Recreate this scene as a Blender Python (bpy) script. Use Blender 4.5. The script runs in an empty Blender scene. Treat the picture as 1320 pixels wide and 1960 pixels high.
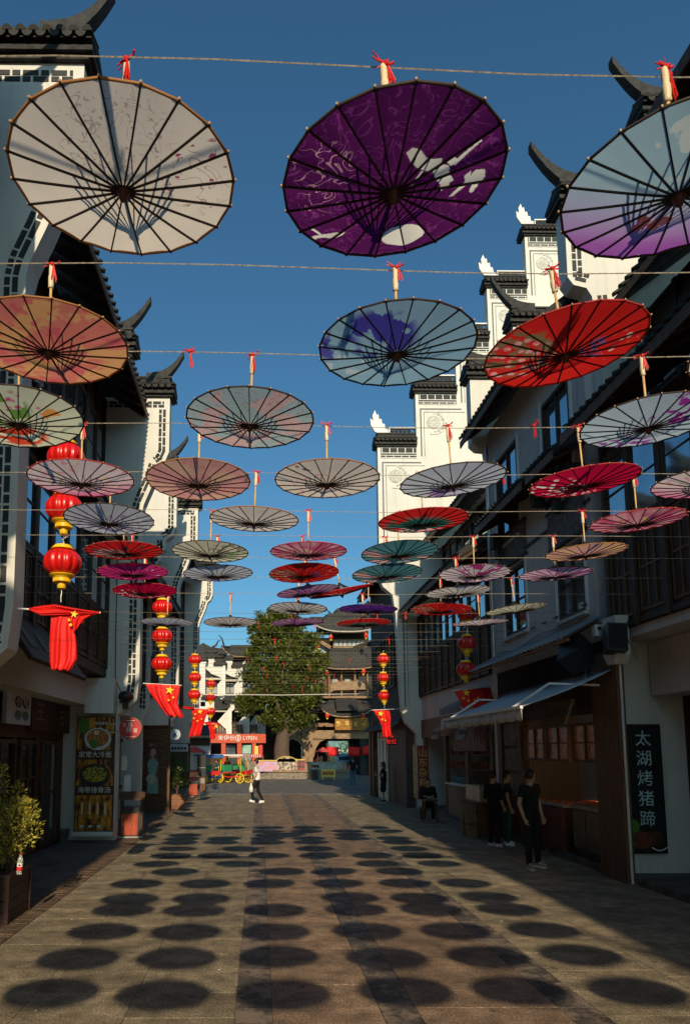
import bpy, bmesh, math, random
from mathutils import Vector, Matrix, noise
R = random.Random(7)
rad = math.radians
sc = bpy.context.scene
col = sc.collection
# ---------------------------------------------------------------- camera
CH = 2.1
PITCH = math.atan(.121); YAW = math.atan(17*math.cos(PITCH)/1380)
cam = bpy.data.cameras.new('camera'); camo = bpy.data.objects.new('camera', cam); col.objects.link(camo)
camo.location = (0, 0, CH)
camo.rotation_euler = (math.pi/2 + PITCH, 0, -YAW)
cam.sensor_fit = 'VERTICAL'; cam.sensor_height = 36; cam.sensor_width = 36
cam.lens = 1380/1960*36
cam.shift_y = (1269-980)/1960; cam.shift_x = (660-515)/1960
cam.clip_start = .05; cam.clip_end = 3000
sc.camera = camo
# ---------------------------------------------------------------- light
SUN_EL = 24.6; SUN_DX = -.038            # sunlight travels along (+y) and a touch to -x
w = bpy.data.worlds.new('World'); sc.world = w; w.use_nodes = True
nt = w.node_tree; bg = nt.nodes['Background']; sky = nt.nodes.new('ShaderNodeTexSky')
sky.sky_type = 'NISHITA'; sky.sun_disc = False; sky.sun_elevation = rad(SUN_EL)
sky.sun_rotation = rad(180-2.3); sky.altitude = 0; sky.air_density = 1.0; sky.dust_density = 1.3; sky.ozone_density = 3.0
tint = nt.nodes.new('ShaderNodeMix'); tint.data_type = 'RGBA'; tint.blend_type = 'MULTIPLY'; tint.inputs['Factor'].default_value = 1; tint.inputs['B'].default_value = (.56, .98, 1.06, 1)
nt.links.new(sky.outputs[0], tint.inputs['A']); nt.links.new(tint.outputs['Result'], bg.inputs[0]); bg.inputs[1].default_value = .1
sl = bpy.data.lights.new('sun', 'SUN'); so = bpy.data.objects.new('sun', sl); col.objects.link(so)
sl.energy = 4.5; sl.angle = rad(.5); sl.color = (1, .83, .58)
e = rad(SUN_EL)
sd = Vector((SUN_DX*math.cos(e), math.cos(e), -math.sin(e)))
so.rotation_euler = sd.to_track_quat('-Z', 'Y').to_euler(); so.location = (3, -40, 30)
sc.view_settings.view_transform = 'Standard'; sc.view_settings.look = 'None'
sc.view_settings.exposure = 0.0; sc.view_settings.gamma = 1; sc.view_settings.use_curve_mapping = False

# ---------------------------------------------------------------- placing helpers: real positions read off survey sight lines
_h = Vector((math.sin(YAW), math.cos(YAW), 0)); _r = Vector((math.cos(YAW), -math.sin(YAW), 0))
_a = _h*math.cos(PITCH) + Vector((0, 0, math.sin(PITCH))); _u = -_h*math.sin(PITCH) + Vector((0, 0, math.cos(PITCH)))
def ray(x, y): return _a*1380 + _r*(x-515) - _u*(y-1269)
def aD(x, y, D):
    d = ray(x, y); k = D/d.y; return Vector((d.x*k, D, CH+d.z*k))
def aX(x, y, X):
    d = ray(x, y); k = X/d.x; return Vector((X, d.y*k, CH+d.z*k))
def gp(x, y, z=0):
    d = ray(x, y); k = (z-CH)/d.z; return Vector((d.x*k, d.y*k, z))

# ---------------------------------------------------------------- materials
MATS = {}
def mat(name, c, rough=.7, var=.12, scale=6, bump=0, bscale=40, spec=.4, metal=0, c2=None, thr=None, stretch=None, coat=0, emit=0, detail=5):
    if name in MATS: return MATS[name]
    m = bpy.data.materials.new(name); m.use_nodes = True; t = m.node_tree; b = t.nodes['Principled BSDF']
    b.inputs['Roughness'].default_value = rough; b.inputs['Specular IOR Level'].default_value = spec; b.inputs['Metallic'].default_value = metal
    b.inputs['Coat Weight'].default_value = coat
    tc = t.nodes.new('ShaderNodeTexCoord'); mp = t.nodes.new('ShaderNodeMapping'); t.links.new(tc.outputs['Object'], mp.inputs[0])
    if stretch: mp.inputs['Scale'].default_value = stretch
    n = t.nodes.new('ShaderNodeTexNoise'); n.inputs['Scale'].default_value = scale; n.inputs['Detail'].default_value = detail
    t.links.new(mp.outputs[0], n.inputs['Vector'])
    cr = t.nodes.new('ShaderNodeValToRGB')
    lo = [max(0, v*(1-var)) for v in c]; hi = [min(1, v*(1+var)) for v in c]
    if c2: lo = list(c2); hi = list(c)
    a0, a1 = thr if thr else (.3, .7)
    cr.color_ramp.elements[0].position = a0; cr.color_ramp.elements[0].color = (*lo, 1)
    cr.color_ramp.elements[1].position = a1; cr.color_ramp.elements[1].color = (*hi, 1)
    t.links.new(n.outputs[0], cr.inputs[0]); t.links.new(cr.outputs[0], b.inputs['Base Color'])
    if bump:
        n2 = t.nodes.new('ShaderNodeTexNoise'); n2.inputs['Scale'].default_value = bscale; n2.inputs['Detail'].default_value = 6
        t.links.new(mp.outputs[0], n2.inputs['Vector'])
        bp = t.nodes.new('ShaderNodeBump'); bp.inputs['Strength'].default_value = bump; bp.inputs['Distance'].default_value = .02
        t.links.new(n2.outputs[0], bp.inputs['Height']); t.links.new(bp.outputs[0], b.inputs['Normal'])
    if emit:
        t.links.new(cr.outputs[0], b.inputs['Emission Color']); b.inputs['Emission Strength'].default_value = emit
    MATS[name] = m; return m
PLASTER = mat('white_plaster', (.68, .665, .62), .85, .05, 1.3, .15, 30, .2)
# faint rain streaks on the plaster
def streaks(m, amt=.38, dark=(.38, .37, .34), sx=5.0):
    t = m.node_tree; b = t.nodes['Principled BSDF']; src = b.inputs['Base Color'].links[0].from_socket
    tc = t.nodes.new('ShaderNodeTexCoord'); mp = t.nodes.new('ShaderNodeMapping'); mp.inputs['Scale'].default_value = (sx, sx, .35)
    n = t.nodes.new('ShaderNodeTexNoise'); n.inputs['Scale'].default_value = 1.6; n.inputs['Detail'].default_value = 7
    r = t.nodes.new('ShaderNodeMapRange'); r.inputs[1].default_value = .52; r.inputs[2].default_value = .8; r.inputs[4].default_value = amt
    mx = t.nodes.new('ShaderNodeMix'); mx.data_type = 'RGBA'; mx.inputs['B'].default_value = (*dark, 1)
    t.links.new(tc.outputs['Object'], mp.inputs[0]); t.links.new(mp.outputs[0], n.inputs['Vector']); t.links.new(n.outputs[0], r.inputs[0])
    t.links.new(r.outputs[0], mx.inputs['Factor']); t.links.new(src, mx.inputs['A']); t.links.new(mx.outputs['Result'], b.inputs['Base Color'])
streaks(PLASTER)
SHADEGREY = mat('shade_grey_plaster', (.56, .53, .50), .9, .07, 1.5, .15, 30, .2); streaks(SHADEGREY, .45, (.22, .21, .20))  # white plaster greyed to carry its shade; plain grey on small parts
TILE = mat('black_roof_tile', (.028, .028, .027), .7, .5, 9, .4, 60, .3)
BRICKD = mat('dark_brick', (.028, .03, .032), .7, .4, 14, .2, 60)
WOOD = mat('dark_brown_wood', (.045, .024, .014), .6, .5, 3, .3, 30, .3, stretch=(6, 6, .7))
WOODM = mat('brown_wood', (.12, .06, .03), .6, .45, 3, .3, 30, .3, stretch=(6, 6, .7))
WOODH = mat('brown_wood_planks', (.10, .05, .025), .6, .45, 3, .3, 30, .3, stretch=(.8, .8, 9))
BAMBOO = mat('bamboo', (.62, .40, .17), .45, .25, 10, 0, 40, .4)
BAMBOOL = mat('pale_bamboo_grip', (.72, .58, .38), .45, .15, 12)
RIBM = mat('dark_bamboo_rib', (.02, .013, .01), .6, .4, 20)
HUBM = mat('brown_hub', (.09, .03, .02), .5, .3, 20)
CORDF = mat('weathered_thin_cord', (.20,.16,.12), .9, .4, 30)
CORD = mat('hemp_cord', (.42, .36, .29), .8, .5, 60)
REDS = mat('red_silk', (.62, .02, .015), .5, .2, 8, .15, 30)
LRED = mat('lantern_red', (.62, .008, .006), .28, .12, 4, .1, 200, .5, coat=.3)
LYEL = mat('lantern_yellow', (.88, .55, .02), .4, .12, 8)
FLAGR = mat('flag_red', (.68, .01, .008), .55, .08, 5, .1, 60, .3)
FLAGY = mat('flag_yellow', (.9, .62, .02), .6, .05)
METAL = mat('grey_metal', (.42, .42, .42), .4, .12, 8, metal=.7)
WHITEP = mat('white_paint', (.72, .71, .68), .55, .06, 5)
BLACKP = mat('black_plastic', (.015, .015, .016), .5, .3, 8)
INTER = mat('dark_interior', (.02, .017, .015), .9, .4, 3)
GLASS = mat('window_glass', (.36, .44, .50), .05, .15, 1.5, .04, 1.2, .5, metal=.85)
TEXTW = mat('sign_lettering', (.75, .72, .66), .6, .05)
def pane_mat():
    m = GLASS; t = m.node_tree; b = t.nodes['Principled BSDF']; b.inputs['IOR'].default_value = 1.5
pane_mat()

# ---------------------------------------------------------------- mesh helpers
class MB:
    def __init__(s): s.v = []; s.f = []
    def add(s, vs, fs):
        o = len(s.v); s.v += [tuple(p) for p in vs]; s.f += [tuple(i+o for i in f) for f in fs]; return s
    def box(s, x0, y0, z0, x1, y1, z1):
        vs = [(x0,y0,z0),(x1,y0,z0),(x1,y1,z0),(x0,y1,z0),(x0,y0,z1),(x1,y0,z1),(x1,y1,z1),(x0,y1,z1)]
        return s.add(vs, [(0,3,2,1),(4,5,6,7),(0,1,5,4),(1,2,6,5),(2,3,7,6),(3,0,4,7)])
    def cbox(s, c, d, rz=0, M=None):
        M = M or Matrix.Rotation(rz, 3, 'Z'); c = Vector(c)
        vs = [c + M @ Vector((a*d[0]/2, b*d[1]/2, k*d[2]/2)) for k in (-1, 1) for a, b in ((-1,-1),(1,-1),(1,1),(-1,1))]
        return s.add(vs, [(0,3,2,1),(4,5,6,7),(0,1,5,4),(1,2,6,5),(2,3,7,6),(3,0,4,7)])
    def bar(s, p, q, w, h=None):
        p = Vector(p); q = Vector(q); h = h or w; d = q-p; L = d.length
        if L < 1e-6: return s
        d.normalize(); up = Vector((0,0,1)) if abs(d.z) < .95 else Vector((0,1,0)); x = d.cross(up).normalized(); z = x.cross(d)
        vs = [c + x*(a*w/2) + z*(b*h/2) for c in (p, q) for a, b in ((-1,-1),(1,-1),(1,1),(-1,1))]
        return s.add(vs, [(0,1,2,3),(7,6,5,4),(0,4,5,1),(1,5,6,2),(2,6,7,3),(3,7,4,0)])
    def tube(s, pts, r, n=6, caps=True):
        pts = [Vector(p) for p in pts]; rs = r if isinstance(r, (list, tuple)) else [r]*len(pts); rings = []
        pu = None
        for i, p in enumerate(pts):
            d = (pts[min(i+1, len(pts)-1)] - pts[max(i-1, 0)])
            d = d.normalized() if d.length > 1e-9 else Vector((0,0,1))
            if pu is None: pu = Vector((0,0,1)) if abs(d.z) < .9 else Vector((0,1,0))
            x = d.cross(pu)
            if x.length < 1e-6: x = d.cross(Vector((1,0,0)))
            x.normalize(); z = x.cross(d).normalized(); pu = z
            rings.append([p + (x*math.cos(k*2*math.pi/n) + z*math.sin(k*2*math.pi/n))*rs[i] for k in range(n)])
        vs = [q for g in rings for q in g]; fs = []
        for i in range(len(pts)-1):
            for k in range(n): fs.append((i*n+k, i*n+(k+1)%n, (i+1)*n+(k+1)%n, (i+1)*n+k))
        if caps: fs.append(tuple(range(n-1, -1, -1))); fs.append(tuple((len(pts)-1)*n+k for k in range(n)))
        return s.add(vs, fs)
    def lathe(s, prof, c=(0,0,0), n=16, lobes=0, amp=0):
        c = Vector(c); vs = []; fs = []
        for r, z in prof:
            for k in range(n):
                a = k*2*math.pi/n; rr = r*(1 - amp*(1-abs(math.sin(a*lobes/2))**.6) if lobes else 1)
                vs.append(c + Vector((rr*math.cos(a), rr*math.sin(a), z)))
        m = len(prof)
        for i in range(m-1):
            for k in range(n): fs.append((i*n+k, i*n+(k+1)%n, (i+1)*n+(k+1)%n, (i+1)*n+k))
        fs.append(tuple(range(n-1, -1, -1))); fs.append(tuple((m-1)*n+k for k in range(n)))
        return s.add(vs, fs)
    def prism(s, poly, y0, y1):          # polygon in (x, z), extruded along y
        n = len(poly); vs = [(x, y0, z) for x, z in poly] + [(x, y1, z) for x, z in poly]
        return s.add(vs, [tuple(range(n)), tuple(range(2*n-1, n-1, -1))] + [(i, i+n, (i+1)%n+n, (i+1)%n) for i in range(n)])
    def prismx(s, poly, x0, x1):         # polygon in (y, z), extruded along x
        n = len(poly); vs = [(x0, y, z) for y, z in poly] + [(x1, y, z) for y, z in poly]
        return s.add(vs, [tuple(range(n)), tuple(range(2*n-1, n-1, -1))] + [(i, i+n, (i+1)%n+n, (i+1)%n) for i in range(n)])
    def ball(s, c, r, n=10, m=7, sc=(1,1,1)):
        c = Vector(c); vs = [c+Vector((0,0,-r*sc[2]))]; fs = []
        for i in range(1, m):
            a = -math.pi/2 + math.pi*i/m
            for k in range(n):
                b = k*2*math.pi/n; vs.append(c+Vector((r*sc[0]*math.cos(a)*math.cos(b), r*sc[1]*math.cos(a)*math.sin(b), r*sc[2]*math.sin(a))))
        vs.append(c+Vector((0,0,r*sc[2])))
        for k in range(n): fs.append((0, 1+(k+1)%n, 1+k)); fs.append((len(vs)-1, len(vs)-1-n+k, len(vs)-1-n+(k+1)%n))
        for i in range(m-2):
            for k in range(n): fs.append((1+i*n+k, 1+i*n+(k+1)%n, 1+(i+1)*n+(k+1)%n, 1+(i+1)*n+k))
        return s.add(vs, fs)
    def mesh(s, name, m, smooth=False, fix=True):
        me = bpy.data.meshes.new(name); me.from_pydata(s.v, [], s.f)
        if m: me.materials.append(m)
        if fix:
            bm = bmesh.new(); bm.from_mesh(me); bmesh.ops.recalc_face_normals(bm, faces=bm.faces); bm.to_mesh(me); bm.free()
        if smooth: me.shade_smooth()
        me.update(); return me
def link(name, me, parent=None, loc=(0,0,0), rot=(0,0,0), **kw):
    o = bpy.data.objects.new(name, me); col.objects.link(o); o.location = loc; o.rotation_euler = rot
    if parent: o.parent = parent
    for k, v in kw.items(): o[k] = v
    return o
def part(name, mb, m, parent=None, smooth=False, **kw): return link(name, mb.mesh(name, m, smooth), parent, **kw)
def tag(o, label, cat, group=None):
    o['label'] = label; o['category'] = cat
    if group: o['group'] = group
    return o
def thing(name, label, cat, loc=(0,0,0), rz=0, group=None):
    o = bpy.data.objects.new(name, None); col.objects.link(o); o.location = loc; o.rotation_euler = (0,0,rz); o.empty_display_size = .2
    return tag(o, label, cat, group)
def struct(o): o['kind'] = 'structure'; return o
def stuff(o): o['kind'] = 'stuff'; return o
def copy_tree(o, parent=None):
    c = o.copy(); col.objects.link(c); c.parent = parent
    for ch in list(o.children): copy_tree(ch, c)
    return c
_fnt = None
def text_mb(s, size, depth=.004, width=None, bold=.0):
    cu = bpy.data.curves.new('lettering', 'FONT'); cu.body = s; cu.size = size; cu.align_x = 'CENTER'; cu.align_y = 'CENTER'; cu.extrude = depth/2; cu.offset = bold; cu.resolution_u = 2
    o = bpy.data.objects.new('lettering', cu); col.objects.link(o)
    bpy.context.view_layer.update()
    dg = bpy.context.evaluated_depsgraph_get(); me = bpy.data.meshes.new_from_object(o.evaluated_get(dg))
    bpy.data.objects.remove(o); bpy.data.curves.remove(cu)
    if width and me.vertices:
        xs = [v.co.x for v in me.vertices]; k = width/(max(xs)-min(xs)+1e-6)
        for v in me.vertices: v.co.x *= k
    return me
def lettering(s, size, parent, loc, face='-y', m=None, sx=1, rot=None, bold=0.0, **kw):
    # text stands upright, readable from -y, from +x (left walls) or from -x (right walls)
    me = text_mb(s, size, bold=0); me.materials.clear(); me.materials.append(m or TEXTW)
    for v in me.vertices: v.co.x *= sx
    rz = {'-y': 0, '+x': math.pi/2, '-x': -math.pi/2}[face]
    return link('lettering', me, parent, loc, rot or (math.pi/2, 0, rz), **kw)
# ================================================================ GROUND
def stone(name, c, seed=0, rough=.75, joints=None, dark=None, spark=.5):
    m = mat(name, c, rough, .28, 2.2, .55, 45, .35, detail=9)
    t = m.node_tree; b = t.nodes['Principled BSDF']; src = b.inputs['Base Color'].links[0].from_socket
    tc = t.nodes.new('ShaderNodeTexCoord')
    oi = t.nodes.new('ShaderNodeObjectInfo'); rr = t.nodes.new('ShaderNodeMapRange'); rr.inputs[3].default_value = .88; rr.inputs[4].default_value = 1.1
    t.links.new(oi.outputs['Random'], rr.inputs[0])
    hs = t.nodes.new('ShaderNodeHueSaturation'); t.links.new(rr.outputs[0], hs.inputs['Value']); t.links.new(src, hs.inputs['Color'])
    # fine worn speckle
    n = t.nodes.new('ShaderNodeTexNoise'); n.inputs['Scale'].default_value = 55; n.inputs['Detail'].default_value = 4
    r = t.nodes.new('ShaderNodeMapRange'); r.inputs[1].default_value = .35; r.inputs[2].default_value = .7; r.inputs[3].default_value = .5; r.inputs[4].default_value = 1.42
    t.links.new(tc.outputs['Object'], n.inputs['Vector']); t.links.new(n.outputs[0], r.inputs[0])
    mx = t.nodes.new('ShaderNodeMix'); mx.data_type = 'RGBA'; mx.blend_type = 'MULTIPLY'; mx.inputs['Factor'].default_value = 1
    t.links.new(hs.outputs[0], mx.inputs['A']); t.links.new(r.outputs[0], mx.inputs['B'])
    out = mx.outputs['Result']
    # broad stains
    n3 = t.nodes.new('ShaderNodeTexNoise'); n3.inputs['Scale'].default_value = .9; n3.inputs['Detail'].default_value = 8; n3.inputs['Roughness'].default_value = .7
    g = t.nodes.new('ShaderNodeNewGeometry'); t.links.new(g.outputs['Position'], n3.inputs['Vector'])
    r3 = t.nodes.new('ShaderNodeMapRange'); r3.inputs[1].default_value = .35; r3.inputs[2].default_value = .65; r3.inputs[3].default_value = .72; r3.inputs[4].default_value = 1.12
    t.links.new(n3.outputs[0], r3.inputs[0])
    m3 = t.nodes.new('ShaderNodeMix'); m3.data_type = 'RGBA'; m3.blend_type = 'MULTIPLY'; m3.inputs['Factor'].default_value = 1
    t.links.new(out, m3.inputs['A']); t.links.new(r3.outputs[0], m3.inputs['B']); out = m3.outputs['Result']
    vo = t.nodes.new('ShaderNodeTexVoronoi'); vo.inputs['Scale'].default_value = 2.3; t.links.new(g.outputs['Position'], vo.inputs['Vector'])
    rv = t.nodes.new('ShaderNodeMapRange'); rv.inputs[1].default_value = .05; rv.inputs[2].default_value = .09; rv.inputs[3].default_value = .45; t.links.new(vo.outputs['Distance'], rv.inputs[0])
    n4 = t.nodes.new('ShaderNodeTexNoise'); n4.inputs['Scale'].default_value = 4.5; n4.inputs['Detail'].default_value = 10; n4.inputs['Roughness'].default_value = .75; t.links.new(g.outputs['Position'], n4.inputs['Vector'])
    r4 = t.nodes.new('ShaderNodeMapRange'); r4.inputs[1].default_value = .38; r4.inputs[2].default_value = .6; r4.inputs[3].default_value = .6; r4.inputs[4].default_value = 1.15; t.links.new(n4.outputs[0], r4.inputs[0])
    m5 = t.nodes.new('ShaderNodeMath'); m5.operation = 'MULTIPLY'; t.links.new(rv.outputs[0], m5.inputs[0]); t.links.new(r4.outputs[0], m5.inputs[1])
    m4 = t.nodes.new('ShaderNodeMix'); m4.data_type = 'RGBA'; m4.blend_type = 'MULTIPLY'; m4.inputs['Factor'].default_value = 1; t.links.new(out, m4.inputs['A']); t.links.new(m5.outputs[0], m4.inputs['B']); out = m4.outputs['Result']
    if joints:
        bt = t.nodes.new('ShaderNodeTexBrick'); bt.inputs['Scale'].default_value = 1; bt.inputs['Brick Width'].default_value = joints[0]; bt.inputs['Row Height'].default_value = joints[1]
        bt.inputs['Mortar Size'].default_value = .008; bt.inputs['Mortar Smooth'].default_value = .2; bt.inputs['Color1'].default_value = (1,1,1,1); bt.inputs['Color2'].default_value = (.86,.86,.86,1); bt.inputs['Mortar'].default_value = (.5,.5,.48,1)
        t.links.new(g.outputs['Position'], bt.inputs['Vector'])
        m2 = t.nodes.new('ShaderNodeMix'); m2.data_type = 'RGBA'; m2.blend_type = 'MULTIPLY'; m2.inputs['Factor'].default_value = 1
        t.links.new(out, m2.inputs['A']); t.links.new(bt.outputs[0], m2.inputs['B']); out = m2.outputs['Result']
    t.links.new(out, b.inputs['Base Color']); return m
SG = (.31, .252, .165); SBR = (.30, .205, .135); SD = (.10, .085, .072)
GREYS = stone('grey_street_stone', SG); BROWNS = stone('brown_street_stone', SBR); DARKS = stone('dark_band_stone', SD, rough=.7)
GREYF = stone('grey_street_stone_far', SG, joints=(.9, .6)); BROWNF = stone('brown_street_stone_far', SBR, joints=(.86, .6)); DARKF = stone('dark_band_stone_far', SD, joints=(.6, .6))
PLAZA = stone('plaza_paving', (.19, .175, .15), joints=(1.2, .6)); PAVEM = stone('pavement_paving', (.15, .14, .12), joints=(.6, .6))
def patchy(m, c=(.25,.19,.145)):
    t = m.node_tree; b = t.nodes['Principled BSDF']; src = b.inputs['Base Color'].links[0].from_socket
    g = t.nodes.new('ShaderNodeNewGeometry'); n = t.nodes.new('ShaderNodeTexNoise'); n.inputs['Scale'].default_value = 2.6; n.inputs['Detail'].default_value = 9; n.inputs['Roughness'].default_value = .78; t.links.new(g.outputs['Position'], n.inputs['Vector'])
    r = t.nodes.new('ShaderNodeMapRange'); r.inputs[1].default_value = .46; r.inputs[2].default_value = .56; r.inputs[4].default_value = .9; t.links.new(n.outputs[0], r.inputs[0])
    mx = t.nodes.new('ShaderNodeMix'); mx.data_type = 'RGBA'; mx.inputs['B'].default_value = (*c, 1); t.links.new(r.outputs[0], mx.inputs['Factor']); t.links.new(src, mx.inputs['A']); t.links.new(mx.outputs['Result'], b.inputs['Base Color'])
patchy(DARKS); patchy(DARKF)
BASE = mat('joint_mortar', (.07, .065, .055), .95, .3, 20); SOIL = stone('far_ground_stone', (.17, .16, .14))
def sheet(name, x0, y0, x1, y1, z, m, th=.05):
    return struct(part(name, MB().box(x0, y0, z-th, x1, y1, z), m))
struct(link('ground', MB().add([(-400,-120,-.3),(400,-120,-.3),(400,900,-.3),(-400,900,-.3)], [(0,1,2,3)]).mesh('ground', SOIL)))
Y0, YS, YE = 4.4, 14.6, 35.25
street = sheet('street', -2.82, -60, 5.9, YE, -.012, BASE, .2)
lanes = [(-2.82,-.2,3,GREYS,GREYF),(-.2,.1,1,DARKS,DARKF),(.1,.98,1,BROWNS,BROWNF),(.98,1.28,1,DARKS,DARKF),(1.28,2.45,1,BROWNS,BROWNF),(2.45,2.75,1,DARKS,DARKF),(2.75,5.9,3,GREYS,GREYF)]
for x0, x1, n, ms, mf in lanes:
    wd = (x1-x0)/n; L = .6; hw = wd/2-.0018; hl = L/2-.0018
    vs = []
    for z, k in ((-.011, 0), (-.003, 0), (0, .0025)):
        vs += [(-hw+k,-hl+k,z),(hw-k,-hl+k,z),(hw-k,hl-k,z),(-hw+k,hl-k,z)]
    me = MB().add(vs, [(8,9,10,11)]+[(i*4+k,i*4+(k+1)%4,i*4+4+(k+1)%4,i*4+4+k) for i in (0,1) for k in range(4)]).mesh('paving_slab', ms, fix=False)
    for k in range(n):
        off = R.choice((0, .2, .4)) if n > 1 else 0
        y = Y0 + off
        while y < YS-.3:
            if R.random() < .985 or 1:
                o = link('paving_slab', me, street, (x0+wd*(k+.5), y+L/2, R.uniform(-.0015, .0015)), (0, 0, R.choice((0, math.pi)) if 1 else 0))
            y += L
    yend = Y0 + L*math.ceil((YS-.3-Y0)/L)
    struct(part('street_surface', MB().box(x0, y, -.011, x1, YE, 0), mf)) if n == 1 else None
    if n > 1:
        struct(part('street_surface', MB().box(x0, YS+.3, -.0115, x1, YE, -.0005), mf))
    struct(part('street_surface', MB().box(x0, -60, -.011, x1, Y0, 0), mf))
struct(part('white_kerb_line', MB().box(-3.6, 35.2, -.2, 8, 35.45, .004), stone('pale_line_stone', (.42, .39, .33))))
plaza = sheet('plaza', -60, 35.45, 60, 150, 0, PLAZA, .1)
# drain strip of small brown bricks + pavements
pav = sheet('left_pavement', -9, -60, -3.16, 35.2, 0, PAVEM, .12)
sheet('right_pavement', 5.9, -60, 12, 35.2, .12, PAVEM, .3)
strip = sheet('brick_gutter', -3.16, -60, -2.82, 35.2, -.02, BASE, .1)
bm_ = MB().box(-.162, -.05, -.02, .162, .045, .004).mesh('brick', stone('gutter_brick', (.17, .11, .07)))
k = 0; y = 6.0
while y < 30 and k < 235:
    link('brick', bm_, strip, (-2.99, y, R.uniform(-.004, .003)), (0, 0, R.uniform(-.015, .015))); y += .103; k += 1
part('gutter_bricks', MB().box(-3.155, -60, -.018, -2.825, 5.94, 0).box(-3.155, y, -.018, -2.825, 35.2, 0), stone('gutter_brick_far', (.16, .11, .07), joints=(.4,.1)), strip)

# ================================================================ UMBRELLAS
NR = 20; RR = .415; HZ = -.045
def zc(r): return HZ + (-HZ)*(r/RR)**1.25
def canopy_mesh():
    vs = [(0,0,HZ)]; fs = []; rr_ = [.05,.12,.2,.28,.35,.415]; nseg = NR*2
    for r in rr_:
        for k in range(nseg):
            a = k*2*math.pi/nseg; q = r*(math.cos(math.pi/NR) if k % 2 else 1); sg = 0
            if k % 2: sg = .006*(r/RR)**1.5
            vs.append((q*math.cos(a), q*math.sin(a), zc(r)+sg))
    for k in range(nseg): fs.append((0, 1+(k+1)%nseg, 1+k))
    for i in range(len(rr_)-1):
        for k in range(nseg): fs.append((1+i*nseg+k, 1+i*nseg+(k+1)%nseg, 1+(i+1)*nseg+(k+1)%nseg, 1+(i+1)*nseg+k))
    return MB().add(vs, fs)
CANOPY = canopy_mesh().mesh('canopy', None, True); CANOPY.materials.append(RIBM)
def rib_mesh(a, mb=None, tip=True):
    mb = mb or MB(); ca, sa = math.cos(a), math.sin(a)
    pts = [(r*ca, r*sa, zc(r)-.002) for r in (.022, .12, .22, .32, .422)]
    for p, q in zip(pts, pts[1:]): mb.bar(p, q, .0054, .010)
    return mb
RIB = rib_mesh(0).mesh('rib', RIBM)
RIBS = MB()
for k in range(NR): rib_mesh(k*2*math.pi/NR, RIBS)
RIBS = RIBS.mesh('rib_set', RIBM)
t_ = MB()
for k in range(NR):
    a = k*2*math.pi/NR; t_.ball((.423*math.cos(a), .423*math.sin(a), zc(.423)), .0055, 5, 4)
TIPS = t_.mesh('rib_tips', mat('rib_tip_bead', (.5,.3,.18), .5))
t_ = MB()
for k in range(NR):
    a = k*2*math.pi/NR; t_.bar((.014*math.cos(a), .014*math.sin(a), .10), (.19*math.cos(a), .19*math.sin(a), zc(.19)+.003), .004, .006)
t_.lathe([(.016,.085),(.02,.09),(.02,.115),(.014,.12)], n=10)
STRUT = t_.mesh('strut_frame', RIBM)
SHAFT = MB().tube([(0,0,-.05),(0,0,.33)], .0075, 8).mesh('shaft', BAMBOO, True)
GRIP = MB().lathe([(.009,.32),(.016,.325),(.0145,.34),(.0165,.36),(.0165,.385),(.0135,.395),(.0145,.43),(.013,.455),(.007,.462)], n=10).mesh('grip', BAMBOOL, True)
HUB = MB().lathe([(.004,-.085),(.012,-.082),(.016,-.07),(.022,-.062),(.027,-.05),(.027,-.035),(.02,-.02)], n=14).mesh('hub', HUBM, True)
nseg = NR; trim = MB(); rim = []
for k in range(NR+1):
    a = k*2*math.pi/NR; rim.append((.416*math.cos(a), .416*math.sin(a), 0))
trim.tube(rim, .0055, 5); 
def tassel_mesh(seed, L=.1):
    r = random.Random(seed); mb = MB()
    for k in range(9):
        a = r.uniform(0, 6.28); s = r.uniform(.3, 1.2)*.014
        mb.bar((.012, -.012, .455), (.02+s*math.cos(a), -.02+s*math.sin(a)*.6, .44-L*r.uniform(.65, 1)), .0035, .003)
    for k in range(6):
        a = r.uniform(0, 6.28); mb.bar((0,0,.462), (.05*math.cos(a), .012*math.sin(a), .47+.03*math.sin(a*2)), .0035)
    mb.ball((.006, -.012, .455), .012, 6, 4); mb.tube([(-.03,0,.47),(0,-.012,.455),(.03,0,.468),(.045,-.01,.474)], .005, 5)
    return mb
TASS = [tassel_mesh(s, L).mesh('tassel', REDS) for s, L in ((1,.1),(2,.08),(3,.12))]

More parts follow.
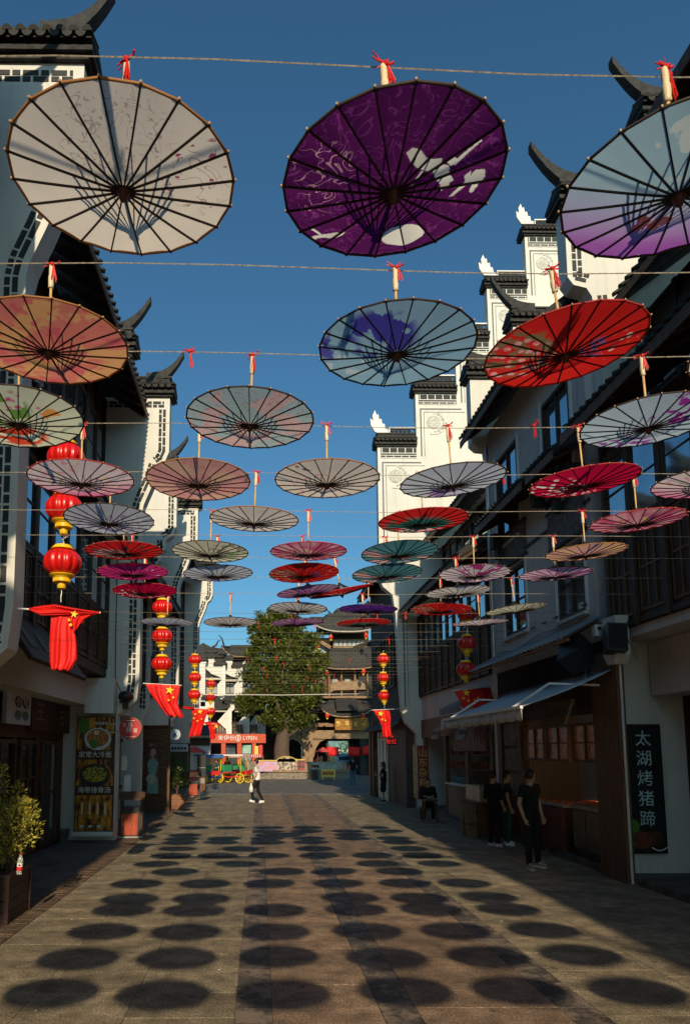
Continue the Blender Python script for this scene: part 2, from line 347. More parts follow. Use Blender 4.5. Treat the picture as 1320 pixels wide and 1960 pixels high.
def canopy_mat(name, base, layers=(), trans=.86):
    m = bpy.data.materials.new(name); m.use_nodes = True; t = m.node_tree; t.nodes.clear()
    out = t.nodes.new('ShaderNodeOutputMaterial'); tc = t.nodes.new('ShaderNodeTexCoord')
    ln = t.nodes.new('ShaderNodeVectorMath'); ln.operation = 'LENGTH'; t.links.new(tc.outputs['Object'], ln.inputs[0])
    col_ = t.nodes.new('ShaderNodeRGB'); col_.outputs[0].default_value = (*base, 1); cur = col_.outputs[0]
    # cloth unevenness
    n = t.nodes.new('ShaderNodeTexNoise'); n.inputs['Scale'].default_value = 5; n.inputs['Detail'].default_value = 6; t.links.new(tc.outputs['Object'], n.inputs['Vector'])
    r = t.nodes.new('ShaderNodeMapRange'); r.inputs[3].default_value = .8; r.inputs[4].default_value = 1.15; t.links.new(n.outputs[0], r.inputs[0])
    for i, L in enumerate(layers):
        kind = L.get('k', 'noise'); sc_ = L.get('s', 5)
        mp = t.nodes.new('ShaderNodeMapping'); mp.inputs['Location'].default_value = (L.get('o', i*3.7+1), i*1.9, 0); mp.inputs['Scale'].default_value = L.get('st', (1,1,1)); t.links.new(tc.outputs['Object'], mp.inputs[0])
        if kind == 'noise': q = t.nodes.new('ShaderNodeTexNoise'); q.inputs['Scale'].default_value = sc_; q.inputs['Detail'].default_value = L.get('d', 3); q.inputs['Distortion'].default_value = L.get('w', .3); o = q.outputs[0]
        elif kind == 'vor': q = t.nodes.new('ShaderNodeTexVoronoi'); q.inputs['Scale'].default_value = sc_; o = q.outputs[0]
        elif kind == 'ridge':
            q = t.nodes.new('ShaderNodeTexNoise'); q.inputs['Scale'].default_value = sc_; q.inputs['Detail'].default_value = L.get('d', 2); q.inputs['Distortion'].default_value = L.get('w', .6)
            m1 = t.nodes.new('ShaderNodeMath'); m1.operation = 'SUBTRACT'; m1.inputs[1].default_value = .5; t.links.new(q.outputs[0], m1.inputs[0]); m2 = t.nodes.new('ShaderNodeMath'); m2.operation = 'ABSOLUTE'; t.links.new(m1.outputs[0], m2.inputs[0]); o = m2.outputs[0]
        elif kind == 'edge': q = t.nodes.new('ShaderNodeTexVoronoi'); q.feature = 'DISTANCE_TO_EDGE'; q.inputs['Scale'].default_value = sc_; o = q.outputs[0]
        elif kind == 'wave':
            q = t.nodes.new('ShaderNodeTexWave'); q.wave_type = 'RINGS'; q.inputs['Scale'].default_value = sc_; q.inputs['Distortion'].default_value = L.get('w', 9); q.inputs['Detail'].default_value = 1; q.inputs['Detail Scale'].default_value = L.get('d', .8); o = q.outputs[0]
        elif kind == 'grad':
            sx = t.nodes.new('ShaderNodeSeparateXYZ'); t.links.new(tc.outputs['Object'], sx.inputs[0]); o = sx.outputs[L.get('ax', 1)]; q = None
        if q: t.links.new(mp.outputs[0], q.inputs['Vector'])
        mr = t.nodes.new('ShaderNodeMapRange'); mr.inputs[1].default_value = L['lo']; mr.inputs[2].default_value = L['hi']; mr.inputs[3].default_value = L.get('f0', 0); mr.inputs[4].default_value = L.get('f1', 1); t.links.new(o, mr.inputs[0])
        fac = mr.outputs[0]
        if 'mask' in L:       # the print gathers on one side of the canopy
            cx, cy, rr = L['mask']; sb = t.nodes.new('ShaderNodeVectorMath'); sb.operation = 'DISTANCE'; sb.inputs[1].default_value = (cx, cy, 0); t.links.new(tc.outputs['Object'], sb.inputs[0])
            mk = t.nodes.new('ShaderNodeMapRange'); mk.inputs[1].default_value = rr; mk.inputs[2].default_value = rr*.75; t.links.new(sb.outputs['Value'], mk.inputs[0])
            mu = t.nodes.new('ShaderNodeMath'); mu.operation = 'MULTIPLY'; t.links.new(fac, mu.inputs[0]); t.links.new(mk.outputs[0], mu.inputs[1]); fac = mu.outputs[0]
        mx = t.nodes.new('ShaderNodeMix'); mx.data_type = 'RGBA'; mx.inputs['B'].default_value = (*L['c'], 1); t.links.new(fac, mx.inputs['Factor']); t.links.new(cur, mx.inputs['A']); cur = mx.outputs['Result']
    mm = t.nodes.new('ShaderNodeMix'); mm.data_type = 'RGBA'; mm.blend_type = 'MULTIPLY'; mm.inputs['Factor'].default_value = 1; t.links.new(cur, mm.inputs['A']); t.links.new(r.outputs[0], mm.inputs['B']); cur = mm.outputs['Result']
    d = t.nodes.new('ShaderNodeBsdfDiffuse'); tr = t.nodes.new('ShaderNodeBsdfTranslucent'); ms = t.nodes.new('ShaderNodeMixShader'); ms.inputs[0].default_value = trans
    bp = t.nodes.new('ShaderNodeBump'); bp.inputs['Strength'].default_value = .5; bp.inputs['Distance'].default_value = .02
    nb = t.nodes.new('ShaderNodeTexNoise'); nb.inputs['Scale'].default_value = 9; nb.inputs['Detail'].default_value = 3; t.links.new(tc.outputs['Object'], nb.inputs['Vector']); t.links.new(nb.outputs[0], bp.inputs['Height'])
    for x in (d, tr): t.links.new(cur, x.inputs[0])
    t.links.new(bp.outputs[0], d.inputs['Normal'])
    t.links.new(d.outputs[0], ms.inputs[1]); t.links.new(tr.outputs[0], ms.inputs[2]); t.links.new(ms.outputs[0], out.inputs[0])
    return m
CR = (.78,.74,.66)
K = {}
K['white'] = canopy_mat('cream_canopy', (.74,.67,.60), [dict(k='ridge', s=11, lo=.012, hi=.004, c=(.34,.27,.28), mask=(.0,-.2,.24), f1=.7), dict(k='noise', s=42, lo=.60, hi=.66, c=(.40,.30,.33), mask=(.0,-.2,.22), f1=.8), dict(k='ridge', s=7, lo=.01, hi=.003, c=(.28,.12,.15), mask=(.3,-.02,.17), f1=.8), dict(k='noise', s=30, lo=.64, hi=.68, c=(.32,.08,.16), mask=(.3,-.02,.2))])
K['purple'] = canopy_mat('purple_canopy', (.09,.010,.095), [dict(k='ridge', s=9, lo=.02, hi=.006, c=(.27,.05,.28), w=1.6, f1=.6), dict(k='ridge', s=13, lo=.022, hi=.01, c=(.60,.30,.42), w=1.2, d=1, mask=(-.27,-.09,.13)), dict(k='ridge', s=13, lo=.022, hi=.01, c=(.60,.30,.42), w=1.2, d=1, o=5, mask=(-.27,.07,.09))])
K['skyviolet'] = canopy_mat('sky_blue_to_violet_canopy', (.33,.50,.60), [dict(k='grad', lo=-.05, hi=.32, c=(.36,.13,.46)), dict(k='grad', lo=.25, hi=.42, c=(.22,.04,.34), f1=.6), dict(k='noise', s=6, lo=.62, hi=.64, c=(.75,.75,.68), f1=.6, o=9, mask=(-.05,-.25,.2))])
K['orangepink'] = canopy_mat('orange_and_pink_canopy', (.64,.33,.15), [dict(k='noise', s=5, lo=.44, hi=.5, c=(.58,.15,.14), f1=.85, o=4), dict(k='noise', s=13, lo=.58, hi=.62, c=(.58,.08,.13), f1=.7)])
K['bluepeony'] = canopy_mat('blue_canopy_with_navy_peonies', (.22,.38,.52), [dict(k='noise', s=6, lo=.5, hi=.53, c=(.05,.045,.30), o=2.2, mask=(-.12,-.14,.22)), dict(k='noise', s=5, lo=.42, hi=.46, c=(.07,.07,.33), o=6.2, mask=(-.34,-.02,.16)), dict(k='noise', s=8, lo=.52, hi=.56, c=(.5,.55,.6), f1=.7, mask=(-.25,.15,.16))])
K['redfloral'] = canopy_mat('red_canopy_with_flower_print', (.60,.018,.016), [dict(k='noise', s=14, lo=.5, hi=.53, c=(.10,.17,.08), f1=.9, mask=(-.28,.02,.26)), dict(k='vor', s=17, lo=.4, hi=.26, c=(.78,.42,.42), f1=.9, mask=(-.27,.06,.24)), dict(k='edge', s=38, lo=.06, hi=.03, c=(.5,.05,.05), mask=(-.27,.06,.24)), dict(k='vor', s=20, lo=.36, hi=.24, c=(.72,.55,.45), f1=.85, mask=(.31,0,.16)), dict(k='noise', s=16, lo=.55, hi=.58, c=(.16,.1,.3), f1=.9, mask=(.16,-.02,.12))])
K['creamfloral'] = canopy_mat('cream_canopy_with_red_peony', (.66,.68,.52), [dict(k='noise', s=8, lo=.5, hi=.53, c=(.16,.34,.07), mask=(-.05,-.16,.2)), dict(k='noise', s=6, lo=.48, hi=.5, c=(.68,.07,.03), o=7, mask=(-.05,.2,.2)), dict(k='vor', s=14, lo=.36, hi=.2, c=(.62,.12,.22), mask=(.12,-.22,.15)), dict(k='noise', s=9, lo=.5, hi=.53, c=(.72,.3,.08), o=3, mask=(.2,-.02,.14))])
K['bluepink'] = canopy_mat('pale_blue_canopy_with_pink_blossom', (.36,.48,.52), [dict(k='noise', s=5, lo=.5, hi=.54, c=(.66,.42,.42), f1=.85, o=5), dict(k='noise', s=40, lo=.6, hi=.64, c=(.45,.1,.14), f1=.6)])
K['bluepurple'] = canopy_mat('pale_blue_canopy_with_purple_flowers', (.42,.52,.62), [dict(k='noise', s=9, lo=.54, hi=.57, c=(.32,.04,.33), mask=(.12,-.22,.22)), dict(k='noise', s=12, lo=.5, hi=.54, c=(.25,.06,.32), mask=(0,.36,.22))])
K['pinkwhite'] = canopy_mat('pinkish_white_canopy', (.66,.55,.60), [dict(k='grad', lo=.0, hi=.35, c=(.62,.17,.33)), dict(k='noise', s=15, lo=.58, hi=.62, c=(.66,.12,.22), f1=.6), dict(k='noise', s=9, lo=.6, hi=.63, c=(.66,.62,.42), f1=.7, o=8)])
K['peach'] = canopy_mat('peach_canopy', (.68,.42,.32), [dict(k='noise', s=4, lo=.4, hi=.56, c=(.62,.27,.29), f1=.8), dict(k='noise', s=22, lo=.64, hi=.68, c=(.6,.1,.1), f1=.6)])
K['whitebird'] = canopy_mat('ivory_canopy_with_birds', (.68,.60,.55), [dict(k='noise', s=26, lo=.6, hi=.64, c=(.62,.16,.22), f1=.7, mask=(-.12,.06,.3)), dict(k='noise', s=9, lo=.6, hi=.63, c=(.12,.1,.16), mask=(-.16,-.22,.14)), dict(k='noise', s=12, lo=.62, hi=.65, c=(.15,.1,.15), mask=(.2,.1,.12))])
K['lavender'] = canopy_mat('lavender_grey_canopy', (.46,.49,.58), [dict(k='noise', s=6, lo=.5, hi=.56, c=(.26,.12,.36), f1=.85, mask=(0,.28,.25)), dict(k='noise', s=20, lo=.65, hi=.68, c=(.6,.3,.3), f1=.5)])
K['crimson'] = canopy_mat('crimson_canopy_with_white_blossom', (.50,.006,.05), [dict(k='vor', s=15, lo=.42, hi=.36, c=(.75,.66,.6), mask=(-.2,.08,.26)), dict(k='vor', s=22, lo=.36, hi=.3, c=(.72,.66,.6), mask=(.1,.36,.2)), dict(k='noise', s=16, lo=.58, hi=.6, c=(.12,.04,.1), f1=.7, mask=(-.05,.1,.2))])
K['pink'] = canopy_mat('rose_pink_canopy', (.64,.30,.36), [dict(k='noise', s=5, lo=.46, hi=.6, c=(.50,.06,.16), f1=.9), dict(k='noise', s=14, lo=.66, hi=.69, c=(.7,.5,.1), f1=.8)])
K['greylav'] = canopy_mat('grey_canopy_with_violet_print', (.44,.46,.54), [dict(k='noise', s=15, lo=.54, hi=.58, c=(.20,.16,.34), f1=.8, mask=(0,.1,.4)), dict(k='noise', s=30, lo=.68, hi=.7, c=(.5,.1,.1), f1=.7)])
K['plain'] = canopy_mat('plain_grey_white_canopy', (.62,.57,.55), [dict(k='noise', s=9, lo=.64, hi=.67, c=(.42,.38,.42), f1=.5)])
K['redlotus'] = canopy_mat('red_green_and_pink_canopy', (.58,.02,.018), [dict(k='noise', s=6, lo=.44, hi=.47, c=(.03,.14,.12), mask=(-.02,.12,.36)), dict(k='noise', s=7, lo=.5, hi=.53, c=(.72,.35,.38), o=9, mask=(.02,.28,.24))])
K['redblack'] = canopy_mat('red_canopy_with_grey_flower', (.58,.015,.018), [dict(k='noise', s=7, lo=.46, hi=.5, c=(.45,.25,.27), f1=.9, mask=(-.14,.06,.26)), dict(k='noise', s=9, lo=.56, hi=.6, c=(.06,.05,.05), f1=.8)])
K['creamgreen'] = canopy_mat('cream_canopy_with_green_print', (.60,.58,.44), [dict(k='noise', s=9, lo=.52, hi=.56, c=(.20,.17,.12), f1=.8, mask=(.2,-.1,.25)), dict(k='noise', s=8, lo=.55, hi=.58, c=(.14,.34,.12), f1=.8, mask=(.3,.1,.2)), dict(k='noise', s=12, lo=.6, hi=.63, c=(.66,.1,.14), f1=.8, mask=(.2,.25,.2))])
K['teal'] = canopy_mat('teal_canopy_with_pink_flowers', (.075,.22,.25), [dict(k='noise', s=5, lo=.5, hi=.53, c=(.62,.33,.34), o=3, mask=(-.25,.15,.3)), dict(k='noise', s=6, lo=.54, hi=.57, c=(.58,.3,.32), o=12, mask=(.25,.2,.25))])
K['magenta'] = canopy_mat('magenta_canopy', (.60,.03,.20), [dict(k='noise', s=10, lo=.66, hi=.68, c=(.75,.5,.6), f1=.9)])
K['whitemag'] = canopy_mat('white_canopy_with_magenta_rim', (.68,.56,.62), [dict(k='noise', s=8, lo=.48, hi=.52, c=(.48,.04,.22), mask=(.0,-.3,.3)), dict(k='noise', s=11, lo=.55, hi=.58, c=(.3,.05,.3), o=5, mask=(.2,.2,.3))])
K['violet'] = canopy_mat('deep_violet_canopy', (.12,.03,.28), [dict(k='grad', lo=.1, hi=.4, c=(.42,.40,.58)), dict(k='noise', s=5, lo=.5, hi=.6, c=(.06,.02,.16))])
K['mauve'] = canopy_mat('mauve_canopy', (.40,.20,.36), [dict(k='noise', s=6, lo=.5, hi=.6, c=(.28,.06,.24), f1=.8)])
K['pinklav'] = canopy_mat('pink_lavender_canopy', (.60,.38,.52), [dict(k='noise', s=5, lo=.5, hi=.56, c=(.24,.06,.30), f1=.85, mask=(.3,0,.3)), dict(k='noise', s=7, lo=.55, hi=.6, c=(.5,.12,.3), f1=.7)])
K['yellowpeach'] = canopy_mat('amber_canopy', (.68,.40,.22), [dict(k='noise', s=6, lo=.48, hi=.54, c=(.62,.30,.34), f1=.8), dict(k='noise', s=10, lo=.6, hi=.63, c=(.2,.2,.3), f1=.7, mask=(.2,0,.2))])
ORANGE_T = mat('amber_trim', (.34, .15, .05), .7); DARK_T = mat('dark_trim', (.04,.025,.02), .7); RED_T = mat('red_trim', (.4,.03,.03), .7)
TRIMS = {m: trim.mesh('rim_trim', m, True) for m in (ORANGE_T, DARK_T, RED_T)}
def umb(x, y, design, label, z=None, tilt=(0,0), tr=DARK_T, seed=0, full=True, spin=0, wz=.45):
    z = 4.25 if z is None else z
    u = thing('parasol', label, 'parasol', (x, y, z), 0, 'oiled-paper parasols hung in rows over the street')
    u.rotation_euler = (rad(tilt[0]), rad(tilt[1]), 0)
    c = link('canopy', CANOPY, u); c.material_slots[0].link = 'OBJECT'; c.material_slots[0].material = K[design]
    if full:
        for k in range(NR): link('rib', RIB, u, (0,0,0), (0,0,k*2*math.pi/NR))
    else: link('rib_set', RIBS, u)
    link('rib_tips', TIPS, u, kind='stuff'); link('strut_frame', STRUT, u, kind='stuff'); link('shaft', SHAFT, u); link('grip', GRIP, u); link('hub', HUB, u)
    link('rim_trim', TRIMS[tr], u); link('tassel', TASS[seed % 3], u, (0,0,0), (0,0,R.uniform(-.6,.6)))
    return u
ROWS = {1:-2.7,2:-1.6,3:-.55,4:.6,5:1.36,6:2.5,7:3.63,8:4.5,9:5.55,10:6.57,11:7.65,12:8.45,13:9.3,14:10.2,15:11.15}
def cz(r): return {12:4.21,13:4.17,14:4.12,15:4.09}.get(r, 4.25)
CX6 = [-1.48,-.5,.55,1.62,2.65,3.65]
n_ = 0
for r in (1,2,3,4,5):
    for i, x in enumerate(CX6):
        if r == 5 and i == 2: continue
        n_ += 1
        d = ['plain','pink','bluepink','redfloral','teal','lavender','peach'][(r*3+i) % 7]
        dn = {'plain':'plain grey white','pink':'rose pink','bluepink':'pale blue','redfloral':'red flower print','teal':'teal','lavender':'lavender','peach':'peach'}[d]
        rowname = {1:'fourth row behind','2':'','3':''}.get(r, '')
        rn = ['rearmost','second','third','fourth','last'][r-1]; cn = ['far left','left','centre left','centre right','right','far right'][i]
        umb(x+R.uniform(-.03,.03), ROWS[r]+R.uniform(-.05,.05), d, f'{dn} parasol overhead behind the viewer, {rn} wire, {cn} column', seed=n_, full=False)
V = [ # row, x, design, label, tilt, trim
 (6,-.52,'white','large cream parasol with faint twig print beside the top left gable',(0,0),ORANGE_T),
 (6,.5,'purple','purple parasol printed with white cranes and a moon',(0,-3),DARK_T),
 (6,1.59,'skyviolet','sky blue to violet parasol with butterfly print at the top right',(0,-2),DARK_T),
 (6,-1.6,'plain','grey white parasol past the left edge on the frontmost wire',(0,0),DARK_T),
 (6,2.65,'pink','rose pink parasol past the right edge on the frontmost wire',(0,0),DARK_T),
 (6,3.6,'bluepink','pale blue parasol past the right edge nearest the right houses',(0,0),DARK_T),
 (7,-1.13,'orangepink','orange and pink parasol cut by the left edge below the gable',(0,0),ORANGE_T),
 (7,.73,'bluepeony','blue parasol with navy peonies in the middle of the sky',(0,0),DARK_T),
 (7,1.63,'redfloral','bright red parasol with peony print before the right gables',(0,-6),RED_T),
 (7,2.78,'plain','pale parasol mostly cut off by the right edge above the blue one',(0,0),ORANGE_T),
 (8,-1.58,'creamfloral','cream parasol with red peony and green leaves at left edge',(0,0),DARK_T),
 (8,-.07,'bluepink','pale blue parasol with pink blossom left of the street middle',(0,0),DARK_T),
 (8,2.55,'bluepurple','pale blue parasol with purple flowers at the right edge',(0,-3),DARK_T),
 (8,3.7,'peach','peach parasol past the right edge beside the wooden bay',(0,0),DARK_T),
 (9,-1.43,'pinkwhite','pink and white parasol in front of the topmost left lantern',(0,0),RED_T),
 (9,-.5,'peach','peach parasol between the left gables and the sky',(0,0),ORANGE_T),
 (9,.53,'whitebird','ivory parasol with small dark birds over the street middle',(0,0),ORANGE_T),
 (9,1.54,'lavender','lavender grey parasol before the tall white stepped gable',(0,-2),DARK_T),
 (9,2.6,'crimson','crimson parasol with white blossom before the shaded facade',(0,-3),RED_T),
 (9,3.62,'pinkwhite','pale pink parasol cut by the right edge at window height',(0,-2),DARK_T),
 (10,-1.42,'greylav','grey parasol with violet print beside the left lanterns',(0,0),DARK_T),
 (10,-.06,'plain','plain grey white parasol over the street, below the peach one',(0,0),ORANGE_T),
 (10,1.53,'redlotus','red, green and pink parasol under the lavender grey one',(0,0),RED_T),
 (10,3.55,'pink','rose pink parasol at the right edge below the crimson one',(0,-4),RED_T),
 (11,-1.48,'redblack','red parasol with grey flower above the magenta one at left',(0,0),RED_T),
 (11,-.55,'creamgreen','cream parasol with green print beside the third left gable',(0,0),DARK_T),
 (11,.52,'pink','rose pink parasol in the middle, above a red one',(0,0),RED_T),
 (11,1.52,'teal','teal parasol with pink flowers, upper of the teal pair',(0,0),DARK_T),
 (11,3.55,'yellowpeach','amber parasol before the lower windows of the shaded facade',(0,-4),ORANGE_T),
 (12,-1.52,'magenta','magenta parasol under the red one on the left side',(0,0),RED_T),
 (12,-.51,'lavender','pale lavender parasol before the fourth left gable',(0,0),DARK_T),
 (12,.52,'redfloral','red flowered parasol low in the middle of the sky',(0,0),RED_T),
 (12,1.52,'teal','teal parasol with pink flowers, lower of the teal pair',(0,0),DARK_T),
 (12,2.57,'whitemag','white parasol with magenta rim over the lantern on the right',(0,-2),DARK_T),
 (12,3.55,'pinklav','pink and lavender parasol before the shaded facade bottom windows',(0,-3),DARK_T),
 (13,-1.51,'crimson','pinkish red parasol above the second string of lanterns',(0,0),RED_T),
 (13,.63,'mauve','violet parasol tangled behind a tilted red one',(0,-8),DARK_T),
 (13,1.06,'redblack','tilted red parasol leaning against the violet one',(6,-12),RED_T),
 (13,2.6,'plain','grey white parasol under the magenta rimmed one',(0,-2),DARK_T),
 (14,.54,'plain','pale grey parasol just above the tree crown',(0,0),DARK_T),
 (14,1.55,'violet','deep violet parasol in front of the pagoda top roof',(0,0),DARK_T),
 (14,2.6,'redfloral','red flowered parasol before the dark upper windows at right',(0,0),RED_T),
 (14,3.68,'creamgreen','cream parasol hanging low before the far end of the shaded facade',(0,-4),DARK_T),
 (15,-1.46,'greylav','greyish violet parasol crossing the second lantern string',(0,0),DARK_T),
 (15,-.47,'plain','small grey cream parasol left of the tree top',(0,0),DARK_T),
 (15,.58,'mauve','mauve parasol touching the top of the tree crown',(0,0),DARK_T),
 (15,1.62,'redlotus','red and green parasol in front of the pagoda eave',(0,-3),RED_T),
 (15,3.45,'pinkwhite','pink and white parasol above the right lantern string',(0,-3),DARK_T)]
for i, (r, x, d, lab, tl, tr) in enumerate(V):
    if r > 7: tl = (tl[0]+R.uniform(-2.5,2.5), tl[1]+R.uniform(-2.5,2.5))
    u = umb(x, ROWS[r]+(R.uniform(-.03,.03) if r > 8 else 0), d, lab, cz(r), tl, tr, i)
    if r == 6: u.scale.z = 1.09
    if i == 1: PURP = u
    if i == 2: BUTT = u
# printed cranes and moon on the purple canopy (a print mask on a finer copy of the canopy), butterfly on the blue one
kx, ky = .415/430, .415/344
C1 = [[(212,512),(232,495),(262,503),(290,530),(322,540),(355,540),(358,560),(330,582),(296,576),(270,566),(240,545)],[(330,582),(358,560),(390,570),(402,600),(428,630),(412,640),(418,662),(400,655),(390,668),(378,640),(350,612)],[(300,576),(285,590),(275,612),(262,625),(246,630),(262,618),(272,598),(284,578)],[(405,560),(440,528),(488,492),(492,500),(450,537),(415,574)],[(375,552),(405,540),(422,560),(400,575)],
 [(432,700),(460,665),(490,630),(505,605),(545,608),(556,635),(548,655),(535,650),(540,672),(528,702),(512,695),(514,665),(500,650),(470,680),(450,700)],[(468,622),(488,605),(496,630),(478,642)],
 [(-120,915),(-100,890),(-85,880),(-45,868),(0,852),(35,848),(30,865),(0,885),(-40,885),(-70,892),(-100,912)],[(-110,845),(-100,840),(-60,870),(-70,876)],
 [(290+92*math.cos(a*math.pi/12), 877+62*math.sin(a*math.pi/12)) for a in range(24)]]
def inside(x, y, po):
    c = False; j = len(po)-1
    for i in range(len(po)):
        if (po[i][1] > y) != (po[j][1] > y) and x < (po[j][0]-po[i][0])*(y-po[i][1])/(po[j][1]-po[i][1])+po[i][0]: c = not c
        j = i
    return c
def fine_canopy(polys, cx, cy, nr=110, ns=480):
    vs = [(0,0,HZ)]; pr = [0.]; fs = []; bb = [(min(x for x, y in p), max(x for x, y in p), min(y for x, y in p), max(y for x, y in p)) for p in polys]
    per = ns//NR
    for i in range(1, nr+1):
        r = RR*i/nr
        for k in range(ns):
            a = 2*math.pi*k/ns; w_ = abs((k % per)/per*2-1); q = r*(math.cos(math.pi/NR)/math.cos((k % per)/per*2*math.pi/NR-math.pi/NR))
            x, y = q*math.cos(a), q*math.sin(a); vs.append((x, y, zc(r)+.006*(1-w_*w_)*(r/RR)**1.5))
            px, py = x/kx+cx, y/ky+cy; pr.append(1. if any(b[0] <= px <= b[1] and b[2] <= py <= b[3] and inside(px, py, p) for p, b in zip(polys, bb)) else 0.)
    for k in range(ns): fs.append((0, 1+(k+1)%ns, 1+k))
    for i in range(nr-1):
        for k in range(ns): fs.append((1+i*ns+k, 1+i*ns+(k+1)%ns, 1+(i+1)*ns+(k+1)%ns, 1+(i+1)*ns+k))
    me = MB().add(vs, fs).mesh('canopy', None, True, fix=False); at = me.attributes.new('print', 'FLOAT', 'POINT'); at.data.foreach_set('value', pr); me.materials.append(K['purple']); return me
t = K['purple'].node_tree; at = t.nodes.new('ShaderNodeAttribute'); at.attribute_name = 'print'
for x in [n for n in t.nodes if n.type in ('BSDF_DIFFUSE', 'BSDF_TRANSLUCENT')]:
    mx = t.nodes.new('ShaderNodeMix'); mx.data_type = 'RGBA'; mx.inputs['B'].default_value = (.74,.72,.68,1); src = x.inputs[0].links[0].from_socket
    t.links.new(at.outputs['Fac'], mx.inputs['Factor']); t.links.new(src, mx.inputs['A']); t.links.new(mx.outputs['Result'], x.inputs[0])
for ch in PURP.children:
    if ch.name.startswith('canopy'): ch.data = fine_canopy(C1, 195, 650)
def decal(u, name, polys, cx, cy, sx, sy, m):
    mb = MB()
    for po in polys:
        pts = [((x-cx)*sx, (y-cy)*sy) for x, y in po]
        bm = bmesh.new(); vs = [bm.verts.new((x, y, 0)) for x, y in pts]; f = bm.faces.new(vs); bmesh.ops.triangulate(bm, faces=bm.faces)
        idx = {v: i for i, v in enumerate(bm.verts)}
        mb.add([(v.co.x, v.co.y, zc(min(.41, v.co.xy.length))-.0035) for v in bm.verts], [tuple(idx[v] for v in f.verts) for f in bm.faces]); bm.free()
    return link(name, mb.mesh(name, m, fix=False), u)
PRP = canopy_mat('coral_print', (.8,.3,.3), (), .5)
def petal(cx, cy, a, L, W): return [(cx+L*t*math.cos(a)-W*s*math.sin(a), cy+L*t*math.sin(a)+W*s*math.cos(a)) for t, s in ((0,0),(.3,.5),(.7,.6),(1,.2),(1,-.2),(.7,-.6),(.3,-.5))]
decal(BUTT, 'butterfly_print', [petal(0,0,a,L,W) for a,L,W in ((-.5,.09,.05),(-2.3,.07,.04),(.4,.06,.03),(2.7,.06,.04))], .03, -.17, 1, 1, PRP)
# ------------------------------------------------ wires across the street, one per row, with red ribbons knotted on
WZ = 4.71
def wire(y, z, label, x0=-3.85, x1=5.95, sag=.02, r=.0035, m=None):
    pts = [(x0+(x1-x0)*k/16, y + .03*math.sin(k*.9), z - sag*(1-((k-8)/8)**2) + sag*.8) for k in range(17)]
    o = link('wire', MB().tube(pts, r, 4).mesh('wire', m or CORD), None); tag(o, label, 'wire', 'wires strung across the street'); return o
for r in ROWS:
    nm = {6:'frontmost visible wire across the top, carrying the purple parasol',7:'wire carrying the blue peony and bright red parasols',8:'wire carrying the pale blue blossom parasol',9:'wire carrying the crimson and ivory parasols',10:'wire carrying the plain grey white parasol',11:'wire carrying the amber parasol',12:'wire carrying the magenta parasol',13:'wire carrying the tilted red parasol',14:'wire carrying the deep violet parasol',15:'farthest wire that still carries parasols'}.get(r, f'wire above and behind the viewer, number {r} from the back')
    if r < 6: nm = ['rearmost wire of parasols behind the viewer','second wire of parasols behind the viewer','wire of parasols just behind the viewer','wire of parasols right above the viewer','wire of parasols just ahead of the viewer, out of view'][r-1]
    wire(ROWS[r]+.012, cz(r)+(.505 if r == 6 else .462), nm, r=.0035 if r < 9 else .003)
RIBBON = [tassel_mesh(s, .11) for s in (11, 12, 13)]
RIBBON = [MB().add([(x, y, z-.455) for x, y, z in t.v], t.f).mesh('ribbon', REDS) for t in RIBBON]
nb = 0
def ribbon(x, y, z, label, grp='red ribbons knotted on the empty wires'):
    o = link('ribbon', RIBBON[R.randrange(3)], None, (x, y, z), (0,0,R.uniform(-1,1))); tag(o, label, 'ribbon', grp); return o
ORD = 'first second third fourth fifth sixth seventh eighth ninth tenth eleventh twelfth thirteenth fourteenth fifteenth sixteenth seventeenth eighteenth nineteenth twentieth twenty-first twenty-second twenty-third'.split()
y = 12.8; i = 0
while y < 34:
    z = 4.55 if y < 20 else 4.62
    wire(y, z, f'thin hemp wire without parasols, {ORD[i]} beyond the last parasol row', r=.003, x0=-3.4, x1=5.9, sag=.05, m=CORDF)
    for x in (R.uniform(-.6,.8), R.uniform(.3,2.2), R.uniform(2,4.6)):
        if R.random() < .5:
            px = 498+1380*x/y
            ribbon(x, y, z-.0, 'small red ribbon on a far wire seen against ' + ('the white houses' if px < 470 else 'the big green tree' if px < 618 else 'the pagoda' if px < 705 else 'the dark houses on the right'))
    i += 1; y += 1.03
ribbon(aD(360,666,4.45).x, 4.45, 4.69, 'red ribbon on the wire in open sky left of the pale blue parasol', 'red ribbons left where a parasol is missing')
ribbon(aD(960,965,6.5).x, 6.5, 4.69, 'red ribbon on the wire before the shaded facade relief', 'red ribbons left where a parasol is missing')
ribbon(aD(1025,893,5.5).x, 5.5, 4.69, 'red ribbon on the wire beside the crimson parasol', 'red ribbons left where a parasol is missing')
tag(link('cable', MB().tube([(-3.3,33.6,4.7),(1,33.6,4.66),(5.6,33.6,4.74)], .016, 6).mesh('cable', WHITEP)), 'thick white cable stretched across the street end', 'cable')
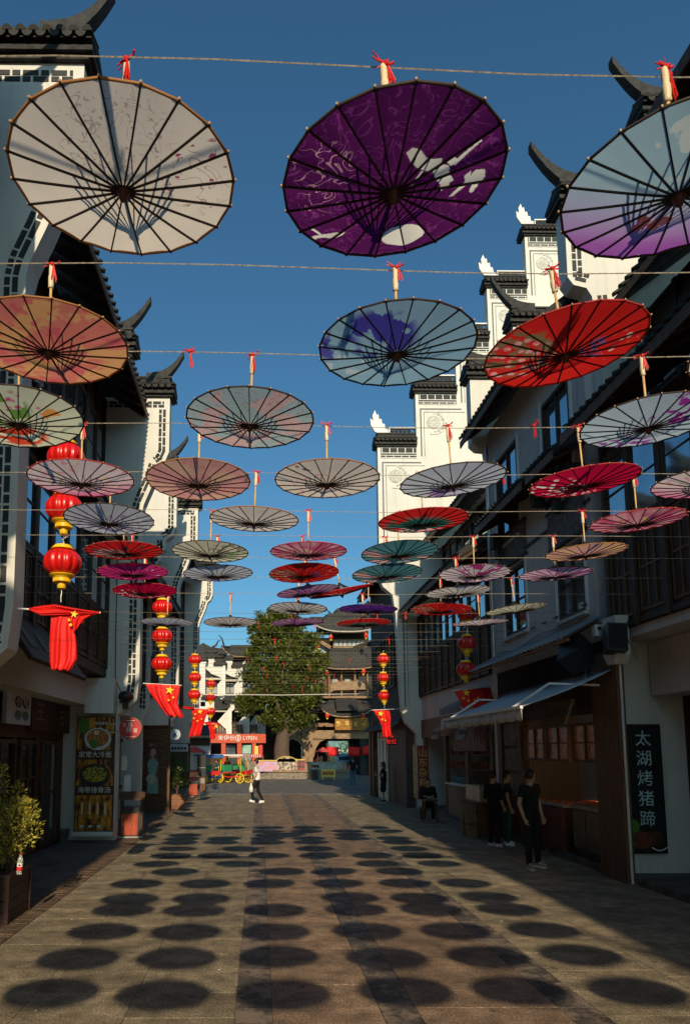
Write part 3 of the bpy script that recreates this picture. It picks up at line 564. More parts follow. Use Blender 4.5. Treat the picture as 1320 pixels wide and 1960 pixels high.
# ================================================================ HOUSES
def halftube(r, L, n=6, t=.012):
    vs = []; fs = []
    for y in (0, L):
        for k in range(n+1):
            a = math.pi*k/n; vs.append((r*math.cos(a), y, r*math.sin(a)))
    for k in range(n): fs.append((k, k+1, n+2+k, n+1+k))
    fs.append(tuple(range(n, -1, -1))); fs.append(tuple(range(n+1, 2*n+2))); fs.append((0, n+1, 2*n+1, n))
    return MB().add(vs, fs)
TILES = {}
def tile_mesh(L, r=.062):
    k = (round(L, 2), r)
    if k not in TILES: TILES[k] = halftube(r, L).mesh('tile', TILE)
    return TILES[k]
def cap(par, s, xa, xb, y0, y1, z, wing=None, tiles=True, finial=False):
    """tiled coping over one step of a wall; xa is the outer end, xb the inner end (both in mirrored x)"""
    X = lambda x: s*x
    o = .14; m = MB()
    def bx(a, b, ya, yb, za, zb): m.box(min(X(a), X(b)), ya, za, max(X(a), X(b)), yb, zb)
    bx(xa-.07, xb, y0-.07, y1+.07, z, z+.06); bx(xa-.13, xb, y0-.14, y1+.14, z+.061, z+.13); bx(xa-.1, xb, y0-.10, y1+.10, z+.131, z+.2)
    m.prism([(X(xa-.12), z+.2), (X(xa-.12), z+.24), (X(xb), z+.24), (X(xb), z+.2)], y0-.17, y1+.17)
    m.prismx([(y0-.2, z+.24), ((y0+y1)/2, z+.42), (y1+.2, z+.24)], min(X(xa-.13), X(xb)), max(X(xa-.13), X(xb)))
    part('coping', m, TILE, par)
    n = int((xb-xa+.1)/.17)
    hl = (y1-y0)/2+.24; sl = math.atan2(.18, hl)
    if tiles:
        me = tile_mesh(hl/math.cos(sl))
        for i in range(n+1):
            x = xa-.08+.17*i
            if x > xb: break
            link('tile', me, par, (X(x), y0-.23, z+.245), (sl, 0, 0))
        mb = MB()
        for i in range(n):       # drip tiles hanging between the round tile ends
            x = xa-.08+.17*(i+.5)
            if x > xb: break
            pts = [(X(x)+.07*math.cos(a), z+.25-.09*abs(math.sin(a))) for a in [math.pi*k/5 for k in range(6)]]
            mb.prism(pts, y0-.225, y0-.205)
        if mb.v: stuff(part('drip_tiles', mb, TILE, par))
    m = MB(); yc = (y0+y1)/2
    bx(xa+.02, xb, yc-.09, yc+.09, z+.36, z+.56); bx(xa-.02, xb, yc-.12, yc+.12, z+.561, z+.61)
    part('ridge', m, TILE, par)
    if wing:
        w_, h_ = wing; pts = []
        for k in range(10):
            t = k/9; x = xa+.62 - (.62+w_)*t; zz = z+.55 + h_*(t**2.4)
            pts.append((x, zz, (.36 if t > .2 else .3)*(1-t*.62), .13*(1-t*.4)))
        vs = []; fs = []
        for x, zz, th, ty in pts:
            vs += [(X(x), yc-ty, zz-th*.5), (X(x), yc+ty, zz-th*.5), (X(x), yc+ty, zz+th*.5), (X(x), yc-ty, zz+th*.5)]
        for k in range(9):
            for q in range(4): fs.append((k*4+q, k*4+(q+1)%4, k*4+4+(q+1)%4, k*4+4+q))
        fs += [(0,3,2,1), (36,37,38,39)]
        part('upturned_ridge_end', MB().add(vs, fs), TILE, par)
    if finial:
        # white carved leaf-shaped ridge finial
        P = [(.0,0),(-.34,.18),(-.5,.45),(-.52,.72),(-.4,.62),(-.42,.85),(-.33,1.05),(-.26,.85),(-.2,.9),(-.17,.68),(-.08,.7),(-.05,.5),(.04,.5),(.06,.3),(.16,.28),(.2,0)]
        part('carved_finial', MB().prism([(X(xa+.45-(-a)), z+.5+b) if 0 else (X(xa+.28+a), z+.5+b) for a, b in P], yc-.05, yc+.05), WHITEP, par)
def brick_band(par, s, path, y, rows=(.13, .23), closed=False, as_parts=True, sz=.07):
    me_l = {}; mb = MB()
    for ri, off in enumerate(rows):
        carry = 0
        for (x0, z0), (x1, z1) in zip(path, path[1:]):
            d = Vector((x1-x0, z1-z0)); L = d.length
            if L < (.15 if s < 0 else .22): continue
            d.normalize(); nrm = Vector((-d.y, d.x))
            t = carry; i = ri
            while t < L-.03:
                ln = .2 if i % 2 == 0 else .1; ln = min(ln, L-t)
                c = Vector((x0, z0)) + d*(t+ln/2) + nrm*off
                a = math.atan2(d.y, s*d.x)
                if as_parts:
                    k = round(ln, 2)
                    if k not in me_l: me_l[k] = MB().box(-k/2, -.008, -sz/2, k/2, .01, sz/2).mesh('brick', BRICKD)
                    link('brick', me_l[k], par, (s*c.x, y, c.y), (0, -a, 0))
                else: mb.cbox((s*c.x, y, c.y), (ln, .016, sz), M=Matrix.Rotation(-a, 3, 'Y'))
                t += ln+.035; i += 1
            carry = 0
    if mb.v: stuff(part('brick_band', mb, BRICKD, par))
PA = [(0,10.98),(0,9.54),(.1,9.29),(.24,9.18),(.31,8.92),(.41,8.65),(.52,8.38),(.6,8.18),(.64,7.98),(.62,3.79),(.67,3.29),(.92,3.06),(1.12,2.96),(1.12,0)]
PB = [(0,11.2),(0,9.3),(.12,9.05),(.35,8.9),(.35,8.6),(.5,8.5),(.5,8.2),(.62,8.1),(.62,7.8),(.8,7.6),(.8,3.4),(1.0,3.0),(1.0,0)]
PR1 = [(0,11.95),(0,10.57),(.1,10.42),(.33,10.36),(.42,10.2),(.45,9.9),(.52,9.7),(.55,4.0),(.55,0)]
PR2 = [(0,11.81),(0,10.06),(.15,9.92),(.36,9.9),(.42,9.4),(.42,0)]
def firewall(s, D, xe, prof, label, depth=4.0, zbot=0, thick=.36, step=(2.0, 1.5), nst=2, wing=(.32, .72), bricks=True, parts=False, rows=(.13, .23), loc_m=PLASTER, name='gable_wall', group='stepped horse-head gable walls'):
    t = thing(name, label, 'gable wall', (s*xe, D, 0), 0, group)
    inner = []; zt = prof[0][1]; x = 0; tops = []
    for k in range(nst+1):
        tops.append((x, x+step[0], zt+k*step[1])); x += step[0]
    xi = x
    poly = [(s*a, b) for a, b in prof if b >= zbot] + [(s*xi, zbot)]
    for a, b, z in reversed(tops): poly += [(s*b, z), (s*a, z)]
    poly = poly[:-1]
    part('wall_face', MB().prism(poly, 0, thick), loc_m, t)
    # thin raised rim following the outline
    for i, (a, b, z) in enumerate(tops): cap(t, s, a if i == 0 else a+.02, b, 0, thick, z+.002, wing if i == 0 or wing and i < 2 else None, tiles=parts or i == 0)
    if bricks:
        path = list(prof)[:-2] if prof[-1][1] == 0 else list(prof)
        pth = [(min(step[0]-.05, 3), zt-.0)] + [(a, b) for a, b in path]
        # direction runs outer->down: offset to the inside
        pp = [(a, b) for a, b in pth]
        brick_band(t, s, [(step[0]-.1, zt-.10), (.14, zt-.10)], -.002, (.04, .13), as_parts=parts)
        q = [(a, b) for a, b in path]; q[0] = (q[0][0], zt-.32)
        brick_band(t, s, q, -.002, rows, as_parts=parts)
    return t
LBL = 'left gable wall'
firewall(-1, 8.42, 2.3, PA, 'white gable wall with black eaves cut by the upper left corner', nst=1, parts=True)
firewall(-1, 17.38, 2.3, PA, 'white stepped gable wall with dark brick edging beside the deep left eave', nst=1, parts=True)
firewall(-1, 25.74, 2.3, PA, 'white gable wall on the left with the pale parasols in front of it', nst=1)
firewall(-1, 34.2, 2.3, PA, 'farthest white gable wall on the left, next to the square', nst=1)
firewall(-1, 22.9, 2.75, PB, 'recessed white gable wall with stepped corbels behind the peach parasol', nst=1)
firewall(-1, 15.6, 2.97, PB, 'gable wall poking over the left eave with only its black ridge showing', nst=0, bricks=False, wing=(.4, .8), zbot=10.7)
firewall(-1, 5.6, 2.75, PB, 'white gable wall behind the top left corner, out of view', nst=0, bricks=False)
firewall(1, 12.0, 5.52, PR1, 'white gable wall half hidden by the sky blue parasol at upper right', step=(1.6,1.8), nst=1, parts=True, wing=(.5,.8))
firewall(1, 17.9, 5.5, PR2, 'shaded gable wall with white lattice panel behind the bright red parasol', step=(1.2,1.5), nst=1, parts=True, bricks=False, wing=(.5,.9))
for y, xe in ((-3, 5.2), (-12, 5.0), (-20, 5.1)): firewall(1, y, xe, PR2, f'gable wall of the right houses behind the viewer, {dict([(-3,"nearest"),(-12,"middle"),(-20,"farthest")])[y]}', nst=1, bricks=False)
for y, xe in ((-1, 2.3), (-11, 2.3), (-20, 2.3)): firewall(-1, y, xe, PB, f'gable wall of the left houses behind the viewer, {dict([(-1,"nearest"),(-11,"middle"),(-20,"farthest")])[y]}', nst=1, bricks=False)

# the tall five-step gable on the right
R3D = 26.5
t3 = thing('gable_wall', 'tall bright white gable climbing in five steps with carved finials', 'gable wall', (0, R3D, 0), 0, 'stepped horse-head gable walls')
steps = [(4.49,6.0,13.15),(6.0,7.61,15.32),(7.61,8.95,17.5),(8.95,10.55,19.75),(10.55,12.6,22.0)]
poly = [(4.49,13.15),(4.47,8.5),(4.6,8.2),(4.95,7.9),(5.05,7.1),(5.2,3.56),(5.35,3.1),(5.73,2.7),(5.73,0),(12.6,0)]
for a, b, z in reversed(steps): poly += [(b, z), (a, z)]
part('wall_face', MB().prism(poly[:-1], 0, .4), PLASTER, t3)
GREYL = mat('grey_outline_paint', (.12,.13,.14), .8)
ln = MB(); wb = MB(); rl = MB()
for i, (a, b, z) in enumerate(steps):
    cap(t3, 1, a, b, 0, .4, z+.55, None, tiles=(i < 5), finial=True)
    # white-framed pierced brick band under the coping and over it
    part('frieze_wall', MB().box(a, .01, z, b, .39, z+.549), PLASTER, t3)
    part('frieze_back', MB().box(a+.12, -.006, z+.1, b-.02, .008, z+.5), BRICKD, t3)
    g = MB()
    for k in range(int((b-a-.1)/.3)+1): g.box(a+.15+k*.3, -.014, z+.3, a+.18+k*.3, -.007, z+.5)
    for zz in (z+.1, z+.19, z+.28): g.box(a+.12, -.015, zz, b-.02, -.0065, zz+.025)
    for k in range(int((b-a-.1)/.3)): g.box(a+.3+k*.3, -.0155, z+.125, a+.325+k*.3, -.006, z+.19)
    part('white_lattice', g, WHITEP, t3)
    # pierced ridge
    g = MB(); yc = .2
    for k in range(int((b-a-.6)/.16)): g.ball((a+.62+k*.16, yc, z+1.28), .075, 8, 5, (1,.5,1)); 
    g.box(a+.5, yc-.05, z+1.14, b, yc+.05, z+1.20)
    part('pierced_ridge', g, TILE, t3)
    part('ridge_rail', MB().box(a+.48, yc-.07, z+1.36, b, yc+.07, z+1.41).box(a+.48, yc-.06, z+1.14, a+.52, yc+.06, z+1.36), WHITEP, t3)
    # painted double outline of each step with a carved roundel in its corner
    zb = z-2.0 if i else 8.6
    for o, wd in ((.16, .05), (.3, .02)):
        ln.box(a+o, -.008, zb, a+o+wd, .002, z-o+.1); 
        ln.box(a+o+wd, -.0075, z-o+.1-wd, b+(o if i < 4 else -.3), .002, z-o+.1)
    rd = MB(); cx_, cz_ = a+.68, z-.62
    rd.lathe([(.27,.0),(.27,.012),(.24,.02)], n=20)
    rr_ = MB().add([(cx_+v[0], -.004-v[2], cz_+v[1]) for v in rd.v], [f[::-1] for f in rd.f])
    for k in range(9):
        a_ = -.5*math.pi*.9 + k*.35; c_ = (cx_+.38*math.cos(a_), -.006, cz_+.38*math.sin(a_)); rr_.ball(c_, .05+.02*(k % 2), 6, 4, (1,.25,1))
    rr_.tube([(cx_+.5*math.cos(q), -.006, cz_+.5*math.sin(q)) for q in [(-1.9+.24*k) for k in range(9)]], .014, 4)
    part('carved_roundel', rr_, mat('pale_stone_relief', (.5,.49,.46), .8, .4, 25), t3)
for o, wd in ((.16, .05), (.3, .02)): ln.box(5.05+o+.1, -.008, 3.7, 5.05+o+wd+.1, .002, 7.0)
part('painted_outline', ln, GREYL, t3)

# ---------------------------------------------------------------- wooden bays, roofs, windows
def window(par, s, x, y0, y1, z0, z1, nx=2, nz=1, fm=WOOD, fw=.06, dp=.08, name='window_frame', gm=None, out=True):
    m = MB(); xo = x-dp*.5; 
    def b(ya, yb, za, zb, d=dp): m.box(min(s*(x-d), s*x), ya, za, max(s*(x-d), s*x), yb, zb)
    b(y0, y1, z0, z0+fw); b(y0, y1, z1-fw, z1); b(y0, y0+fw, z0+fw, z1-fw); b(y1-fw, y1, z0+fw, z1-fw)
    for k in range(1, nx):
        yy = y0+(y1-y0)*k/nx; b(yy-fw/3, yy+fw/3, z0+fw, z1-fw, dp*.8)
    for k in range(1, nz):
        zz = z0+(z1-z0)*k/nz
        for j in range(nx):
            ya = y0+(y1-y0)*j/nx+fw*.8; yb = y0+(y1-y0)*(j+1)/nx-fw*.8; b(ya, yb, zz-fw/4, zz+fw/4, dp*.6)
    f = part(name, m, fm, par)
    for k in range(nx):
        ya = y0+(y1-y0)*k/nx+fw*.35; yb = y0+(y1-y0)*(k+1)/nx-fw*.35
        tl = R.uniform(-.01, .01)
        xx = s*(x-dp*.3)
        g = MB().add([(xx, ya, z0+fw*.5), (xx+tl, yb, z0+fw*.5), (xx+tl, yb, z1-fw*.5), (xx, ya, z1-fw*.5), (xx+s*.008, ya, z0+fw*.5), (xx+tl+s*.008, yb, z0+fw*.5), (xx+tl+s*.008, yb, z1-fw*.5), (xx+s*.008, ya, z1-fw*.5)], [(0,1,2,3),(7,6,5,4),(0,4,5,1),(1,5,6,2),(2,6,7,3),(3,7,4,0)])
        part('pane', g, gm or GLASS, f)
    return f
def roof(par, s, x0, z0, x1, z1, y0, y1, tiles=True, pitch=.22, soff=WOOD, name='roof', maxn=70):
    dx, dz = x1-x0, z1-z0; L = math.hypot(dx, dz); sl = math.atan2(dz, dx); th = .1
    m = MB().add([(s*x0,y0,z0),(s*x1,y0,z1),(s*x1,y0,z1+th),(s*x0,y0,z0+th),(s*x0,y1,z0),(s*x1,y1,z1),(s*x1,y1,z1+th),(s*x0,y1,z0+th)], [(0,1,2,3),(7,6,5,4),(0,3,7,4),(1,5,6,2),(3,2,6,7),(0,4,5,1)])
    part(name, m, TILE, par)
    part('soffit_board', MB().add([(s*(x0+.02),y0+.01,z0-.03),(s*x1,y0+.01,z1-.03),(s*x1,y1-.01,z1-.03),(s*(x0+.02),y1-.01,z0-.03),(s*(x0+.02),y0+.01,z0-.004),(s*x1,y0+.01,z1-.004),(s*x1,y1-.01,z1-.004),(s*(x0+.02),y1-.01,z0-.004)], [(0,1,2,3),(7,6,5,4),(0,4,5,1),(1,5,6,2),(2,6,7,3),(3,7,4,0)]), soff, par)
    part('fascia', MB().box(min(s*(x0-.03), s*x0), y0, z0-.12, max(s*(x0-.03), s*x0), y1, z0+.05), WOODM, par)
    rf = MB()
    n = int((y1-y0)/.6)
    for k in range(n+1):
        y = y0+.1+k*.6
        if y > y1-.05: break
        rf.bar((s*(x0+.05), y, z0-.08+.0), (s*(x0+min(1.2, dx)), y, z0-.08+min(1.2, dx)*dz/dx), .06, .09)
    part('rafters', rf, WOOD, par, kind='stuff')
    if tiles:
        me = tile_mesh(min(L, 1.6)); k = 0; y = y0+.1
        n = min(maxn, int((y1-y0)/pitch))
        for k in range(n):
            o = link('tile', me, par)
            # local y runs up the slope
            u = Vector((s*math.cos(sl), 0, math.sin(sl))); nrm = Vector((-s*math.sin(sl), 0, math.cos(sl))); vx = u.cross(nrm)
            M = Matrix((vx, u, nrm)).transposed().to_4x4(); M.translation = Vector((s*(x0-.06), y0+.12+k*pitch, z0+th-.03)); o.matrix_world = M
def house(name, label, cat='house', group='timber-fronted houses lining the street', loc=(0,0,0)):
    return thing(name, label, cat, loc, 0, group)
def bay(par, s, x, y0, y1, z0, z1, win, lat=None, m=WOOD, pitch=.95, xin=None):
    """dark timber front: boards, posts, rails and rows of windows win = [(z0, z1)]"""
    xin = xin or x+3
    part('timber_wall', MB().box(min(s*x, s*xin), y0, z0, max(s*x, s*xin), y1, z1), m, par)
    n = max(1, round((y1-y0)/pitch)); pw = (y1-y0)/n
    pm = MB().box(-.03, -.05, 0, .03, .05, z1-z0).mesh('post', WOODM if m is WOODM else WOOD)
    for k in range(n+1): link('post', pm, par, (s*(x-.032), min(max(y0+k*pw, y0+.05), y1-.05), z0))
    for z in sorted({z0+.06, z1-.06, *[w[0]-.05 for w in win], *[w[1]+.05 for w in win]}):
        part('rail', MB().box(min(s*(x-.045), s*x), y0, z-.04, max(s*(x-.045), s*x), y1, z+.04), WOOD, par)
    for (a, b) in win:
        for k in range(n): window(par, s, x-.004, y0+k*pw+.06, y0+(k+1)*pw-.06, a, b, 1, 2, WOOD, .05, .05)
    # sunk panels with small lattice below the windows
    for k in range(n):
        g = MB()
        zt = (win[0][0]-.12) if win else z1-.1
        yy0 = y0+k*pw+.12; yy1 = y0+(k+1)*pw-.12; zb = z0+.2
        for zz in (zb, (zb+zt)/2, zt): g.box(min(s*(x-.02), s*x), yy0, zz-.02, max(s*(x-.02), s*x), yy1, zz+.02)
        for q in range(4): 
            ya = yy0+(yy1-yy0)*q/3; g.box(min(s*(x-.018), s*x), ya-.015, zb, max(s*(x-.018), s*x), ya+.015, zt)
        part('panel_lattice', g, WOODM, par)

GLD = mat('dim_shop_glass', (.02,.018,.016), .12, .3, 3, 0, 40, .5)
# LEFT: house 2 between the first two gables
h = house('house', 'dark timber house on the left under the long black eave')
bay(h, -1, 3.75, 8.8, 17.37, 4.05, 7.15, [(5.35, 6.85)])
roof(h, -1, 3.3, 7.25, 3.95, 7.75, 8.8, 17.36, pitch=.2, name='skirt_roof', maxn=42)
bay(h, -1, 3.95, 8.8, 17.37, 7.76, 10.9, [(8.4, 10.0)])
roof(h, -1, 2.88, 10.55, 7.2, 13.3, 8.8, 17.36, pitch=.24)
part('lintel', MB().box(-5.2, 8.8, 3.16, -4.1, 17.36, 4.04), PLASTER, h)
part('beam_under_bay', MB().box(-4.09, 8.8, 3.85, -3.72, 17.36, 4.045), WOOD, h)
part('gable_pier_head', MB().box(-4.1, 16.9, 2.96, -3.43, 17.37, 3.78), PLASTER, h)
# ground floor
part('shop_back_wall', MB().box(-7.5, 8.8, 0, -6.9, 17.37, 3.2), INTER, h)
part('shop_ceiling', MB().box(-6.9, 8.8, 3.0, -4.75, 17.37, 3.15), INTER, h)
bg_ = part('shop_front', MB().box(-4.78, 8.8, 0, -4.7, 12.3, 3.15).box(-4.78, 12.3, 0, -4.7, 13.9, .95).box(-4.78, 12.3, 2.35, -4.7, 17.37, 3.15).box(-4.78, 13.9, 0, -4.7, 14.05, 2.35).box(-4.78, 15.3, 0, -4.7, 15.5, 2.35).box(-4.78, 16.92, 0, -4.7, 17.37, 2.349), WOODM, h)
window(h, -1, 4.7, 12.35, 13.85, .95, 2.3, 2, 1, WOODM, .07, gm=GLD)
window(h, -1, 4.7, 14.1, 15.25, .05, 2.3, 2, 3, WOODM, .08, name='door_frame', gm=GLD)
window(h, -1, 4.7, 15.55, 16.9, .05, 2.3, 2, 2, WOODM, .08, name='door_frame')
for k in range(12):
    link('plank', MB().box(-.012, .01, .06, .0, .27, .9).mesh('plank', WOODM), h, (-4.69, 8.85+k*.285, 0))
# house 3
h = house('house', 'low timber house on the left behind the first brick-edged gable')
bay(h, -1, 3.7, 17.75, 25.73, 4.05, 6.9, [(5.2, 6.5)])
roof(h, -1, 2.9, 6.95, 6.5, 9.4, 17.76, 25.72, pitch=.24)
part('upper_wall', MB().box(-9, 17.9, 6.9, -6.3, 25.5, 11.5), WOOD, h)
part('lintel', MB().box(-5.2, 17.75, 3.16, -4.1, 25.73, 4.04), PLASTER, h)
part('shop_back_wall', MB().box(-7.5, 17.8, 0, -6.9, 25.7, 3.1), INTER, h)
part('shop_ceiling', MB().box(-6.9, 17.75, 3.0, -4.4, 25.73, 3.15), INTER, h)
part('shop_front', MB().box(-4.48, 17.8, 0, -4.4, 18.3, 3.15).box(-4.48, 18.3, 2.5, -4.4, 25.7, 3.15).box(-4.48, 22, 0, -4.4, 25.7, .9), WOOD, h)
window(h, -1, 4.4, 18.35, 20.0, .05, 2.45, 2, 2, WOOD, .08, name='door_frame', gm=GLD)
window(h, -1, 4.4, 20.1, 21.9, .05, 2.45, 2, 2, WOOD, .08, name='door_frame', gm=GLD)
window(h, -1, 4.4, 22.1, 25.0, .95, 2.45, 3, 1, WOOD, .08, gm=GLD)
part('gable_pier_head', MB().box(-4.3, 25.1, 2.96, -3.2, 25.73, 3.9), PLASTER, h)
pw_ = thing('plank_wall', 'brown horizontal plank wall under the second flag on the left', 'plank wall', (-3.75, 25.3, 0))
for k in range(17):
    link('plank', MB().box(-.58, 0, .004, .55, .05, .183).mesh('plank', WOODH), pw_, (0, R.uniform(-.004,.004), k*.187))
part('post', MB().box(.551, -.02, 0, .62, .06, 3.2), WOODM, pw_)
# house 4
h = house('house', 'dark timber house on the left between the two farthest gables')
bay(h, -1, 3.7, 26.1, 34.19, 4.05, 10.2, [(5.2, 6.5), (7.6, 9.0)])
roof(h, -1, 2.88, 10.3, 6.5, 12.8, 26.12, 34.18, tiles=True, pitch=.25)
part('lintel', MB().box(-5.2, 26.1, 3.16, -4.0, 34.19, 4.04), PLASTER, h)
part('shop_front', MB().box(-5.48, 26.1, 0, -4.4, 34.19, 3.15), WOOD, h)
part('grey_panel_wall', MB().box(-4.4, 33.6, 2.35, -3.3, 34.1, 4.0), SHADEGREY, h)
part('post', MB().box(-3.32, 33.55, 0, -3.22, 33.65, 2.4).box(-4.38, 33.55, 2.3, -3.2, 33.66, 2.42), WOODM, h)
# houses behind the viewer (they shade the street)
for (s_, xe_, ya, yb, zz, lb) in ((-1, 2.3, -24, -6.2, 10.6, 'dark eaved houses far behind the viewer on the left'), (-1, 3.1, -6.1, 5.55, 10.4, 'dark eaved house just behind the viewer on the left'), (1, 5.0, -26, 8.8, 10.2, 'dark eaved houses behind the viewer on the right')):
    h = house('house', lb)
    bay(h, s_, xe_+1.3, ya, yb, 3.2, zz-.2, [(5.2, 6.7)], pitch=2.4)
    part('lower_wall', MB().box(min(s_*(xe_+1.6), s_*(xe_+4)), ya, 0, max(s_*(xe_+1.6), s_*(xe_+4)), yb, 3.19), SHADEGREY, h)
    roof(h, s_, xe_, zz, xe_+4.6, zz+2.8, ya, yb, pitch=.9, maxn=30)
h = house('house', 'narrow timber front at the very left edge before the first gable')
bay(h, -1, 3.75, 5.97, 8.4, 4.05, 10.4, [(5.3, 6.8), (8.0, 9.6)]); roof(h, -1, 3.7, 10.5, 7, 12.5, 5.98, 8.4, pitch=.24)
part('lower_wall', MB().box(-6, 5.97, 0, -4.8, 8.4, 4.04), WOOD, h)

# RIGHT
RELIEF = mat('carved_relief', (.12,.12,.12), .85, .5, 9, 1.0, 16)
h = house('house', 'near right house with wooden bay and glass windows at the edge')
bay(h, 1, 5.9, 3.0, 11.9, 4.05, 7.3, [(5.7, 7.0)], pitch=.85)
roof(h, 1, 5.25, 7.5, 6.6, 8.2, 3.0, 11.98, pitch=.22, name='skirt_roof', maxn=42)
bay(h, 1, 6.9, 3.0, 11.95, 7.9, 9.9, [(8.3, 9.4)], pitch=.9)
roof(h, 1, 6.25, 9.95, 9.5, 12.4, 3.0, 11.97, pitch=.22, maxn=42)
part('bay_floor', MB().box(5.92, 3.0, 3.9, 9, 11.9, 4.049), SHADEGREY, h)
part('cross_wall', MB().box(5.91, 11.95, .12, 7.05, 12.2, 3.9), SHADEGREY, h)
part('lintel', MB().box(6.5, 3.0, 3.0, 8.5, 11.9, 3.89), SHADEGREY, h)
part('shop_front', MB().box(7.05, 3.0, .12, 7.3, 12.2, 3.0), WOOD, h)
part('timber_pilaster', MB().box(5.78, 11.6, .0, 5.905, 12.5, 3.75), WOODM, h)
part('downpipe', MB().tube([(5.83, 11.56, .02), (5.83, 11.56, 3.75)], .022, 8), SHADEGREY, h)
for z in (.5, 1.4, 2.3, 3.2): part('pipe_clip', MB().lathe([(.028,-.02),(.028,.02)], (5.83, 11.56, z), 8), METAL, h)
part('rounded_bracket', MB().prismx([(11.3,3.62),(11.42,3.48),(11.62,3.48),(11.74,3.62),(11.74,4.25),(11.3,4.25)], 5.66, 5.88), SHADEGREY, h)
# white plastered house, its shade put into a grey colour
h = house('house', 'white plastered house greyed with shade on the right with blue reflecting windows')
WX = 5.9
def wy(px): return aX(px, 900, WX).y
wins = []
def rw(xa, xb, zb, zt, **kw):
    ya, yb = sorted((aX(xa, 900, WX).y, aX(xb, 900, WX).y)); wins.append((ya, yb, zb, zt)); return ya, yb, zb, zt
Wn = [rw(1040,1096,6.95,9.3), rw(948,990,7.0,9.3), rw(1056,1108,3.95+.65,6.0), rw(956,996,4.75,6.35)]
ys = [12.37, 17.89]
segs = []
# wall pieced around the openings
cols_ = sorted({ys[0], ys[1], *[a for a, b, c, d in Wn], *[b for a, b, c, d in Wn]})
wl = MB()
for ya, yb in zip(cols_, cols_[1:]):
    ym = (ya+yb)/2; ops = sorted([(c, d) for a, b, c, d in Wn if a < ym < b]); z = 4.0
    for c, d in ops: wl.box(WX, ya, z, WX+.3, yb, c); z = d
    wl.box(WX, ya, z, WX+.3, yb, 10.3)
wl.box(WX+.3, 12.4, 4, WX+.4, 17.8, 4.2)
part('wall', wl, SHADEGREY, h)
part('room_behind', MB().box(WX+.8, 12.4, 4.0, WX+.9, 17.85, 10.3), INTER, h)
for a, b, c, d in Wn:
    window(h, 1, WX+.09, a+.02, b-.02, c+.02, d-.02, 2, 1 if d > 7 else 2, WOOD, .07, .1)
    part('sill', MB().box(WX-.08, a-.08, c-.06, WX+.0, b+.08, c), SHADEGREY, h)
    for q0, q1 in ((a-.1, a-.002), (b+.002, b+.1)): part('window_surround', MB().box(WX-.02, q0, c, WX+.02, q1, d+.1), WHITEP, h)
for (a, b, c, d) in Wn[2:]:
    part('carved_panel', MB().box(WX-.05, a-.15, d+.12, WX-.005, b+.25, d+.85), RELIEF, h)
    part('panel_frame', MB().box(WX-.07, a-.2, d+.06, WX-.002, b+.3, d+.115).box(WX-.07, a-.2, d+.855, WX-.002, b+.3, d+.9), BRICKD, h)
roof(h, 1, 5.2, 10.0, 8.5, 12.6, 12.4, 17.88, pitch=.2)
for ya, yb in ((12.42, 13.75), (14.0, 17.2)):
    roof(h, 1, 5.28, 7.45, 5.95, 7.8, ya, yb, pitch=.19, name='window_hood')
    part('hood_corbel', MB().box(5.6, yb-.35, 6.95, 5.895, yb-.1, 7.3).box(5.7, yb-.33, 6.7, 5.895, yb-.12, 6.949).box(5.55, ya+.1, 7.05, 5.895, ya+.3, 7.3), BRICKD, h)
part('stall_counter', MB().box(5.985, 14.4, .12, 6.5, 16.2, .96), WOOD, h)
for k in range(5): part('food_tray', MB().box(6.02, 14.5+k*.34, .961, 6.4, 14.78+k*.34, 1.02), METAL, h)
for k in range(5): part('food_heap', MB().ball((6.2, 14.64+k*.34, 1.02), .13, 9, 6, (1.1, .8, .5)), mat('stall_food', (.28,.10,.03), .4, .7, 18, .6, 40), h)
part('floor_band', MB().box(5.86, 12.4, 6.55, 5.898, 17.88, 6.6), BRICKD, h)
CORR = mat('corrugated_sheet', (.3,.31,.32), .45, .2, 5, metal=.5)
cg = MB(); n = 90; ya, yb = 12.0, 18.3
vs = []; fs = []
for k in range(n+1):
    y = ya+(yb-ya)*k/n; dz = .018*math.sin(k*math.pi/1.5)
    for q, (x, z) in enumerate(((5.15, 4.02), (5.89, 4.42))): vs += [(x, y, z+dz), (x, y, z+dz-.008)]
for k in range(n):
    a = k*4; b = a+4; fs += [(a, b, b+2, a+2), (a+1, a+3, b+3, b+1), (a, a+1, b+1, b)]
part('corrugated_canopy', cg.add(vs, fs), CORR, h)
part('rusty_canopy_frame', MB().bar((5.2, 12.0, 3.96), (5.2, 18.3, 3.96), .05, .05).bar((5.2,12.6,3.95),(5.88,12.6,4.3),.04).bar((5.2,15,3.95),(5.88,15,4.3),.04).bar((5.2,17.6,3.95),(5.88,17.6,4.3),.04), mat('rusty_steel', (.22,.09,.04), .8, .5, 12), h)
# ground floor shop
SH = WX
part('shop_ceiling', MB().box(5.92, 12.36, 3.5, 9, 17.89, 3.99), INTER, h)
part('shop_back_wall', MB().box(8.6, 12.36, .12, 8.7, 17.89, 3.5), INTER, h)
part('sign_board_wall', MB().box(5.92, 12.36, 2.75, 6.0, 17.89, 3.49), WOOD, h)
part('post', MB().box(5.86, 16.3, .0, 6.05, 16.5, 3.0), WOODM, h)
part('post', MB().box(5.86, 17.6, .0, 6.05, 17.88, 3.0), WOODM, h)
part('red_brown_cladding', MB().box(5.9, 14.35, .1, 5.98, 17.6, .95), mat('red_brown_wood', (.10,.02,.012), .6, .3, 4), h)
WARMP = mat('red_reflection_pane', (.16,.05,.025), .3, .8, 9, emit=.1)  # faint emission stands in for the warm red reflected in the glass
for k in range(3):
    window(h, 1, 5.95, 12.6+k*1.22, 13.7+k*1.22, 1.88, 2.6, 2, 2, WOODM, .05, .06, gm=WARMP)
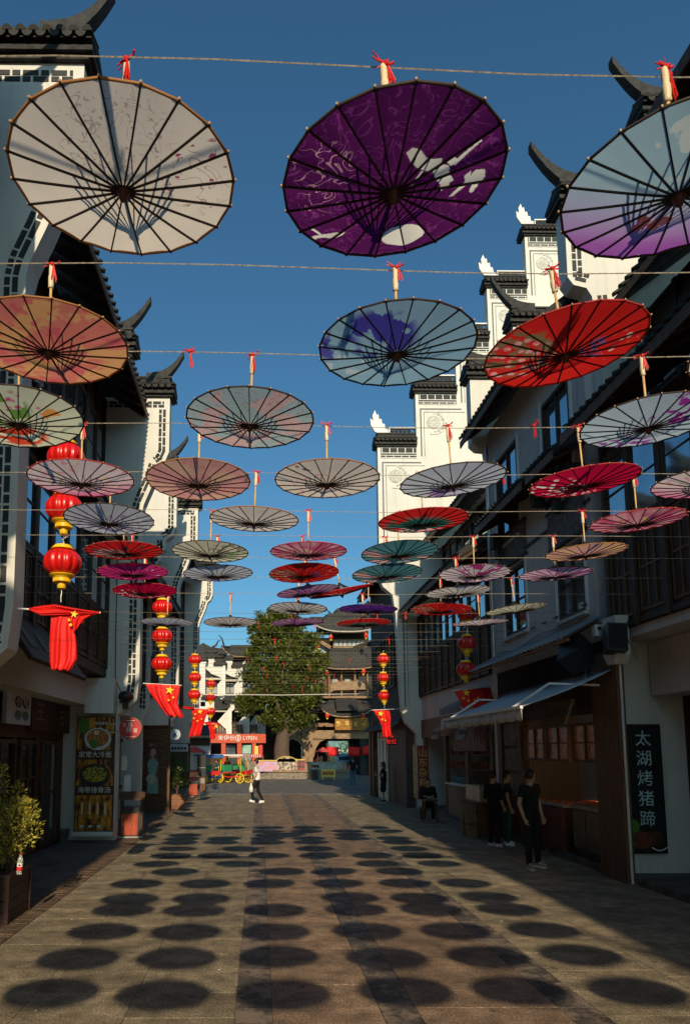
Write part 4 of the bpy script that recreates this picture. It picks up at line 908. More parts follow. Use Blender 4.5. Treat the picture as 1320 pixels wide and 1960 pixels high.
for k in range(1):
    for j in range(3): part('dim_picture', MB().box(5.9, 16.6, 1.05+j*.58, 5.93, 17.5, 1.55+j*.58), mat('dim_menu_picture', (.09,.05,.03), .6, .7, 5), h)
part('shelf_wall', MB().box(5.94, 16.5, .951, 5.99, 17.6, 2.749), WOOD, h)
# far right timber house
h = house('house', 'dark timber house on the right beside the tall stepped gable')
bay(h, 1, 5.9, 18.3, 26.49, 4.05, 7.05, [(5.55, 6.85)], pitch=.8)
roof(h, 1, 5.2, 7.15, 7.0, 8.3, 18.32, 26.48, pitch=.22, name='skirt_roof', maxn=40)
bay(h, 1, 6.9, 18.3, 26.4, 8.1, 9.75, [(8.35, 9.5)], pitch=.9)
roof(h, 1, 6.15, 9.8, 9.8, 12.3, 18.3, 26.45, pitch=.24)
part('lintel', MB().box(5.95, 18.3, 3.2, 8.5, 26.49, 4.045), SHADEGREY, h)
part('shop_back_wall', MB().box(8.6, 18.26, .12, 8.7, 26.49, 3.2), INTER, h)
part('cross_wall', MB().box(5.95, 18.1, .12, 8.6, 18.26, 3.2), SHADEGREY, h)
part('fascia_board', MB().box(5.9, 18.3, 2.55, 5.97, 26.49, 3.19), WOODM, h)
for y in (18.35, 20.6, 23.0, 25.9): part('post', MB().box(5.88, y, .12, 6.0, y+.22, 2.55), WOODM, h)
part('counter_front', MB().box(5.9, 20.85, .12, 5.98, 22.95, 1.05), mat('pale_panel', (.18,.13,.09), .6), h)
for k in range(14): part('jar', MB().lathe([(.06,0),(.065,.02),(.065,.15),(.04,.18),(.04,.21)], (6.05+.12*(k % 2), 20.98+k*.135, 1.1), 10), mat('jar_glass_teal', (.14,.2,.2), .15, .5, 6), h)
for z in (1.5, 1.95): part('shelf', MB().box(6.6, 20.8, z, 6.9, 25.6, z+.03), WOODM, h)
for k in range(26): part('tin', MB().lathe([(.07,0),(.07,.2)], (6.72, 20.95+.18*k, 1.531 if k % 2 else 1.981), 10), mat('tin_print', (.3,.1,.05), .4, .9, 5), h)
part('counter_top', MB().box(5.82, 20.85, 1.051, 6.3, 22.95, 1.1), WHITEP, h)
# house beyond the tall gable
h = house('house', 'dark slate-coloured side house between the tall gable and the square')
SLATE = mat('dark_slate_wall', (.035,.036,.04), .85, .3, 5)
part('wall', MB().box(5.35, 26.91, 3.3, 9, 34.5, 9.6), SLATE, h)
roof(h, 1, 4.75, 9.3, 8.5, 11.6, 26.95, 34.6, pitch=.25)
window(h, 1, 5.34, 28.3, 30.6, 4.6, 6.8, 3, 3, WOOD, .08)
window(h, 1, 5.34, 31.4, 33.6, 4.6, 6.8, 3, 3, WOOD, .08)
part('shop_front', MB().box(5.4, 26.92, 0, 9, 34.3, 3.29), mat('dim_shop_front', (.07,.05,.045), .7, .3, 3), h)
for y in (30.6, 31.5, 32.3): part('pale_door_post', MB().box(5.28, y, 0, 5.39, y+.28, 2.9), WHITEP, h)
window(h, 1, 5.38, 31.0, 32.2, .1, 2.6, 1, 2, WHITEP, .07)
part('corner_post', MB().box(5.15, 34.0, 0, 5.4, 34.5, 3.4), WOODM, h)
part('corner_post', MB().box(5.15, 33.2, 0, 5.32, 33.5, 3.4), WOODM, h)
part('shingle_eave', MB().prism([(4.9, 3.0), (5.35, 3.35), (5.35, 3.25), (4.9, 2.93)], 27.2, 34.5), TILE, h)
# ================================================================ LANTERNS
def lantern_parts():
    P = {}
    b = []
    for k in range(15):
        a = -math.pi/2*.86 + math.pi*.86*k/14; b.append((.245*math.cos(a)**.75+.0, .175*math.sin(a)/math.sin(math.pi*.43)))
    P['body'] = MB().lathe(b, n=72, lobes=12, amp=.13).mesh('body', LRED, True)
    P['top_cap'] = MB().lathe([(.05,.23),(.11,.225),(.12,.205),(.135,.2),(.135,.19),(.15,.178),(.16,.168),(.10,.165)], n=24).mesh('top_cap', LYEL)
    P['bottom_cap'] = MB().lathe([(.16,-.165),(.165,-.172),(.14,-.19),(.125,-.195),(.12,-.205),(.10,-.205)], n=24).mesh('bottom_cap', LYEL)
    fr = MB()
    for k in range(36):
        a = k*math.pi/18; fr.cbox((.105*math.cos(a), .105*math.sin(a), -.235), (.014,.012,.05), a)
    fr.lathe([(.102,-.206),(.102,-.258),(.06,-.262)], n=24)
    P['fringe'] = fr.mesh('fringe', LYEL)
    P['neck'] = MB().lathe([(.052,-.262),(.055,-.28),(.055,-.34),(.05,-.345)], n=16).mesh('neck', LYEL, True)
    P['hook'] = MB().tube([(0,0,.225),(.01,0,.27),(-.005,0,.31),(.03,0,.345),(.06,0,.35)], .006, 5).mesh('hook', WHITEP)
    return P
LP = lantern_parts()
CHAIN = MB().tube([(0,0,-.34),(.004,0,-.4),(-.004,0,-.46),(.0,0,-.52)], .007, 5).mesh('chain', METAL)
def lantern(px, py, D, label, grp, k=1, last=False):
    t = thing('lantern', label, 'lantern', aD(px, py, D), R.uniform(0, .5), grp); t.scale = (k,k,k)
    for n, me in LP.items(): link(n, me, t)
    link('chain', CHAIN, t); return t
nm = ['topmost', 'middle', 'lowest']
for pts, D, w, k in (([(127,876),(124,974),(120,1077)], 8.5, 'nearest string at left, above the bunched flag', .93), ([(311,1163),(311,1218),(310,1271)], 17.1, 'left string above the spread flag', 1),
                  ([(373,1263),(373,1297),(372,1330)], 25.4, 'slim left string, nearer the viewer', .95), ([(404,1309),(403,1335),(403,1362)], 34.0, 'farthest left string before the white houses', .95),
                  ([(893,1176),(893,1231),(891,1281)], 18.0, 'shaded right string over a drooping flag', .98), ([(733,1262),(733,1297),(735,1332)], 26.3, 'right string hanging before the pagoda', .93)):
    for i, (x, y) in enumerate(pts): lantern(x, y, D, f'{nm[i]} red lantern of the {w}', 'red lanterns hanging in strings of three', k)

# ================================================================ FLAGS
def star_mb(mb, c, r, rot=0, d=.012):
    pts = []
    for k in range(10):
        a = math.pi/2+rot+k*math.pi/5; q = r if k % 2 == 0 else r*.4; pts.append((c[0]+q*math.cos(a), c[2]+q*math.sin(a)))
    return mb.prism(pts, c[1]-d, c[1])
def flag(D, pole, sheets, stars, label, fold=.03):
    p0, p1 = aD(*pole[0], D), aD(*pole[1], D)
    t = thing('flag', label, 'flag', p0, 0, 'red flags on short poles along both walls'); W = Matrix.Translation(-p0)
    L = lambda v: tuple(W @ Vector(v))
    part('pole', MB().tube([L(p0), L(p1)], .012, 8), WHITEP, t)
    mb = MB()
    for si, rows in enumerate(sheets):
        nc = 22; ns = 5; vs = []; rr = []
        for a, b in zip(rows, rows[1:]):
            for q in range(ns): rr.append([a[i]+(b[i]-a[i])*q/ns for i in range(4)])
        rr.append(rows[-1])
        for ri, (xl, yl, xr, yr) in enumerate(rr):
            for c in range(nc+1):
                u = c/nc; v = ri/len(rr)
                dy = fold*(.35+v)*(math.sin(u*13+v*2+si)+.5*math.sin(u*29+v*5)+.35*math.sin(v*9+u*4)) - .02*si
                vs.append(L(aD(xl+(xr-xl)*u, yl+(yr-yl)*u + (1.5*math.sin(u*17)*v), D-.015+dy)))
        m = len(rr); fs = [(i*(nc+1)+c, i*(nc+1)+c+1, (i+1)*(nc+1)+c+1, (i+1)*(nc+1)+c) for i in range(m-1) for c in range(nc)]
        mb.add(vs, fs)
    me = mb.mesh('cloth', FLAGR, True); o = link('cloth', me, t)
    md = o.modifiers.new('thickness', 'SOLIDIFY'); md.thickness = .004
    for x, y, r in stars: part('star', star_mb(MB(), L(aD(x, y, D-.075)), r*D/1380*1.05, .2*math.sin(x)), FLAGY, t)
flag(8.5, ((34,1165),(193,1173)), [[(99,1170,150,1178),(97,1200,142,1196),(95,1235,147,1232),(96,1268,148,1262),(99,1281,136,1284)], [(135,1171,191,1173),(138,1190,166,1184),(142,1210,147,1205)], [(56,1164,56,1168),(78,1160,80,1178),(105,1157,105,1178),(130,1162,130,1177),(165,1168,165,1176),(190,1171,190,1175)]],
     [(143,1176,7.5),(133,1187,3.5),(136,1196,4)], 'red flag bunched on its pole under the nearest lanterns', .02)
flag(17.1, ((274,1308),(348,1312)), [[(278,1308,346,1312),(286,1324,342,1332),(298,1341,340,1348),(309,1356,347,1362),(322,1370,352,1374)]], [(325,1321,8.5),(332,1335,3),(323,1340,2.5)], 'red flag spread wide with its large yellow star showing', .04)
flag(25.4, ((349,1354),(402,1357)), [[(366,1356,400,1358),(370,1370,393,1375),(366,1390,388,1394),(361,1411,385,1408)], [(349,1353,349,1355),(360,1352,360,1358),(372,1354,372,1359)]], [(383,1362,5),(374,1367,2.2),(371,1375,2.2),(378,1380,2.2),(386,1376,2)], 'slim red flag below the third lantern string on the left', .05)
flag(34.0, ((388,1383),(424,1387)), [[(398,1385,414,1386),(401,1400,412,1400),(402,1416,412,1413)], [(389,1383,389,1384),(399,1381,399,1389),(412,1382,412,1390),(423,1386,423,1388)]], [(414,1390,4),(411,1394,1.6)], 'red flag knotted like a bow under the farthest left lanterns', .04)
flag(26.3, ((711,1359),(764,1357)), [[(714,1359,745,1360),(722,1372,748,1375),(730,1390,747,1392),(733,1412,750,1411)]], [(728,1366,5.5),(731,1377,2.6),(737,1379,2)], 'red flag twisting down under the right lantern string by the pagoda', .05)
flag(18.0, ((866,1322),(940,1315)), [[(868,1322,938,1316),(878,1340,942,1334),(886,1358,948,1348)]], [(892,1326,7),(886,1337,3),(896,1341,3),(908,1340,3),(913,1336,2.5)], 'shaded red flag partly behind the white awning', .03)
for i, (x, y) in enumerate(((415,1452),(448,1453))): pass

# ================================================================ SIGNS, POSTERS
def pos(D, x0, y0, x1, y1): a = aD(x0, y0, D); b = aD(x1, y1, D); return a, b
def board(name, label, cat, D, x0, y0, x1, y1, m, th=.04, frame=None):
    a, b = pos(D, x0, y0, x1, y1); cx = (a.x+b.x)/2; t = thing(name, label, cat, (cx, D, b.z)); w_ = (b.x-a.x)/2; h_ = a.z-b.z
    part('panel', MB().box(-w_, 0, 0, w_, th, h_), m, t)
    if frame:
        for q in ((-w_-.02, 0, -w_, h_), (w_, 0, w_+.02, h_), (-w_-.02, -.02, w_+.02, 0), (-w_-.02, h_, w_+.02, h_+.02)): part('frame', MB().box(q[0], -.012, q[1], q[2], th, q[3]), frame, t)
    return t, w_, h_
PRed = mat('sign_red', (.42,.02,.03), .4, .15, 6); PDk = mat('poster_dark_brown', (.05,.02,.012), .5, .5, 4)
# tall food banner
BAN = mat('banner_amber', (.60,.26,.02), .45, .2, 3.0, c2=(.05,.012,.008), thr=(.42,.6), stretch=(3,3,1))
t, w_, h_ = board('food_banner', 'tall amber food banner with two bowls in front of the first left shop', 'banner', 17.05, 150, 1373, 214, 1590, BAN, .05, mat('thin_black_frame', (.02,.02,.02), .5))
part('base', MB().box(-w_-.05, -.06, -.12, w_+.02, .12, -.021), WHITEP, t)
def disc(par, x, z, rx, rz, y, m, name='print', n=24, d=.004): 
    return part(name, MB().prism([(x+rx*math.cos(k*2*math.pi/n), z+rz*math.sin(k*2*math.pi/n)) for k in range(n)], y-d, y), m, par)
def u(yp, D=17.05): return (1590-yp)*D/1380*1.004   # height on the banner from a photo row
BL = mat('bowl_white', (.52,.58,.66), .3); BLK = mat('bowl_black', (.02,.02,.02), .4); NOOD = mat('noodle_food', (.45,.25,.04), .6, .4, 30, c2=(.25,.05,.02), thr=(.45,.55)); GRN = mat('herb_green', (.06,.18,.02), .6, .4, 30); SOUP = mat('yellow_soup_food', (.42,.34,.03), .5, .4, 20, c2=(.03,.06,.01), thr=(.42,.55)); EGG = mat('egg_white', (.7,.68,.6), .5)
disc(t, .05, u(1420), .31, .26, -.003, BL, 'bowl'); disc(t, .05, u(1418), .26, .21, -.008, NOOD, 'food'); disc(t, -.03, u(1430), .1, .1, -.013, GRN, 'food'); disc(t, .02, u(1408), .06, .05, -.018, EGG, 'food'); disc(t, .02, u(1408), .025, .022, -.023, mat('egg_yolk', (.7,.3,.02), .5), 'food')
disc(t, 0, u(1488), .36, .27, -.003, BLK, 'bowl'); disc(t, 0, u(1486), .29, .18, -.008, SOUP, 'food')
disc(t, -.28, u(1395), .12, .2, -.003, GRN, 'print')
part('caption_strip', MB().box(-w_, -.004, u(1459), w_, 0, u(1441)), PDk, t); part('caption_strip', MB().box(-w_, -.004, u(1525), w_, 0, u(1507)), PDk, t)
lettering('家常大冷面', .155, t, (0,-.012,u(1450)), bold=.003); lettering('海带排骨汤', .155, t, (0,-.012,u(1516)), bold=.003); lettering('相悦素食', .075, t, (.13,-.012,u(1391)))
for k in range(4):
    x = -.27+.18*k; part('price_strip', MB().box(x-.04, -.006, u(1568), x+.04, 0, u(1536)), mat('strip_ochre', (.5,.22,.03), .5), t)
    part('small_print', MB().box(x-.012, -.009, u(1560), x+.012, -.0065, u(1540)), TEXTW, t)
for k in range(3): disc(t, -.27+.2*k, u(1582), .05, .035, -.003, BL, 'print', 8)
# round projecting signs
def round_sign(px, py, D, r, m, label, rim):
    t = thing('round_sign', label, 'sign', aD(px, py, D), 0, 'round lamp-box signs sticking out from the left wall')
    part('lamp_box', MB().add(*(lambda l: ([(v[0], v[2], v[1]) for v in l.v], l.f))(MB().lathe([(r*.97,-.09),(r,-.08),(r,.08),(r*.97,.09)], n=40))), rim, t)
    disc(t, 0, 0, r*.94, r*.94, -.091, m, 'face', 40)
    part('bracket', MB().box(-r-.25, -.02, .08, -r*.9, .02, .11).box(-r-.25, -.02, -.11, -r*.9, .02, -.08), METAL, t)
    return t
t = round_sign(251, 1394, 17.0, .262, PRed, 'round red sign with white characters beside the tall food banner', mat('brass_rim', (.25,.17,.08), .4))
lettering('锅', .12, t, (0,-.102,.07), bold=.003); lettering('拌', .14, t, (-.03,-.102,-.05), bold=.003); lettering('饭', .11, t, (.12,-.102,-.06), bold=.003); lettering('石', .1, t, (-.13,-.102,.07), bold=.003)
part('underline', MB().box(-.12, -.098, -.2, .12, -.0955, -.19), TEXTW, t); part('underline', MB().box(-.1, -.098, .17, .1, -.0955, .185), TEXTW, t)
t = round_sign(336, 1406, 25.4, .19, mat('pale_blue_face', (.45,.55,.65), .5), 'round pale blue sign with dark emblem farther along the left wall', METAL)
NAVY = mat('navy_ink', (.03,.06,.15), .5)
part('emblem_ring', MB().tube([(.12*math.cos(k*math.pi/12), -.098, .12*math.sin(k*math.pi/12)) for k in range(25)], .006, 4), NAVY, t); disc(t, 0, .03, .045, .04, -.098, NAVY, 'emblem'); disc(t, 0, -.04, .07, .05, -.098, NAVY, 'emblem')
# shop signs along the left front
def side_sign(name, label, x, xa, xb, z0, z1, m, s=-1):
    ya, yb = sorted((aX(xa, 1380, s*x).y, aX(xb, 1380, s*x).y)); t = thing(name, label, 'sign', (s*x, (ya+yb)/2, z0)); L = (yb-ya)/2
    part('panel', MB().box(-.04, -L, 0, .04, L, z1-z0), m, t); return t, L
t, L = side_sign('shop_sign', 'white lit-box sign with black ovals at the left edge', 4.55, 8, 55, 2.58, 3.16, mat('cool_white_panel', (.5,.58,.62), .5))
for k, (c, q) in enumerate((('小', -.05), ('吃', .38))):
    yy = L*(-.1+ (0 if k == 0 else .62)); part('oval', MB().prismx([(yy+.19*math.cos(a*math.pi/12), .42+.11*math.sin(a*math.pi/12)) for a in range(24)], .0405, .046), BLACKP, t)
    lettering(c, .2, t, (.05, yy, .42), '+x', sx=1.4, bold=.004)
    part('bowl_print', MB().prismx([(yy+.2*math.cos(a*math.pi/10), .17+.09*math.sin(a*math.pi/10)) for a in range(20)], .0405, .045), mat('bowl_print_blue', (.1,.16,.4), .5), t); part('bowl_print', MB().prismx([(yy+.14*math.cos(a*math.pi/8), .19+.06*math.sin(a*math.pi/8)) for a in range(16)], .0455, .05), GRN, t)
t, L = side_sign('shop_sign', 'dark brown sign with pale characters next to the white one', 4.6, 58, 150, 2.5, 3.14, PDk)
PINKT = mat('dim_pink_lettering', (.30,.2,.2), .6)
lettering('王', .42, t, (.05, -L*.72, .36), '+x', PINKT, 1.5); 
for k, c in enumerate('石锅拌饭'): lettering(c, .4, t, (.05, L*.12+k*.46, .3), '+x', PINKT, 1.1, bold=.004)
# hanging plaque under the first left bay
t = thing('hanging_plaque', 'big dark plaque tilted under the left timber bay', 'plaque', (-3.5, 11.8, 3.75)); M = Matrix.Rotation(rad(-35), 3, 'Y')
part('panel', MB().cbox((0,0,0), (.07, 3.2, .85), M=M), WOOD, t)
for k in range(4): part('carved_stroke', MB().cbox(M @ Vector((.04, -1.1+.75*k, 0)), (.02, .32, .36), M=M), mat('dull_gilt', (.10,.06,.025), .6, .6, 30), t)
# posters on the plank wall and beyond
t, w_, h_ = board('poster', 'poster of a woman in a pale green dress on the plank wall', 'poster', 25.22, 281, 1419, 305, 1519, mat('poster_deep_red', (.12,.03,.035), .6, .3, 3), .02)
SK = mat('printed_skin', (.42,.26,.2), .6); GD = mat('printed_green_dress', (.16,.34,.30), .6, .25, 12); HR = mat('printed_black_hair', (.015,.012,.012), .6)
part('dress', MB().prism([(-w_*.8,0),(w_*.85,0),(w_*.75,.5),(w_*.45,.62),(w_*.8,1.05),(w_*.4,1.2),(-w_*.45,1.2),(-w_*.85,1.0),(-w_*.5,.62),(-w_*.75,.5)], -.004, 0), GD, t)
disc(t, 0, 1.42, .105, .13, -.008, SK, 'face'); disc(t, 0, 1.48, .15, .15, -.004, HR, 'hair'); part('neck', MB().box(-.04, -.006, 1.19, .04, -.0045, 1.32), SK, t); disc(t, -.06, .5, .16, .16, -.008, mat('printed_fan', (.35,.42,.32), .6), 'fan')
lettering('旗\n袍\n坊', .14, t, (-.06,-.008,h_-.27)) if 0 else None
for k in range(3): part('print_mark', MB().box(-.1, -.004, h_-.2-.16*k, -.02, 0, h_-.09-.16*k), mat('faded_print', (.3,.24,.22), .6), t)
part('print_mark', MB().box(.06, -.004, h_-.42, .08, 0, h_-.1), MATS['faded_print'], t)
t, w_, h_ = board('poster', 'dark produce poster with a pale header beside the potted tree', 'poster', 33.3, 325, 1423, 359, 1508, mat('produce_print', (.02,.09,.03), .5, .5, 3, c2=(.05,.015,.012), thr=(.4,.6)), .03)
part('header', MB().box(-w_, -.005, h_-.36, w_, 0, h_-.02), MATS['pale_blue_face'], t)
for k in range(5): part('print_mark', MB().box(-w_*.8+k*w_*.34, -.008, h_-.29, -w_*.8+k*w_*.34+w_*.24, -.0055, h_-.16), BLACKP, t)
for k, (x, y, w2, h2) in enumerate(((233,1447,10,27),(238,1484,12,44))):
    board('notice', ['white notice sheet taped on the door beneath the round red sign','white poster with a black silhouette low on the door'][k], 'notice', 18.4, x, y, x+w2, y+h2, WHITEP, .01)
# right: black menu board
t, w_, h_ = board('menu_board', 'tall black board with five white characters on the right wall', 'sign', 11.86, 1183, 1386, 1278, 1634, mat('board_black', (.006,.006,.007), .5, .3, 3), .05)
LT = mat('pale_blue_lettering', (.42,.56,.60), .6)
for k, c in enumerate('太湖烤猪蹄'): lettering(c, .27, t, (.04, -.006, h_-.25-.325*k), m=LT, bold=.005)
disc(t, -.22, .42, .12, .13, -.004, GRN, 'print'); disc(t, -.08, .22, .2, .14, -.006, mat('roast_print', (.12,.03,.012), .5, .6, 25), 'print'); disc(t, .16, .24, .13, .12, -.004, PDk, 'print'); part('plate_print', MB().tube([(.08+.25*k/8, -.006, .1-.05*math.sin(math.pi*k/8)) for k in range(9)], .01, 5), WHITEP, t)
# red vertical sign, totem, neon
def rsign(label, x, xa, xb, z0, z1, m, name='shop_sign'): return side_sign(name, label, x, xa, xb, z0, z1, m, 1)
def vboard(label, D, x0, y0, x1, y1, m, chars, size, tm, name='vertical_sign', bold=.004):
    t, w_, h_ = board(name, label, 'sign', D, x0, y0, x1, y1, m, .05)
    for k, c in enumerate(chars): lettering(c, size, t, (0, -.006, h_-(k+.75)*h_/(len(chars)+.35)), m=tm, bold=bold)
    return t, w_, h_
GOLD = mat('gold_lettering', (.55,.38,.08), .5)
vboard('dark red vertical sign with golden characters behind the seated person', 22.6, 798, 1427, 821, 1530, mat('sign_dark_red', (.20,.012,.02), .5), '山东杂粮煎', .30, GOLD)
t, w_, h_ = board('painted_totem', 'narrow yellow painted strip left of the dark red sign', 'sign', 22.8, 790, 1424, 796, 1527, mat('totem_yellow', (.6,.42,.2), .6, .5, 5, c2=(.3,.1,.05), thr=(.4,.55), stretch=(1,1,3)), .06)
NEON = mat('neon_red', (1,.03,.03), .4, emit=.8)
t = thing('neon_sign', 'small glowing red characters below the right flag', 'sign', aD(749, 1420, 27.4)); lettering('安', .19, t, (-.1,0,0), m=NEON); lettering('红', .19, t, (.1,0,0), m=NEON); part('backing', MB().box(-.22,.02,-.12,.22,.05,.12), BLACKP, t)
part('lamp_ball', MB().ball((-.06,0,.26), .03), NEON, t); part('lamp_ball', MB().ball((.03,0,.2), .035), NEON, t)
# menu fascia with columns of print on the right shop
xa = 5.86
ya, yb = aX(868, 1430, xa).y, aX(932, 1430, xa).y
t = thing('menu_fascia', 'brown menu board with columns of pale print over the open counter', 'sign', (xa, (ya+yb)/2, 2.08)); L = abs(ya-yb)/2
part('panel', MB().box(-.03, -L, 0, .03, L, .62), mat('menu_brown', (.10,.03,.025), .6), t)
for k in range(11):
    yy = L*(.88-.17*k); g = MB()
    for q in range(8): g.box(-.036, yy-.03, .12+q*.055, -.0305, yy+.03, .155+q*.055)
    stuff(part('print_column', g, MATS['faded_print'], t))
# tilted wooden boards with faint carving
for (px, py, D, w2, h2, lb) in ((1064, 1366, 12.9, .95, .5, 'tilted pale board with faint carved text high in the near right shop'), (885, 1402, 17.2, .7, .45, 'tilted beige board under the end of the white awning'), (835, 1404, 20.5, .75, .4, 'tilted brown board over the window of the far right shop')):
    p = aX(px, py, 5.55); t = thing('tilted_board', lb, 'board', p, 0, 'tilted wooden name boards over the right shops'); M = Matrix.Rotation(rad(22), 3, 'Y')
    L2 = w2*1.2
    part('panel', MB().cbox((0,0,0), (.05, L2, h2), M=M), mat('tan_board', (.17,.12,.075), .6, .2, 6), t)
    for q in range(6): part('carved_stroke', MB().cbox(M @ Vector((-.03, -L2*.38+q*L2*.15, .0)), (.01, L2*.07, h2*.3), M=M), mat('carved_shadow_brown', (.10,.06,.035), .7), t)
# ================================================================ AWNING
t = thing('awning', 'white fabric awning with scalloped valance over the right shop', 'awning', (5.85, 14.0, 3.45))
ya, yb = 11.7, 16.75; xo = 4.25; zo = 2.80
FAB = mat('awning_fabric', (.42,.46,.50), .85, .08, 6); FABD = mat('valance_fabric', (.55,.54,.50), .85, .3, 6)
vs = []; fs = []; n = 24
for k in range(n+1):
    y = ya+(yb-ya)*k/n
    for q in range(5): u_ = q/4; vs.append((5.85+(xo-5.85)*u_-5.85, y-14.0, 3.45+(zo-3.45)*u_-3.45 - .04*math.sin(math.pi*u_) + .006*math.sin(k*1.3)))
for k in range(n):
    for q in range(4): fs.append((k*5+q, k*5+q+1, k*5+q+6, k*5+q+5))
o = part('canopy_cloth', MB().add(vs, fs), FAB, t, True); md = o.modifiers.new('thickness', 'SOLIDIFY'); md.thickness = .006
vs = []; fs = []; n = 96
for k in range(n+1):
    y = ya+(yb-ya)*k/n; h_ = .2+.03*abs(math.sin(k*math.pi/4)); xw = .012*math.sin(k*.9)
    vs += [(xo-5.85, y-14, zo-3.45-.02), (xo-5.85+xw, y-14, zo-3.45-h_*.6), (xo-5.85+xw*1.6, y-14, zo-3.45-h_)]
for k in range(n): fs += [(k*3, k*3+1, k*3+4, k*3+3), (k*3+1, k*3+2, k*3+5, k*3+4)]
o = part('valance', MB().add(vs, fs), FABD, t, True); md = o.modifiers.new('thickness', 'SOLIDIFY'); md.thickness = .005
part('front_bar', MB().bar((xo-5.85, ya-14, zo-3.45), (xo-5.85, yb-14, zo-3.45), .05, .05), WHITEP, t)
part('end_flap', MB().prismx([(0,0)]*0 or [(yb-14, zo-3.45), (yb-14+.02, zo-3.45-.2), (yb-14+.25, zo-3.45-.25), (yb-14+.2, zo-3.45)], xo-5.85, xo-5.85+.02), WHITEP, t)
for y in (12.2, 16.2): part('arm', MB().bar((-.03, y-14, -.25), (-.85, y-14+.2, -.2), .035).bar((-.85, y-14+.2, -.2), (xo-5.85, y-14, zo-3.45), .035), WHITEP, t)
t = thing('awning', 'short grey awning behind the drooping flag on the right', 'awning', (5.85, 19.4, 3.6)); 
part('canopy_cloth', MB().add([(0,-1.1,0),(0,1.1,0),(-.75,1.1,-.35),(-.75,-1.1,-.35),(0,-1.1,.01),(0,1.1,.01),(-.75,1.1,-.34),(-.75,-1.1,-.34)], [(0,1,2,3),(7,6,5,4),(0,3,7,4),(1,5,6,2),(3,2,6,7)]), mat('grey_awning_fabric', (.2,.19,.19), .8), t)
part('valance', MB().box(-.755,-1.1,-.52,-.745,1.1,-.345), MATS['grey_awning_fabric'], t)
# ================================================================ SPEAKERS, LAMPS, BOXES
def speaker(c, dims, rot, label):
    t = thing('loudspeaker', label, 'loudspeaker', c); t.rotation_euler = rot; x, y, z = dims
    part('cabinet', MB().box(-x/2,-y/2,-z/2,x/2,y/2,z/2), BLACKP, t); part('grille', MB().box(-x*.44,-y/2-.01,-z*.44,x*.44,-y/2,z*.44), mat('speaker_grille', (.008,.008,.008), .8), t)
    part('bracket', MB().bar((x/2,0,0),(x/2+.12,.05,-.05),.04).bar((x/2+.12,.05,-.05),(x/2+.2,.1,-.3),.03), METAL, t); return t
speaker(aD(1102,1252,12.2), (.42,.4,.5), (rad(-25),rad(38),rad(20)), 'black loudspeaker tilted down under the near right canopy')
speaker(aD(1176,1223,11.3), (.3,.3,.45), (rad(-8),rad(4),rad(-10)), 'black loudspeaker upright at the corner of the wooden bay')
t = thing('junction_box', 'pale camera bracket box at the end of the corrugated canopy', 'box', aD(1145,1207,12.0)); part('box', MB().box(-.09,-.06,-.1,.07,.06,.1), WHITEP, t); part('gland', MB().lathe([(.03,-.02),(.03,.02)], (-.02,-.07,.03), 10), BLACKP, t); part('cover', MB().box(-.1,-.07,.101,.08,.07,.115), BLACKP, t)
t = thing('wall_light', 'black dome light with tangled cables on the first brick-edged gable', 'lamp', aD(240,1333,17.2)); part('dome', MB().ball((0,0,0), .17, 14, 9, (1,.8,.8)), BLACKP, t, True); part('mount', MB().box(-.06,0,-.3,.06,.12,-.1), BLACKP, t); part('cable', MB().tube([(-.1,0,.1),(-.25,.02,.4),(-.27,.02,1.5),(-.28,.02,4.6)], .012, 5), BLACKP, t); part('red_lens', MB().ball((.1,-.11,.0), .035), PRed, t)
LAMP = mat('lit_tube', (1,1,1), .3, emit=4)
t = thing('tube_light', 'lit white tube light inside the far right shop window', 'lamp', (6.3, 20.0, 2.75)); part('tube', MB().box(-.02,-.35,-.02,.02,.35,.02), LAMP, t); part('holder', MB().box(-.03,-.37,.021,.03,.37,.05), METAL, t)
t = thing('heat_lamp', 'small warm lamp over the grill counter in the near right shop', 'lamp', (6.7, 13.5, 2.05)); part('bulb', MB().ball((0,0,0), .05, sc=(1,1.6,.5)), mat('warm_bulb', (1,.85,.6), .3, emit=4), t); part('shade', MB().lathe([(.14,.02),(.05,.12),(.02,.14)]), BLACKP, t)
pl = bpy.data.lights.new('heat_lamp_light', 'POINT'); pl.energy = 9; pl.color = (1,.5,.2); pl.shadow_soft_size = .06; po = bpy.data.objects.new('heat_lamp_light', pl); col.objects.link(po); po.parent = t; po.location = (0, 0, -.09)
# grill counter
t = thing('grill_counter', 'steel counter heaped with glowing roast meat in the near right shop', 'counter', (6.35, 13.1, .22))
STEEL = mat('brushed_steel', (.25,.24,.23), .35, .3, 8, metal=.8)
part('top', MB().box(-.38,-.75,.78,.38,.95,.84), STEEL, t)
for k in range(3): part('cabinet_door', MB().box(-.36,-.72+k*.56,.05,-.33,-.2+k*.56,.76), mat('dim_steel_door', (.10,.08,.06), .35, .4, 3, metal=.4), t)
part('carcass', MB().box(-.325,-.74,-.1,.37,.94,.779), BLACKP, t)
MEAT = mat('glazed_roast', (.30,.07,.012), .25, .5, 10, coat=.6)
for k in range(11): part('roast_skewer', MB().tube([(-.34,-.62+k*.14,.88),(0,-.55+k*.14,.91),(.3,-.5+k*.14,.9)], [.025,.04,.02], 6), MEAT, t, True)
part('tray', MB().box(-.36,-.7,.841,.36,.9,.86), STEEL, t)
